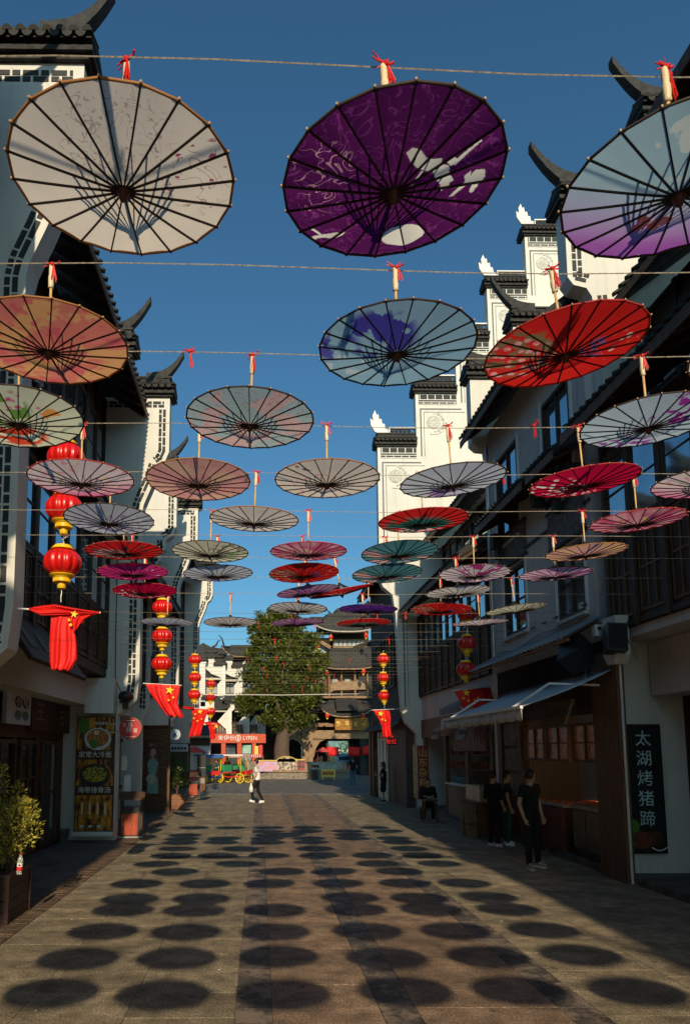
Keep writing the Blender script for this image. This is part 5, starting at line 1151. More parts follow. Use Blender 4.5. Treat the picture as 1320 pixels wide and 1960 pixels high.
# snack stand with cream panels
g = gp(905, 1596); t = thing('snack_stand', 'wooden snack stand with cream glass top behind the woman in black', 'stand', (5.38, 18.4, 0))
part('carcass', MB().box(-.1,-.55,0,.35,.75,.82), mat('stand_wood', (.12,.06,.03), .6, .3, 4), t)
part('glass_case', MB().box(.0,-.5,.83,.34,.7,1.22), mat('cream_glass', (.42,.36,.24), .2, .15, 3), t)
part('case_post', MB().box(-.01,.08,.83,.0,.1,1.22), METAL, t)
for k in range(5): part('print_mark', MB().box(-.106,-.45+k*.23,.35,-.1,-.36+k*.23,.72), MATS['faded_print'], t)
part('counter_edge', MB().box(-.14,-.58,.82,.36,.78,.829), WOODM, t)
for k in range(2): 
    c_ = thing('crate', ['upright tan crate leaning on the snack stand, left one','shorter tan crate leaning on the snack stand, right one'][k], 'crate', (5.1, 18.15-k*.4, 0), 0, 'crates by the snack stand')
    part('board', MB().box(-.12,-.08,0,.12,.08,.75-k*.2), mat('tan_crate', (.22,.14,.08), .7), c_); part('slat', MB().box(-.13,-.09,.3,.13,-.081,.36), WOODM, c_)
# stool
t = thing('stool', 'wooden stool with an open laptop in front of the seated person', 'stool', (5.0, 21.6, 0))
part('seat', MB().box(-.22,-.16,.62,.22,.16,.66), WOODM, t)
for a, b in ((-.17,-.12),(.17,-.12),(-.17,.12),(.17,.12)): part('leg', MB().bar((a*1.2,b*1.2,0),(a,b,.62),.035), WOODM, t)
t = thing('tablet', 'tablet with a pale screen lying on the stool', 'tablet', (5.0, 21.6, .662)); part('body', MB().box(-.13,-.1,0,.13,.1,.012), BLACKP, t); part('screen', MB().box(-.12,-.09,.0121,.12,.09,.014), mat('pale_screen', (.45,.55,.58), .2), t)
# ================================================================ BINS
def bin_(p, label, rz=0):
    t = thing('litter_bin', label, 'litter bin', p, rz, 'roofed litter bins along the street')
    ORG = mat('orange_bin_panel', (.36,.055,.018), .5, .35, 3, stretch=(8,8,.8)); DK = mat('dark_bin_metal', (.03,.028,.025), .5, .3, 6)
    part('body', MB().box(-.26,-.2,.03,.26,.2,.60), DK, t); part('door', MB().box(-.22,-.215,.06,.17,-.2,.57), ORG, t); part('side_panel', MB().box(.261,-.18,.06,.27,.18,.57), ORG, t)
    for a, b in ((-.24,-.18),(.24,-.18),(-.24,.18),(.24,.18)): part('post', MB().box(a-.02,b-.02,.60,a+.02,b+.02,.92), DK, t)
    part('inner_tub', MB().box(-.2,-.15,.601,.2,.15,.72), DK, t)
    part('roof', MB().prismx([(-.3,.9),(0,1.05),(.3,.9),(.3,.93),(0,1.09),(-.3,.93)], -.33, .33), mat('bin_roof_wood', (.09,.05,.03), .6), t)
    part('base', MB().box(-.3,-.24,0,.3,.24,.03), METAL, t)
    part('emblem', MB().prism([(-.025,.38),(.025,.38),(0,.43)], -.219, -.2155).prism([(-.06,.32),(-.03,.3),(-.03,.36)], -.219, -.2155).prism([(.06,.32),(.03,.3),(.03,.36)], -.219, -.2155), DK, t)
    part('handle', MB().box(-.2,-.225,.28,-.185,-.2151,.36), METAL, t)
    return t
b0 = bin_((gp(254,1600).x, 18.05, 0), 'orange roofed litter bin on the gutter beside the first gable', .05)
b1 = copy_tree(b0); b1.location = (gp(372,1524).x, 33.4, 0); b1['label'] = 'small orange roofed litter bin near the square on the left'
# upright black and wood box
t = thing('menu_stand', 'black upright stand with a wooden foot next to the farther bin', 'stand', (gp(390,1512).x, 37.5, 0)); part('case', MB().box(-.22,-.2,.75,.22,.2,1.85), BLACKP, t); part('foot_panel', MB().box(-.2,-.18,0,.2,.18,.749), WOODM, t); part('plate', MB().box(-.17,-.19,.42,.17,-.181,.68), MATS['faded_print'], t); part('shelf', MB().box(-.2,-.21,1.2,.2,-.201,1.22), METAL, t)
t = thing('bucket', 'small grey bucket by the foot of the tall food banner', 'bucket', (-4.55, 17.1, 0)); part('tub', MB().lathe([(.10,0),(.13,.26),(.135,.27)], n=20), mat('dim_plastic', (.12,.12,.11), .6), t); part('rim', MB().lathe([(.138,.262),(.138,.285),(.125,.285)], n=20), MATS['dim_plastic'], t)
# ================================================================ PLANTERS AND SHRUBS
def leaf_cloud(mb, c, rad_, n, L, r, up=.3, shell=.45):
    for _ in range(n):
        while 1:
            p = Vector((r.uniform(-1,1), r.uniform(-1,1), r.uniform(-1,1)))
            if shell < p.length < 1: break
        q = Vector(c)+Vector((p.x*rad_[0], p.y*rad_[1], p.z*rad_[2]))
        d = (p+Vector((r.uniform(-1,1), r.uniform(-1,1), r.uniform(-.6,1)+up))).normalized(); s = d.cross(Vector((r.uniform(-1,1), r.uniform(-1,1), r.uniform(-1,1)))).normalized(); l = L*r.uniform(.6,1.3); w2 = l*.24
        mb.add([q, q+d*l*.5+s*w2, q+d*l, q+d*l*.5-s*w2], [(0,1,2,3)])
def leaf_mat(name, c, c2, trans=.35, gloss=.35):
    m = bpy.data.materials.new(name); m.use_nodes = True; t = m.node_tree; b = t.nodes['Principled BSDF']; b.inputs['Roughness'].default_value = gloss
    g = t.nodes.new('ShaderNodeNewGeometry'); cr = t.nodes.new('ShaderNodeValToRGB'); cr.color_ramp.elements[0].color = (*c2, 1); cr.color_ramp.elements[1].color = (*c, 1); t.links.new(g.outputs['Random Per Island'], cr.inputs[0]); t.links.new(cr.outputs[0], b.inputs['Base Color'])
    tr = t.nodes.new('ShaderNodeBsdfTranslucent'); t.links.new(cr.outputs[0], tr.inputs[0]); ms = t.nodes.new('ShaderNodeMixShader'); ms.inputs[0].default_value = trans; t.links.new(b.outputs[0], ms.inputs[1]); t.links.new(tr.outputs[0], ms.inputs[2]); t.links.new(ms.outputs[0], t.nodes['Material Output'].inputs[0]); return m
GOLDLEAF = leaf_mat('variegated_leaf', (.66,.56,.09), (.10,.13,.02)); SHRUBLEAF = leaf_mat('shrub_leaf', (.16,.20,.04), (.05,.08,.02))
BARK = mat('bark', (.10,.065,.045), .9, .4, 6, .6, 20, stretch=(4,4,.6))
def planter(p, w_, d_, h_, label, rows, top=1.0, m=WOODH):
    t = thing('planter_box', label, 'planter', p)
    me1 = MB().box(-w_/2, -.01, 0, w_/2, .012, h_/rows-.008).mesh('plank', m); me2 = MB().box(-.012, -d_/2, 0, .01, d_/2, h_/rows-.008).mesh('plank', m)
    for k in range(rows):
        link('plank', me1, t, (0,-d_/2,k*h_/rows)); link('plank', me1, t, (0,d_/2,k*h_/rows)); link('plank', me2, t, (w_/2,0,k*h_/rows)); link('plank', me2, t, (-w_/2,0,k*h_/rows))
    for a, b in ((-1,-1),(1,-1),(1,1),(-1,1)): part('corner_post', MB().box(a*w_/2-.025, b*d_/2-.025, 0, a*w_/2+.025, b*d_/2+.025, h_), m, t)
    for q in ((-w_/2-.04,-d_/2-.04,w_/2+.04,-d_/2+.03),(-w_/2-.04,d_/2-.03,w_/2+.04,d_/2+.04),(-w_/2-.04,-d_/2+.031,-w_/2+.03,d_/2-.031),(w_/2-.03,-d_/2+.031,w_/2+.04,d_/2-.031)): part('rim_board', MB().box(q[0],q[1],h_+.001,q[2],q[3],h_+.03), m, t)
    part('soil', MB().box(-w_/2+.02,-d_/2+.02,0,w_/2-.02,d_/2-.02,h_-.06), mat('soil', (.04,.03,.02), .95), t); return t
REDW = mat('dark_red_wood', (.032,.011,.008), .5, .35, 3, .2, 20, stretch=(.8,.8,8))
planter((-3.38, 9.5, 0), .62, .84, .56, 'dark wooden planter cut by the lower left edge', 4, m=REDW)
r = random.Random(5); s_ = thing('shrub', 'yellow-green leafy shrub in the planter at the left edge', 'shrub', (-3.17, 9.5, .5))
mb = MB()
for c, q, n in (((0,0,.62),(.36,.36,.34),950),((-.1,-.1,.35),(.25,.25,.2),320),((.12,-.1,.8),(.22,.22,.2),420),((-.12,-.12,1.18),(.06,.06,.28),110),((.05,.0,1.0),(.1,.1,.2),120)): leaf_cloud(mb, c, q, n, .055, r)
stuff(part('foliage', mb, GOLDLEAF, s_)); st = MB()
for k in range(8): a = k*.8; st.tube([(0,0,0),(.06*math.cos(a),.06*math.sin(a),.3),(.2*math.cos(a),.2*math.sin(a),.7)], [.012,.009,.004], 5)
st.tube([(-.03,-.03,.0),(-.1,-.1,.7),(-.12,-.12,1.4)], [.012,.008,.003], 5); part('stem', st, BARK, s_)
planter((-3.02, 26.5, 0), .56, .5, .48, 'small brown planter box beside the plank wall', 4, m=mat('reddish_planks', (.24,.10,.05), .6, .35, 3, stretch=(.8,.8,9)))
s_ = thing('potted_tree', 'small airy tree in the brown planter by the plank wall', 'shrub', (-3.02, 26.5, .42)); mb = MB()
for c, q, n in (((0,0,.75),(.34,.34,.3),420),((.2,0,.6),(.28,.25,.2),220),((-.22,0,.55),(.2,.2,.2),140)): leaf_cloud(mb, c, q, n, .09, r)
stuff(part('foliage', mb, SHRUBLEAF, s_)); part('trunk', MB().tube([(0,0,0),(.03,0,.3),(-.02,0,.7)], [.03,.022,.01], 6).tube([(.02,0,.25),(.2,0,.6)], [.016,.006], 5).tube([(.02,0,.2),(-.2,0,.55)], [.016,.006], 5), BARK, s_)
# bottle on the planter rim
t = thing('bottle', 'clear plastic bottle with red cap and label on the planter rim', 'bottle', (aD(35,1690,9.08).x, 9.1, .592)); t.rotation_euler = (0, rad(4), 0)
PLA = bpy.data.materials.new('clear_plastic'); PLA.use_nodes = True; b = PLA.node_tree.nodes['Principled BSDF']; b.inputs['Transmission Weight'].default_value = .75; b.inputs['Roughness'].default_value = .08; b.inputs['Base Color'].default_value = (.85,.9,.88,1); b.inputs['IOR'].default_value = 1.3
part('body', MB().lathe([(.028,0),(.033,.01),(.033,.17),(.03,.19),(.014,.225),(.013,.235)], n=20), PLA, t, True); part('cap', MB().lathe([(.016,.236),(.016,.255),(.014,.257)], n=16), PRed, t)
part('label_band', MB().lathe([(.0345,.05),(.0345,.14)], n=20), WHITEP, t); part('label_band', MB().lathe([(.035,.05),(.035,.095)], n=20), mat('bright_red_print', (.7,.02,.02), .4), t); disc(t, .005, .115, .012, .012, -.0345, BLACKP, 'logo', 8)

r = random.Random(21)
def scrap(n, x0, x1, y0, y1, s0, s1, m, name, lb, z=.008):
    mb = MB()
    for _ in range(n):
        x, y = r.uniform(x0, x1), r.uniform(y0, y1); a = r.uniform(0, 3.1); q = r.uniform(s0, s1); c, s_ = math.cos(a)*q, math.sin(a)*q
        mb.add([(x-c,y-s_,z),(x+s_*.5,y-c*.5,z+q*.3),(x+c,y+s_,z+.002),(x-s_*.5,y+c*.5,z+q*.15)], [(0,1,2,3)])
    o = stuff(link(name, mb.mesh(name, m, fix=False))); o['label'] = lb; return o
scrap(260, -3.3, -2.75, 9.5, 16, .006, .018, mat('dry_leaf', (.32,.22,.10), .8, .5, 30), 'fallen_leaves', 'dry leaves and chips scattered along the brick gutter')
scrap(40, -2.8, 3.6, 6, 22, .008, .02, WHITEP, 'paper_litter', 'small pale paper scraps scattered on the street')
# small wall fixtures: hooks where the wires meet the walls, cables along the facades
for s_, x, zz in ((1, 5.86, 4.72), (-1, -3.70, 4.72)):
    for k in range(14):
        y = (12.8 if s_ > 0 else 9.2)+k*.62
        if s_ < 0 and y > 16.8: break
        if s_ > 0 and y > 17.7: break
        t = thing('wire_hook', 'small black hook plate on the ' + ('shaded facade where a wire ends' if s_ > 0 else 'dark left timber front where a wire ends'), 'hook', (x, y, zz), 0, 'hook plates that hold the street wires')
        part('plate', MB().box(-.012, -.09, -.018, .012, .09, .018), BLACKP, t); part('eye', MB().tube([(-s_*.01,0,0),(-s_*.06,0,.0)], .008, 5), METAL, t)
t = thing('cable', 'thin black cable sagging along the shaded facade below its windows', 'cable', (5.86, 12.6, 4.5)); part('run', MB().tube([(0, .42*k, -.05*math.sin(k*.9)-.02*k*.3) for k in range(13)], .01, 5), BLACKP, t)
t = thing('downpipe', 'grey rain pipe at the far end of the shaded facade', 'pipe', (5.82, 17.75, 0)); part('pipe', MB().tube([(0,0,4.4),(0,0,9.9)], .045, 8), METAL, t)
for z in (5, 6.5, 8, 9.5): part('clip', MB().lathe([(.055,-.02),(.055,.02)], (0,0,z), 8), METAL, t)
t = thing('air_conditioner', 'boxy outdoor air conditioner unit under the left timber bay', 'air conditioner', (-3.95, 20.5, 3.35)) if 0 else None
# ================================================================ PEOPLE
SKIN = mat('skin', (.42,.25,.17), .5, .08, 12); HAIRM = mat('black_hair', (.012,.01,.009), .45, .4, 40, .3, 90); EYE = mat('dark_eye', (.02,.015,.012), .2); LIP = mat('lips', (.30,.11,.09), .5)
def cloth_m(n, c, var=.15): return mat(n, c, .85, var, 5, .35, 12, .2)
def caps(mb, p, q, r0, r1, n=14): 
    mb.tube([p, q], [r0, r1], n); mb.ball(p, r0, 12, 8); mb.ball(q, r1, 12, 8); return mb
def remesh(name, mb, vox, m, parent, smooth=1):
    me = mb.mesh(name, m); o = bpy.data.objects.new(name, me); col.objects.link(o)
    md = o.modifiers.new('r', 'REMESH'); md.mode = 'VOXEL'; md.voxel_size = vox; md.use_smooth_shade = True
    if smooth: s2 = o.modifiers.new('s', 'SMOOTH'); s2.iterations = smooth*4; s2.factor = .5
    dg = bpy.context.evaluated_depsgraph_get(); new = bpy.data.meshes.new_from_object(o.evaluated_get(dg)); new.name = name
    bpy.data.objects.remove(o); bpy.data.meshes.remove(me)
    new.materials.clear(); new.materials.append(m); new.shade_smooth()
    return link(name, new, parent)
def hand(mb, w_, d, nrm, curl=.5, s=1, side=1):
    d = Vector(d).normalized(); nrm = Vector(nrm); nrm = (nrm-d*nrm.dot(d)).normalized(); x = d.cross(nrm)*side; w_ = Vector(w_)
    palm = w_+d*.045
    for k in (-1, 0, 1): mb.tube([w_+x*k*.012, w_+d*.085+x*k*.026], [.017*s, .014*s], 8)
    for k, L in enumerate((.068, .078, .073, .058)):
        b = w_+d*.085+x*(.033-.022*k); m1 = b+(d*math.cos(curl*.6)+nrm*math.sin(curl*.6))*L*.5; t_ = m1+(d*math.cos(curl*1.7)+nrm*math.sin(curl*1.7))*L*.5
        mb.tube([b-d*.02, b, m1, t_], [.0095, .0092, .0085, .007], 7); mb.ball(t_, .007, 7, 5)
    b = w_+d*.03+x*.03; m1 = b+(d*.7+x*.6+nrm*.25).normalized()*.035; t_ = m1+(d*.9+nrm*.4+x*.1).normalized()*.03
    mb.tube([b-x*.015, b, m1, t_], [.013, .012, .0105, .008], 7); mb.ball(t_, .008, 7, 5)
def person(label, loc, rz, P, top, bottom, shoe, sleeve=.45, H=1.7, skirt=False, longhair=False, bun=False, female=False, glasses=False, cap_=None, mask=None, head_turn=0, apron=None, tan=None):
    t = thing('person', label, 'person', loc, rz); k = H/1.7; t.scale = (k,k,k); g = lambda n: Vector(P[n])
    sw = .165 if female else .185; hd = g('head')
    HR_ = Matrix.Rotation(head_turn, 3, 'Z'); hv = lambda x, y, z: hd + HR_ @ Vector((x, y, z))
    b = MB()
    # head and neck
    b.ball(hd+Vector((0,0,.02)), .095, 16, 12, (.82, 1.0, 1.12)); b.ball(hv(0,.025,-.055), .062, 14, 10, (.9,1,.95)); b.tube([hv(0,.085,.02), hv(0,.112,-.02), hv(0,.095,-.03)], [.008,.015,.012], 8)
    b.ball(hv(.08,-.005,-.01), .022, 8, 6, (.4,.8,1.2)); b.ball(hv(-.08,-.005,-.01), .022, 8, 6, (.4,.8,1.2)); b.ball(hv(0,.085,-.055), .016, 8, 6, (1.5,.7,.5))
    caps(b, g('neck'), hd+Vector((0,-.01,-.05)), .055, .05)
    # trunk
    caps(b, g('chest')+Vector((-.07,0,0)), g('chest')+Vector((.07,0,0)), .105, .105); caps(b, g('pelvis')+Vector((-.06,0,0)), g('pelvis')+Vector((.06,0,0)), .10, .10); caps(b, g('pelvis'), g('chest'), .115, .12); caps(b, g('shl'), g('shr'), .055, .055)
    for s_, a in ((-1,'l'),(1,'r')):
        caps(b, g('sh'+a), g('el'+a), .046, .036); caps(b, g('el'+a), g('wr'+a), .037, .026); hand(b, g('wr'+a), g('wr'+a)-g('el'+a), P.get('palm'+a, (-s_,0.3,0)), P.get('curl', .6), 1, s_)
        caps(b, g('hp'+a), g('kn'+a), .078, .052); caps(b, g('kn'+a), g('an'+a), .052, .034); caps(b, g('an'+a), g('an'+a)+Vector(P.get('ft'+a, (0,.13,-.04))), .036, .03)
    remesh('body', b, .0085, tan or SKIN, t, 1)
    # shirt
    c = MB(); e_ = .016; caps(c, g('chest')+Vector((-.085,0,0)), g('chest')+Vector((.085,0,0)), .118, .118); caps(c, g('chest')+Vector((0,0,-.02)), g('pelvis')+Vector((0,0,.02)), .142, .138)
    caps(c, g('pelvis')+Vector((-.07,0,.01)), g('pelvis')+Vector((.07,0,.01)), .112, .112); caps(c, g('shl')+Vector((.01,0,-.01)), g('shr')+Vector((-.01,0,-.01)), .068, .068)
    for a in 'lr': m_ = g('sh'+a).lerp(g('el'+a), min(1, sleeve)); caps(c, g('sh'+a), m_, .066, .058 if sleeve < 1 else .05); (caps(c, g('el'+a), g('el'+a).lerp(g('wr'+a), sleeve-1), .052, .042) if sleeve > 1 else None)
    remesh('shirt', c, .012, top, t, 1)
    c = MB(); caps(c, g('pelvis')+Vector((-.06,0,-.02)), g('pelvis')+Vector((.06,0,-.02)), .118, .118)
    for a in 'lr':
        if skirt: caps(c, g('hp'+a), g('kn'+a)+Vector((0,0,.04)), .105, .12)
        else: caps(c, g('hp'+a), g('kn'+a), .093, .068); caps(c, g('kn'+a), g('an'+a)+Vector((0,0,.02)), .068, .052)
    if skirt: caps(c, g('hpl').lerp(g('hpr'), .5), g('knl').lerp(g('knr'), .5)+Vector((0,0,.04)), .12, .13)
    remesh('skirt' if skirt else 'trousers', c, .012, bottom, t, 1)
    for a in 'lr':
        an = g('an'+a); f = Vector(P.get('ft'+a, (0,.13,-.04))); c = MB(); caps(c, an+Vector((0,0,-.03))-f*.2, an+f*.9+Vector((0,0,.005)), .042, .036); caps(c, an, an+f*.3, .043, .04)
        so_ = remesh('shoe', c, .009, shoe, t, 1); part('sole', MB().bar(an+Vector((0,0,-.075))-f*.45*1, an+f*1.15+Vector((0,0,-.035)), .075, .02), WHITEP, t)
    # hair
    c = MB(); c.ball(hv(0,-.018,.045), .105, 18, 12, (.86,1.0,1.02)); 
    if longhair: caps(c, hv(0,-.06,0), hv(0,-.09,-.14), .07, .05); c.ball(hv(.05,-.04,-.04), .05); c.ball(hv(-.05,-.04,-.04), .05)
    if bun: c.ball(hv(0,-.10,.09), .05)
    cut = MB()
    o = remesh('hair', c, .01, HAIRM, t, 1)
    # keep hair off the face: push the front-lower verts back
    inv = HR_.transposed()
    for v in o.data.vertices:
        q = inv @ (v.co-hd)
        if q.y > .01 and q.z < .065: q.y = .01-.02*min(1, (.065-q.z)/.05); v.co = hd + HR_ @ q
        elif not longhair and q.z < -.03: q.z = -.03; v.co = hd + HR_ @ q
    for s_ in (-1, 1): part('eye', MB().ball(hv(s_*.031,.088,.012), .009, 8, 5, (1.4,.5,.6)), EYE, t); part('eyebrow', MB().bar(hv(s_*.016,.097,.032), hv(s_*.047,.088,.034), .006, .005), HAIRM, t)
    part('mouth', MB().bar(hv(-.02,.088,-.058), hv(.02,.088,-.058), .006, .006), LIP, t)
    if mask: part('face_mask', MB().ball(hv(0,.055,-.035), .06, 12, 8, (1,.85,.85)), mask, t, True)
    if glasses:
        gm = MB()
        for s_ in (-1, 1): gm.tube([hv(s_*.033+.022*math.cos(q*math.pi/5), .102, .012+.017*math.sin(q*math.pi/5)) for q in range(11)], .0025, 4); gm.bar(hv(s_*.055,.10,.015), hv(s_*.08,0,.01), .004)
        gm.bar(hv(-.011,.102,.015), hv(.011,.102,.015), .003); part('glasses', gm, BLACKP, t)
    if apron: part('bib', MB().box(-.11,.125,.6,.11,.135,1.25), apron, t)
    return t
def stand(**kw):
    P = dict(pelvis=(0,0,.93), chest=(0,.0,1.27), neck=(0,0,1.42), head=(0,.02,1.575), shl=(-.175,0,1.385), shr=(.175,0,1.385), ell=(-.22,-.02,1.11), elr=(.22,-.02,1.11), wrl=(-.22,.05,.87), wrr=(.22,.05,.87), hpl=(-.085,0,.89), hpr=(.085,0,.89), knl=(-.1,.02,.5), knr=(.1,.02,.5), anl=(-.11,-.02,.085), anr=(.11,-.02,.085))
    P.update(kw); return P
BLK_T = cloth_m('black_shirt_cloth', (.012,.012,.014)); BLK_P = cloth_m('black_trouser_cloth', (.012,.012,.013)); WHT = cloth_m('white_tee_cloth', (.72,.72,.70)); JEAN = cloth_m('blue_jeans_cloth', (.07,.13,.20), .3); TAN_S = cloth_m('tan_shoe', (.32,.24,.16)); WHS = cloth_m('white_shoe', (.75,.74,.72)); DKG = cloth_m('dark_green_trouser_cloth', (.02,.07,.05)); GREY_T = cloth_m('dark_grey_cloth', (.03,.03,.033))
# walking man: local +y is forward; he walks to the left of the street (-x)
P = stand(chest=(0,.03,1.27), head=(0,.06,1.575), neck=(0,.03,1.42), shl=(-.17,.05,1.385), shr=(.17,.0,1.385), ell=(-.21,.03,1.12), wrl=(-.2,.16,.90), elr=(.21,-.08,1.12), wrr=(.2,.02,.90), hpl=(-.085,0,.89), hpr=(.085,0,.89), knl=(-.09,.20,.52), anl=(-.09,.16,.12), knr=(.09,-.03,.49), anr=(.09,-.22,.10), ftl=(0,.13,-.01), ftr=(0,.13,-.05))
person('man in white tee and black trousers striding left across the sunlit street', (-.12, 29.2, 0), math.pi/2, P, WHT, BLK_P, WHS, H=1.72)
t = thing('plastic_bag', 'white and green plastic bag hanging from the walking man\'s hand', 'bag', (-.36, 29.0, .60)); part('sack', MB().lathe([(.03,-.16),(.075,-.15),(.09,-.05),(.06,.08),(.03,.16),(.02,.22)], n=12), WHITEP, t, True); part('contents', MB().lathe([(.05,-.13),(.0905,-.06),(.05,.0)], n=10), GRN, t); part('handle', MB().tube([(-.02,0,.2),(0,0,.27),(.02,0,.2)], .006, 5), WHITEP, t)
person('man in black tee and blue jeans seen from behind at the edge of the square', (5.35, 42.0, 0), rad(10), stand(wrl=(-.2,.12,.9), wrr=(.2,.15,1.0), knl=(-.1,.06,.5), anl=(-.1,.05,.085)), BLK_T, JEAN, GREY_T, H=1.72)
person('woman in black dress and face mask looking at her phone by the pale doorway', (5.0, 29.6, 0), rad(75), stand(ell=(-.2,.02,1.12), wrl=(-.1,.24,1.14), elr=(.2,.02,1.12), wrr=(.1,.24,1.14), palml=(0,0,1), palmr=(0,0,1)), BLK_T, BLK_T, GREY_T, H=1.62, skirt=True, longhair=True, female=True, mask=mat('pale_blue_mask', (.3,.42,.5), .8))
t = thing('phone', 'smartphone held by the woman in the face mask', 'phone', (4.73, 29.68, 1.17)); part('body', MB().box(-.04,-.075,0,.04,.075,.01), BLACKP, t); part('screen', MB().box(-.035,-.07,.0101,.035,.07,.012), MATS['pale_screen'], t)
SP = stand(pelvis=(0,0,.50), chest=(0,.10,.84), neck=(0,.14,.98), head=(0,.2,1.12), shl=(-.17,.12,.95), shr=(.17,.12,.95), ell=(-.22,.2,.70), elr=(.22,.2,.70), wrl=(-.1,.4,.72), wrr=(.1,.4,.72), hpl=(-.09,.03,.46), hpr=(.09,.03,.46), knl=(-.15,.42,.47), knr=(.15,.42,.47), anl=(-.15,.4,.085), anr=(.15,.45,.085), palml=(0,0,-1), palmr=(0,0,-1))
person('person in black seated and bent over a tablet beside the dark red sign', (5.12, 22.35, 0), rad(172), SP, BLK_T, BLK_P, GREY_T, sleeve=1.6)
t = thing('chair', 'low dark chair under the person bent over the tablet', 'chair', (5.12, 22.4, 0)); part('seat', MB().box(-.2,-.2,.34,.2,.2,.375), WOOD, t)
for a, b in ((-.17,-.17),(.17,-.17),(-.17,.17),(.17,.17)): part('leg', MB().box(a-.02,b-.02,0,a+.02,b+.02,.34), WOOD, t)
person('woman in black cold-shoulder top with hair in a bun beside the snack stand', (5.12, 16.05, 0), rad(-60), stand(wrl=(-.2,.1,.88), wrr=(.19,.12,.9)), BLK_T, BLK_P, WHS, sleeve=1.0, H=1.63, bun=True, female=True)
person('bystander with dark green trousers and white shoes hidden behind the man in glasses', (5.5, 16.3, 0), rad(-100), stand(), GREY_T, DKG, WHS, H=1.62)
person('man in black polo shirt and glasses looking towards the grill, tan shoes', (4.88, 13.2, 0), rad(-150), stand(shl=(-.185,0,1.39), shr=(.185,0,1.39), ell=(-.25,-.03,1.12), wrl=(-.23,.06,.88), elr=(.25,-.03,1.12), wrr=(.23,.05,.88), anl=(-.16,-.02,.085), anr=(.14,.04,.085), knl=(-.13,.02,.5), knr=(.13,.03,.5), ftl=(-.03,.13,-.04), ftr=(.05,.12,-.04)), BLK_T, BLK_P, TAN_S, H=1.74, glasses=True, head_turn=rad(75))
person('cook in a beige top standing in the dim shop behind the grill counter', (7.25, 13.7, .12), rad(90), stand(), cloth_m('beige_cloth', (.22,.14,.09)), BLK_P, GREY_T, H=1.68)
# ================================================================ SQUARE BEYOND THE STREET
def hip_roof(par, cx, y, w_, z0, h, depth, curl=.5, name='roof', m=None, trimm=None):
    """curved hipped eave facing the street: tiled sheet sagging between upturned corners"""
    vs = []; fs = []; nu, nv = 24, 6; tw = w_*.62
    for j in range(nv+1):
        v = j/nv; hw = w_*(1-v)+tw*v
        for i in range(nu+1):
            u_ = i/nu*2-1; z = z0+h*(v**1.3)+curl*(abs(u_)**3)*(1-v)
            vs.append((cx+hw*u_, y-depth*(1-v)-.25*abs(u_)**3*(1-v), z))
    for j in range(nv):
        for i in range(nu): a = j*(nu+1)+i; fs.append((a, a+1, a+nu+2, a+nu+1))
    o = part(name, MB().add(vs, fs), m or TILEP, par); md = o.modifiers.new('thickness', 'SOLIDIFY'); md.thickness = .12
    rm = MB()
    n = int(w_*2/.2)
    for k in range(n+1):
        u_ = -1+2*k/n; pts = []
        for j in range(nv+1):
            v = j/nv; hw = w_*(1-v)+tw*v; pts.append((cx+hw*u_, y-depth*(1-v)-.25*abs(u_)**3*(1-v), z0+h*(v**1.3)+curl*(abs(u_)**3)*(1-v)+.04))
        rm.tube(pts, .045, 4, False)
    stuff(part('tile_ribs', rm, TILEP, par))
    em = MB(); pts = [(cx+w_*(i/nu*2-1), y-depth-.25*abs(i/nu*2-1)**3-.02, z0+curl*abs(i/nu*2-1)**3-.06) for i in range(nu+1)]
    em.tube(pts, .06, 6); part('eave_board', em, trimm or mat('weathered_eave_wood', (.30,.19,.11), .7, .4, 6), par)
    for s_ in (-1, 1):
        pts = [(cx+s_*(tw+(w_-tw)*q/6), y-depth*q/6, z0+h*((1-q/6)**1.3)+curl*(q/6)+.1+(.35*curl*max(0, q-4))) for q in range(7)]; pts.append((cx+s_*(w_+.25), y-depth-.2, z0+curl*2.1))
        part('upturned_ridge', MB().tube(pts, [.1,.1,.1,.1,.09,.08,.06,.03], 6), TILE, par)
    part('ridge', MB().box(cx-tw*.95, y-.1, z0+h, cx+tw*.95, y+.1, z0+h+.28), TILE, par)
PWOOD = mat('pagoda_timber', (.25,.145,.075), .65, .35, 4, .3, 20); PSTONE = mat('gate_stone', (.28,.185,.11), .85, .25, 4, .5, 14); PGLASS = mat('pagoda_window', (.35,.38,.38), .2, .3, 3)
TILEP = mat('weathered_grey_tile', (.055,.053,.05), .7, .4, 6, .4, 40)
D = 62.0; K_ = D/1380*1.003
def X_(px): return aD(px, 1400, D).x
def Z_(py): return aD(660, py, D).z
pg = thing('pagoda', 'tiered timber and stone gate tower with curved black roofs at the street end', 'pagoda', (X_(665), D, 0)); base = pg.location.copy()
def pp(name, mb, m, **kw):
    mb.v = [(x-base.x, y-base.y, z) for x, y, z in mb.v]; return part(name, mb, m, pg, **kw)
_op = part
def part_p(name, mb, m, parent=None, smooth=False, **kw):
    if parent is pg: mb.v = [(x-base.x, y-base.y, z) for x, y, z in mb.v]
    return _op(name, mb, m, parent, smooth, **kw)
part = part_p
B = lambda x0, x1, y0, y1, d0=0, d1=.5: MB().box(X_(x0), D+d0, Z_(y1), X_(x1), D+d1, Z_(y0))
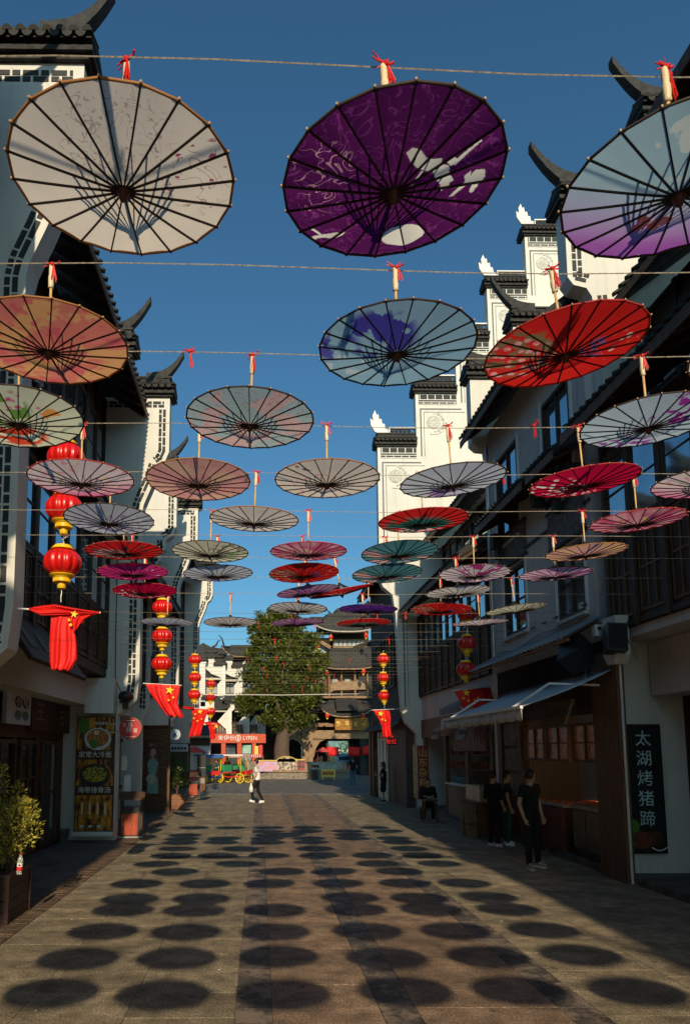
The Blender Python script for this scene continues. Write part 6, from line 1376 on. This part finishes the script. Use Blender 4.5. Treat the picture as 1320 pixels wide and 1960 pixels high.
# ground storey
part('core', B(640, 712, 1180, 1412, 1.3, 4), WOOD, pg); part('core', B(602, 640, 1216, 1412, 1.5, 4), WOOD, pg); part('west_wall', B(566, 606, 1330, 1412, 1.8, 3), PSTONE, pg)
part('stone_pillar', B(590, 598, 1398, 1500, -.3, .5), PSTONE, pg); part('stone_pillar', B(578, 596, 1340, 1500, -.1, .4), PSTONE, pg); part('stone_pillar', B(704, 712, 1385, 1500, -.3, .5), PWOOD, pg); part('stone_pillar', B(541, 547, 1412, 1500, 0, .5), PSTONE, pg)
part('carved_beam', B(596, 712, 1398, 1414, -.25, .5), PSTONE, pg); part('upper_beam', B(596, 712, 1384, 1391, -.1, .5), PWOOD, pg)
part('side_arch', MB().prism([(X_(x), Z_(y)) for x, y in ((541,1411),(578,1411),(578,1430),(572,1420),(560,1415),(548,1420),(546,1440),(541,1440))], D-.05, D+.5), PSTONE, pg)
part('left_wall', B(547, 605, 1390, 1411, .1, .6), PSTONE, pg)
part('bracket_arch', MB().prism([(X_(x), Z_(y)) for x, y in ((598,1414),(625,1414),(612,1420),(604,1432),(600,1450),(598,1450))], D-.1, D+.3), PSTONE, pg)
part('passage_shade_sheet', B(545, 580, 1411, 1500, 3, 3.2), INTER, pg); part('passage_shade_sheet', B(594, 632, 1408, 1500, 3, 3.2), INTER, pg); part('side_wing', B(498, 546, 1360, 1500, 2.5, 2.8), WOOD, pg); part('passage_side', MB().box(X_(625), D+.6, 0, X_(629), D+9, Z_(1414)), WOOD, pg); part('passage_ceiling', MB().box(X_(596), D+.6, Z_(1416), X_(730), D+9, Z_(1412)), WOOD, pg)  # near-black sheets close the arches, standing in for the shade inside
part('plaque', MB().cbox(((X_(638)+X_(702))/2, D-.9, Z_(1386)), (X_(700)-X_(638), .12, 1.05), M=Matrix.Rotation(rad(12), 3, 'X')), mat('gilt_plaque', (.36,.17,.04), .45, .35, 6), pg)
for k in range(4): part('gilt_character', MB().cbox((X_(645+k*16), D-1.0, Z_(1386)), (.3, .03, .42), M=Matrix.Rotation(rad(12), 3, 'X')), mat('gilt_character', (.85,.6,.16), .4, .9, 9, c2=(.3,.14,.03), thr=(.48,.55)), pg)
hip_roof(pg, X_(660), D, 2.4, Z_(1372), 1.2, 1.3, .9)
part('gable_strip_roof', MB().prismx([(D-1.35, Z_(1362)), (D-.1, Z_(1335)), (D-.1, Z_(1330)), (D-1.35, Z_(1357))], X_(641), X_(682)), TILE, pg)
hip_roof(pg, X_(615), D+.3, 1.3, Z_(1363), .5, .9, .15)
# middle storey
for x in (630, 654, 680, 704): part('column', MB().tube([(X_(x), D-.2, Z_(1334)), (X_(x), D-.2, Z_(1284))], .09, 8), PWOOD, pg)
part('storey_wall', B(606, 710, 1284, 1336, .5, .8), WOODM, pg); part('carved_balustrade', MB().prism([(X_(x), Z_(y)) for x, y in ((632,1312),(640,1306),(690,1304),(700,1312),(700,1320),(640,1322),(632,1326))], D-.35, D-.25), PSTONE, pg)
for x in (612, 643, 667, 691): part('window', B(x-5, x+5, 1298, 1322, .45, .499), PGLASS, pg)
part('ledge', B(604, 712, 1333, 1337, -.4, .5), PWOOD, pg)
hip_roof(pg, X_(664), D+.2, 2.35, Z_(1282), 1.65, 1.2, .25)
part('storey_wall', B(640, 706, 1222, 1250, .4, .8), PWOOD, pg)
for k in range(7): part('window', B(643+k*8.5, 649.5+k*8.5, 1226, 1236, .33, .399), PGLASS, pg)
part('storey_wall', B(603, 634, 1222, 1254, .6, 1.0), PWOOD, pg); part('window', B(606, 630, 1238, 1250, .53, .59), PGLASS, pg); part('brace', MB().bar((X_(603), D, Z_(1222)), (X_(634), D, Z_(1240)), .25, .3), PWOOD, pg)
hip_roof(pg, X_(664), D+.2, 2.7, Z_(1212), 1.5, 1.4, .5, trimm=mat('pale_eave_edge', (.5,.45,.38), .7))
part('attic', B(612, 706, 1180, 1205, .8, 3), TILE, pg); hip_roof(pg, X_(676), D+1.5, 1.9, Z_(1190), 1.2, 1.0, .5)
part('top_ridge', B(596, 640, 1177, 1184, .9, 1.3), TILE, pg)
part = _op
LM = {n: me for n, me in LP.items()}
for i, (x, y) in enumerate(((633,1220),(700,1217),(609,1237),(625,1288),(695,1286),(604,1308),(626,1370),(694,1370),(594,1372))):
    t = thing('lantern', ['small red lantern under the top pagoda roof, left one','small red lantern under the top pagoda roof, right one','small red lantern by the pagoda side wing near the tree, upper','small red lantern under the middle pagoda roof, left one','small red lantern under the middle pagoda roof, right one','small red lantern by the pagoda side wing near the tree, lower','small red lantern left of the golden plaque','small red lantern right of the golden plaque','small red lantern half hidden in the lower tree foliage'][i], 'lantern', aD(x, y, 59.8), 0, 'small lanterns hung on the pagoda')
    t.scale = (.75,.75,.9)
    for n, me in LM.items(): link(n, me, t)
for i, x in enumerate((637, 677, 704)):
    mb = MB(); D2 = 61.0; vs = []; a = aD(x-11+(0), 1429, D2); c = aD(x+11, 1446, D2)
    for j in range(5):
        for k in range(9): vs.append((a.x+(c.x-a.x)*k/8, D2+.05*math.sin(k*1.3+j+i), a.z+(c.z-a.z)*j/4-.04*k*(.2 if i != 2 else -.6)))
    mb.add(vs, [(j*9+k, j*9+k+1, j*9+k+10, j*9+k+9) for j in range(4) for k in range(8)])
    o = link('banner', mb.mesh('banner', FLAGR, True)); tag(o, ['plain red cloth hanging in the gate opening, left one','plain red cloth hanging in the gate opening, middle one','plain red cloth hanging in the gate opening, cut off at right'][i], 'banner', 'red cloths in the gate opening'); md = o.modifiers.new('t', 'SOLIDIFY'); md.thickness = .01
# beyond the gate: van, hedge, glassy building
def simple(name, label, cat, mb, m, g=None, kind=None):
    o = link(name, mb.mesh(name, m)); tag(o, label, cat, g); return o
t = thing('van', 'white van parked beyond the gate passage', 'van', (aD(662,1465,74).x, 74, 0)); part('body', MB().prismx([(-1,.4),(-1,1.0),(-.6,1.1),(-.2,1.75),(3,1.75),(3,.4)], -.85, .85), WHITEP, t); part('windscreen', MB().prismx([(-.63,1.12),(-.24,1.68),(-.26,1.7),(-.66,1.14)], -.75, .75), GLASS, t)
for s_ in (-1, 1): part('wheel', MB().tube([(s_*.7,-.3,.32),(s_*.86,-.3,.32)], .32, 16), BLACKP, t); part('headlight', MB().box(s_*.62-.14,-1.02,.7,s_*.62+.14,-1.001,.85), PGLASS, t)
part('plate', MB().box(-.25,-1.02,.5,.25,-1.001,.6), NAVY, t); part('bumper', MB().box(-.85,-1.06,.36,.85,-1.0,.5), METAL, t)
# tree
TLEAF = leaf_mat('tree_leaf', (.17,.19,.02), (.02,.04,.007), .3, .45)
tr = thing('tree', 'big leafy camphor tree standing in the middle of the square', 'tree', (aD(540,1480,57).x, 57, 0))
r = random.Random(11); tk = MB(); tk.tube([(0,0,-.1),(.02,0,.6),(-.05,0,2.2),(.1,0,3.6),(.05,0,6),(.1,0,9.5)], [.85,.66,.60,.5,.3,.1], 14)
for k in range(9):
    a = k*2.2; z = 3+k*.75; L = 2.0+.5*math.sin(k*2); tk.tube([(0,0,z),(L*.5*math.cos(a),L*.5*math.sin(a),z+.6),(L*math.cos(a),L*math.sin(a),z+1.5)], [.26,.15,.04], 7)
part('trunk', tk, BARK, tr, True)
mb = MB(); cx0 = aD(540,1300,57).x; clumps = []
def clump(px, py, rx, rz, dy=0, dens=1.0):
    p = aD(px, py, 57); c = (p.x-tr.location.x, dy, p.z); k_ = 57/1380; clumps.append((c, rx*k_, rz*k_))
for px, py, rx, rz in ((517,1196,30,28),(545,1215,42,34),(500,1228,26,22),(585,1240,34,26),(548,1262,55,34),(500,1290,38,26),(590,1285,36,26),(610,1270,16,13),(545,1310,56,30),(496,1335,34,20),(560,1345,50,28),(590,1330,28,22),(530,1372,36,20),(575,1378,26,18),(478,1345,20,13),(462,1340,9,7),(530,1170,16,9),(622,1262,9,8),(487,1205,12,9),(600,1222,12,10),(470,1362,9,6),(612,1318,10,8),(480,1250,9,8),(545,1185,30,18),(520,1320,40,30),(475,1300,16,12),(545,1398,16,10)): clump(px, py, rx, rz)
for c, a, b in clumps:
    leaf_cloud(mb, c, (a*.75, a*.7, b*.75), int(a*b*230), .42, r, .2, .0)
    n = max(8, int(a*b*24))
    for q in range(n):       # small leafy tufts spread over each bough
        th = r.uniform(0, 6.28); ph = math.acos(r.uniform(-1, 1)); rr_ = r.uniform(.55, 1.05); q_ = (c[0]+a*rr_*math.sin(ph)*math.cos(th), c[1]+a*rr_*.9*math.sin(ph)*math.sin(th), c[2]+b*rr_*math.cos(ph)); s_ = r.uniform(.2,.42)
        leaf_cloud(mb, q_, (s_*1.3, s_*1.3, s_*.75), 52, .23, r, .4, .2)
stuff(part('crown', mb, TLEAF, tr))
# round stone planter wall and picture hoarding round the tree
t = thing('tree_planter_wall', 'low curved stone wall round the big tree', 'wall', (tr.location.x+.9, 56, 0)); vs = []; n = 26
def arc(mb, r0, r1, z0, z1, a0, a1, n=26, sy=.55):
    vs = []; fs = []
    for k in range(n+1):
        a = a0+(a1-a0)*k/n
        for q, zz in ((r0,z0),(r1,z0),(r1,z1),(r0,z1)): vs.append((q*math.cos(a), q*sy*math.sin(a), zz))
    for k in range(n):
        for q in range(4): fs.append((k*4+q, k*4+(q+1)%4, k*4+4+(q+1)%4, k*4+4+q))
    fs += [(0,1,2,3), (n*4+3,n*4+2,n*4+1,n*4)]; return mb.add(vs, fs)
part('coping', arc(MB(), 3.9, 4.7, .5, .66, math.pi, 2*math.pi), PSTONE, t); part('rubble_base', arc(MB(), 3.95, 4.5, 0, .499, math.pi, 2*math.pi), mat('rubble_stone', (.22,.18,.14), .9, .5, 9, .8, 14), t); part('inner_wall', arc(MB(), 3.6, 3.95, .66, 1.25, math.pi*1.02, 1.97*math.pi), stone('pale_planter_stone', (.42,.38,.31)), t)
t = thing('hoarding', 'low picture hoarding with gold frame before the tree trunk', 'hoarding', (aD(555,1470,53.6).x, 53.6, 0))
pk = 53.6/1380
def hb(x0, x1, y0, y1, m, nm='picture', d=0): part(nm, MB().box((x0-555)*pk, d, 2.1-(y1-1436)*pk+.0, (x1-555)*pk, d+.05, 2.1-(y0-1436)*pk), m, t)
GOLDF = mat('gold_frame_paint', (.6,.42,.06), .5)
hb(490, 532, 1457, 1476, mat('lilac_photo_print', (.45,.38,.60), .5, .5, 4, c2=(.6,.25,.28), thr=(.45,.6))); hb(532, 568, 1452, 1476, mat('sepia_photo_print', (.55,.45,.35), .5, .6, 5, c2=(.08,.05,.04), thr=(.42,.58))); hb(568, 584, 1455, 1476, mat('red_photo_print', (.35,.05,.04), .5, .6, 5, c2=(.05,.04,.04), thr=(.45,.55)))
hb(490, 530, 1454.5, 1456.5, GOLDF, 'frame', -.01); hb(568, 585, 1453, 1455, GOLDF, 'frame', -.01)
part('frame_arch', MB().tube([((548+19*math.cos(a)-555)*pk, -.01, 2.1-(1458-10*math.sin(a)-1436)*pk) for a in [math.pi*k/12 for k in range(13)]], .04, 6), GOLDF, t)
part('arch_picture', MB().prism([((548+18*math.cos(a)-555)*pk, 2.1-(1458-9*math.sin(a)-1436)*pk) for a in [math.pi*k/12 for k in range(13)]], .0, .045), MATS['sepia_photo_print'], t)
b2 = copy_tree(b0); b2.location = (aD(600,1490,51).x, 51, 0); b2['label'] = 'dark litter bin at the right end of the round stone wall'; b2.rotation_euler.z = 2.6
# drum, kiosk, bench sign
t = thing('drum', 'big red drum with brass rim standing in the gate opening', 'drum', (aD(653,1490,58).x, 58, 0)); part('shell', MB().lathe([(.42,.25),(.52,.4),(.55,.6),(.52,.85),(.42,1.0)], n=24), mat('drum_red', (.5,.06,.03), .4), t, True); part('skin', MB().lathe([(.43,1.0),(.43,1.02),(.4,1.03)], n=24), mat('drum_skin', (.55,.42,.25), .6), t); part('rim', MB().lathe([(.44,.96),(.45,.98),(.44,1.0)], n=24), GOLD, t); part('stand', MB().bar((-.4,0,0),(-.3,0,.4),.06).bar((.4,0,0),(.3,0,.4),.06).bar((0,-.4,0),(0,-.3,.4),.06), PRed, t)
def kiosk(x, D_, label, m, w_=1.5):
    t = thing('kiosk', label, 'kiosk', (aD(x,1480,D_).x, D_, 0)); part('roof', MB().prism([(-w_*.62,1.95),(0,2.35),(w_*.62,1.95)], -.6, .6), PRed, t); part('counter', MB().box(-w_/2,-.4,0,w_/2,.4,.85), m, t)
    for s_ in (-1,1):
        for q in (-.38,.38): part('post', MB().box(s_*w_*.47-.03,q-.03,.85,s_*w_*.47+.03,q+.03,1.96), PRed, t)
    return t
kiosk(618, 60, 'red roofed kiosk left of the gate opening', mat('pale_counter', (.6,.5,.35), .6), .95); kiosk(372, 47, 'small red cart kiosk between the two bins at left', PRed, 1.3)
t = thing('yellow_rack', 'small yellow rack with cards beside the red kiosk', 'rack', (aD(628,1490,52).x, 52, 0)); part('board', MB().box(-.5,-.03,.2,.5,.03,.75), mat('yellow_paint', (.75,.5,.08), .5), t); part('leg', MB().box(-.45,-.05,0,-.38,.05,.2), MATS['yellow_paint'], t); part('leg', MB().box(.38,-.05,0,.45,.05,.2), MATS['yellow_paint'], t); part('print_mark', MB().box(-.4,-.036,.35,.4,-.0305,.6), MATS['rust_print'] if 'rust_print' in MATS else mat('rust_print', (.4,.1,.03), .5, .9, 12), t)
# surrey carts
def cart(x, D_, canopy_m, frame_m, label, rz=0):
    t = thing('pedal_cart', label, 'pedal cart', (aD(x,1490,D_).x, D_, 0), rz, 'pedal carts parked before the orange shop')
    Y = mat('yellow_wheel', (.75,.5,.03), .45)
    for a in (-.55, .55):
        for b in (-.75, .75):
            w_ = MB(); 
            for k in range(17): pass
            w_.tube([(a, b+.3*math.cos(k*math.pi/8), .32+.3*math.sin(k*math.pi/8)) for k in range(17)], .035, 5)
            for k in range(4): w_.bar((a, b+.3*math.cos(k*math.pi/4), .32+.3*math.sin(k*math.pi/4)), (a, b-.3*math.cos(k*math.pi/4), .32-.3*math.sin(k*math.pi/4)), .025)
            wo = part('wheel', w_, Y, t)
    part('chassis', MB().bar((-.5,-.9,.4),(-.5,.9,.4),.06).bar((.5,-.9,.4),(.5,.9,.4),.06).bar((-.55,-.75,.35),(.55,-.75,.35),.05).bar((-.55,.75,.35),(.55,.75,.35),.05).bar((-.5,-.9,.4),(-.5,-.95,.75),.05).bar((.5,-.9,.4),(.5,-.95,.75),.05).bar((-.5,-.95,.75),(.5,-.95,.75),.05), frame_m, t)
    part('seat', MB().box(-.5,.1,.62,.5,.45,.7), frame_m, t); part('seat_back', MB().box(-.5,.45,.7,.5,.5,1.15), mat('cart_green', (.03,.35,.15), .5), t)
    for a in (-.52,.52):
        for b in (-.8,.8): part('post', MB().bar((a,b,.4),(a,b,1.75),.035), Y, t)
    part('canopy', MB().prism([(-.65,1.72),(-.6,1.82),(.6,1.82),(.65,1.72)], -1.0, 1.0), canopy_m, t); part('fringe', MB().box(-.66,-1.02,1.62,.66,-1.001,1.73), canopy_m, t)
    part('steering_wheel', MB().tube([(.15*math.cos(k*math.pi/5)-.2, -.45, .95+.15*math.sin(k*math.pi/5)) for k in range(11)], .02, 5), BLACKP, t); part('basket', MB().box(-.3,-1.15,.55,.3,-.97,.8), mat('cart_red', (.6,.02,.02), .5), t); return t
STR = bpy.data.materials.new('red_white_stripes'); STR.use_nodes = True; _t = STR.node_tree; _b = _t.nodes['Principled BSDF']; _c = _t.nodes.new('ShaderNodeTexCoord'); _w = _t.nodes.new('ShaderNodeTexWave'); _w.inputs['Scale'].default_value = 1.6; _rp = _t.nodes.new("ShaderNodeValToRGB"); _rp.color_ramp.interpolation = 'CONSTANT'; _rp.color_ramp.elements[0].color = (.75,.72,.68,1); _rp.color_ramp.elements[1].position = .5; _rp.color_ramp.elements[1].color = (.6,.03,.03,1); _t.links.new(_c.outputs['Object'], _w.inputs[0]); _t.links.new(_w.outputs[0], _rp.inputs[0]); _t.links.new(_rp.outputs[0], _b.inputs['Base Color'])
BLUEC = mat('blue_canopy_cloth', (.03,.12,.35), .6); REDC = mat('cart_red', (.6,.02,.02), .5); PALEC = mat('pale_canopy_cloth', (.7,.55,.45), .6)
cart(398, 47, BLUEC, mat('cart_blue', (.02,.08,.3), .4), 'pedal cart with blue canopy partly behind the black stand', .5); cart(430, 50, PALEC, mat('cart_green', (.03,.35,.15), .5), 'pedal cart with pale canopy and green seat', .9); cart(447, 47.5, STR, REDC, 'pedal cart with red striped canopy behind the walking man', 1.1); cart(466, 50.5, STR, mat('cart_green', (.03,.35,.15), .5), 'pedal cart with striped canopy nearest the round stone wall', .8)
for i, x in enumerate((448,)): pass
# orange shop
SD_ = 57.5; os_ = thing('shop', 'orange-red snack shop with white lettering at the far left of the square', 'shop', (aD(452,1440,SD_).x, SD_, 0)); kp = SD_/1380*1.002
OR = mat('orange_red_panel', (.50,.055,.01), .45, .1, 4)
def sb(nm, x0, x1, y0, y1, m, d0=0, d1=.3): return part(nm, MB().box((x0-452)*kp, d0, aD(452,y1,SD_).z, (x1-452)*kp, d1, aD(452,y0,SD_).z), m, os_)
sb('fascia', 394, 508, 1405, 1422, OR, -.2, .5); sb('back_wall', 394, 505, 1422, 1498, mat('dark_shop_back', (.06,.03,.025), .7, .5, 3), 2, 2.2)
for x in (395, 424, 454, 482): part('pillar', MB().box((x-452)*kp, -.15, 0, (x+8-452)*kp, 1.9, aD(452,1422,SD_).z), OR, os_)
for x in (432, 462): sb('glass_front', x, x+18, 1426, 1490, PGLASS if 0 else GLASS, .6, .65)
sb('yellow_poster', 386, 394, 1424, 1450, mat('yellow_paint', (.75,.5,.08), .5), -.3, -.25); sb('red_poster', 376, 385, 1424, 1450, mat('cart_red', (.6,.02,.02), .5), -.3, -.25); sb('yellow_poster', 487, 494, 1428, 1450, MATS['yellow_paint'], -.3, -.25); sb('red_poster', 495, 502, 1426, 1450, MATS['cart_red'], -.3, -.25)
sg = part('sign_letters_back', MB().box(-.0,-.21,-.0,.001,-.205,.001), OR, os_)
lettering('来伊份', .42, os_, ((434-452)*kp, -.22, aD(452,1413,SD_).z), m=WHITEP, sx=1.1); lettering('LYFEN', .44, os_, ((478-452)*kp, -.22, aD(452,1413,SD_).z), m=WHITEP, sx=.9, bold=.01)
part('logo_ring', MB().tube([((456-452)*kp+.19*math.cos(k*math.pi/8), -.23, aD(452,1413,SD_).z+.24*math.sin(k*math.pi/8)) for k in range(17)], .035, 5), WHITEP, os_); part('logo_bar', MB().box((456-452)*kp-.04,-.24,aD(452,1413,SD_).z-.15,(456-452)*kp+.04,-.215,aD(452,1413,SD_).z+.15), WHITEP, os_)
bpy.data.objects.remove(sg)
# white stepped houses above the shop
hh = thing('house', 'white houses with repeated stepped gable fins above the orange shop', 'house', (aD(445,1440,60).x, 60, 0)); hb0 = hh.location.copy()
def hp(nm, pts, D_, th, m): 
    q = [aD(x, y, D_) for x, y in pts]; return part(nm, MB().prism([(v.x-hb0.x, v.z) for v in q], D_-60, D_-60+th), m, hh)
def hr(nm, x0, y0, x1, y1, D_, th, m): return hp(nm, [(x0,y0),(x1,y0),(x1,y1),(x0,y1)], D_, th, m)
CREAM = PLASTER; ETR = MATS['pale_eave_edge']
hr('rear_wall', 384, 1275, 480, 1345, 64, 2, WOODM); hr('lower_rear_wall', 384, 1340, 508, 1415, 63, .6, WOOD)
FIN = [[(393,1279),(396,1262),(398,1258.5),(410,1258.5),(410,1273),(431,1273),(431,1343),(416,1333),(416,1311),(424,1301),(422,1296),(405,1290)],
       [(431,1289),(431,1268),(436,1262),(445,1262),(445,1277),(464,1277),(464,1343),(459,1343),(448,1332),(448,1312),(456,1303),(455,1298),(441,1294)],
       [(464,1292),(464,1268),(470,1265),(470,1276),(480,1276),(480,1335),(474,1335),(474,1312),(479,1304),(472,1298)]]
for k, f in enumerate(FIN): hp('fin_wall', f, 61.5+k*.6, .3, CREAM)
hr('fin_wall', 384, 1268, 393, 1352, 60.6, .5, CREAM); hr('lit_edge_strip', 427, 1274, 431.5, 1342, 61.3, .19, WHITEP); hr('lit_edge_strip', 460.5, 1278, 464.5, 1342, 61.9, .19, WHITEP)  # whiter strips stand in for the sunlit end faces of the fins
def hcap(x0, x1, y1, D_, h=9):
    hp('fin_cap', [(x0-1,y1),(x1+1,y1),(x1+2,y1-h*.35),(x1-1,y1-h*.6),((x0+x1)/2,y1-h),(x0+1,y1-h*.6),(x0-2,y1-h*.35)], D_-.25, .9, TILE); hp('cap_ridge', [(x0+1,y1-h*.8),(x1-1,y1-h*.8),(x1-1,y1-h),(x0+1,y1-h)], D_, .25, TILE)
for a in ((396,411,1258,61.5,9),(410,433,1273,61.5,11),(384,396,1264,60.8,8),(432,446,1262,62.1,8),(444,466,1277,62.1,10),(466,482,1276,62.7,9),(386,396,1337,60.5,7),(427,451,1341,60.6,10),(459,481,1344,61,8),(392,414,1248,63,8),(418,432,1252,63.5,8)): hcap(*a)
hp('roof', [(393,1279),(405,1290),(422,1296),(424,1300),(393,1298)], 61.8, .8, TILE); hr('eave_trim', 393, 1297.5, 424, 1301, 61.4, .3, ETR)
hp('roof', [(431,1289),(441,1294),(455,1298),(457,1302.5),(431,1301)], 62.4, .8, TILE); hr('eave_trim', 431.5, 1300.5, 457, 1304, 62, .3, ETR)
hp('roof', [(464,1292),(472,1298),(479,1304),(464,1304)], 63, .6, TILE); hr('eave_trim', 464.5, 1304, 480, 1307, 62.6, .3, ETR)
for x0, x1, D_ in ((394,416,62.6),(432,448,63),(465,474,63.4)):
    hr('timber_front', x0, 1303, x1, 1333, D_, .2, WOODM); w0 = (x1-x0)/2
    for q in range(2): hr('window', x0+1.5+q*w0, 1308, x0+w0-.5+q*w0, 1327, D_-.05, .04, PGLASS)
hr('white_string_course', 386, 1329.5, 450, 1331.5, 61.1, .2, WHITEP)
LO = [[(384,1343),(410,1343),(410,1362),(398,1374),(402,1392),(400,1413),(392,1413),(384,1400)], [(430,1341),(449,1341),(449,1357),(443.5,1362),(443.5,1413),(433,1413),(433,1396),(416,1381),(441,1353),(441,1346),(430,1346)],
      [(470,1345),(477,1352),(477,1413),(466,1413),(466,1396),(455,1384),(474,1362),(470,1352)], [(478,1384),(490,1368),(503,1372),(508,1388),(508,1413),(493,1413),(493,1391),(478,1391)]]
for k, f in enumerate(LO): hp('lower_fin_wall', f, 60.6+k*.35, .3, CREAM)
for x in (439.5, 473.5): hr('lit_edge_strip', x, 1362, x+4, 1413, 60.5, .09, WHITEP)
hp('lower_roof', [(410,1337),(416,1334),(441,1351),(441,1355),(411,1361)], 61, .9, TILE); hr('eave_trim', 411, 1360, 434, 1362.5, 60.9, .3, ETR)
hp('lower_roof', [(451,1341),(458,1340),(474,1354),(473,1360),(450,1362)], 61.4, .9, TILE); hr('eave_trim', 450, 1361, 468, 1363, 61.3, .3, ETR)
hp('lower_roof', [(477,1346),(492,1346),(506,1360),(478,1364)], 61.8, .9, TILE)
for x0, x1 in ((415,433),(447,465),(478,493)):
    hr('lattice_window', x0, 1387, x1, 1401, 61.2, .08, WOODM); g = MB()
    for q in range(4): a_ = aD(x0+1+q*(x1-x0-2)/3, 1387, 61.15); b_ = aD(x0+1.8+q*(x1-x0-2)/3, 1400, 61.15); g.box(a_.x-hb0.x, 1.1, b_.z, b_.x-hb0.x, 1.16, a_.z)
    part('pale_lattice', g, ETR, hh)
    hp('balcony_panel', [(x0-1,1412),(x1,1412),(x1,1404),(x1-3,1399),(x0+3,1399),(x0-1,1404)], 60.4, .1, mat('balcony_greybrown', (.14,.10,.085), .8))
# roofs behind the white houses and a side pavilion roof at the left
pv = thing('pavilion', 'dark pavilion roof with tall upturned corners behind the white houses', 'pavilion', (aD(462,1250,66).x, 66, 0)); 
hip_roof(pv, 0, 0, 1.75, aD(462,1259,66).z, .9, 1.2, .9); part('body', MB().box(-1.3,0,0,1.6,3,aD(462,1256,66).z), WOOD, pv); part('top_ridge', MB().box(-1.0,0,aD(462,1243,66).z,1.2,.3,aD(462,1239,66).z), TILE, pv)
pv = thing('pavilion', 'black roof with a thin curled finial at the far left', 'pavilion', (aD(402,1250,67).x, 67, 0)); part('roof', MB().prism([(-1.2,aD(402,1262,67).z),(1.6,aD(402,1258,67).z),(1.2,aD(402,1243,67).z),(.1,aD(402,1240,67).z),(-.6,aD(402,1232,67).z),(-1.2,aD(402,1240,67).z)], -.6, 2), TILE, pv); part('curled_finial', MB().tube([(.2,0,aD(402,1240,67).z),(.6,0,aD(402,1234,67).z),(.75,0,aD(402,1227,67).z),(.95,0,aD(402,1225,67).z)], [.12,.09,.06,.03], 6), TILE, pv); part('wall', MB().box(-1.2,0,0,1.4,2,aD(402,1260,67).z), CREAM, pv)
t = thing('eaved_porch', 'green-black tiled porch roof at the left end of the orange shop', 'porch', (aD(376,1415,48).x, 48, 0)); part('roof', MB().prismx([(-.8,3.0),(.8,3.7),(.8,3.8),(-.8,3.1)], -.9, 1.0), TILE, t); part('eave_board', MB().box(-.9,-.85,2.93,1.0,-.8,3.05), MATS['weathered_eave_wood'], t); part('wall', MB().box(-.85,.2,0,.9,.8,3.2), SHADEGREY, t); part('fascia', MB().box(-.85,.1,2.4,.9,.19,2.9), WOOD, t)
# distant blocks and greenery past the gate so the passage is not empty
FARB = mat('far_block_teal', (.10,.22,.22), .4, .4, .6)
t = thing('office_block', 'teal glass block far beyond the gate passage', 'building', (9, 130, 0)); part('wall', MB().box(-9,0,0,9,6,7.5), FARB, t)
for k in range(3): part('floor_band', MB().box(-9.02,-.05,1.9+k*2.3,9.02,-.001,2.2+k*2.3), WHITEP, t)
t = thing('hedge', 'green trees far beyond the gate passage', 'hedge', (7, 104, 0)); mb = MB()
for k in range(26): leaf_cloud(mb, (r.uniform(-9,9), r.uniform(-1,1), r.uniform(.6,2.6)), (1.4,1,1.1), 130, .4, r)
stuff(part('foliage', mb, SHRUBLEAF, t))
t = thing('side_building', 'dark block closing the square on the right behind the slate house', 'building', (13, 62, 0)); part('wall', MB().box(-4.5,0,0,9,8,11), SLATE, t); roof(t, 1, -4.9, 11, 2, 13.5, 0, 8, tiles=False)
t = thing('side_building', 'white building closing the square on the left beyond the gables', 'building', (-16, 50, 0)); part('wall', MB().box(-8,0,0,5.5,10,9), PLASTER, t); part('coping', MB().box(-8.1,-.1,9,5.6,10.1,9.3), TILE, t)
person('visitor in dark clothes by the gate opening near the drum', (aD(690,1500,64).x, 64, 0), rad(160), stand(), GREY_T, BLK_P, GREY_T)
person('visitor in a red top beside the striped pedal cart', (aD(437,1490,50).x, 48.6, 0), rad(30), stand(), cloth_m('red_top_cloth', (.4,.03,.03)), BLK_P, GREY_T, H=1.6)
person('visitor in blue sitting on the pale canopied pedal cart', (aD(420,1490,50).x, 49.9, .2), rad(120), SP, cloth_m('blue_top_cloth', (.05,.08,.25)), BLK_P, GREY_T)
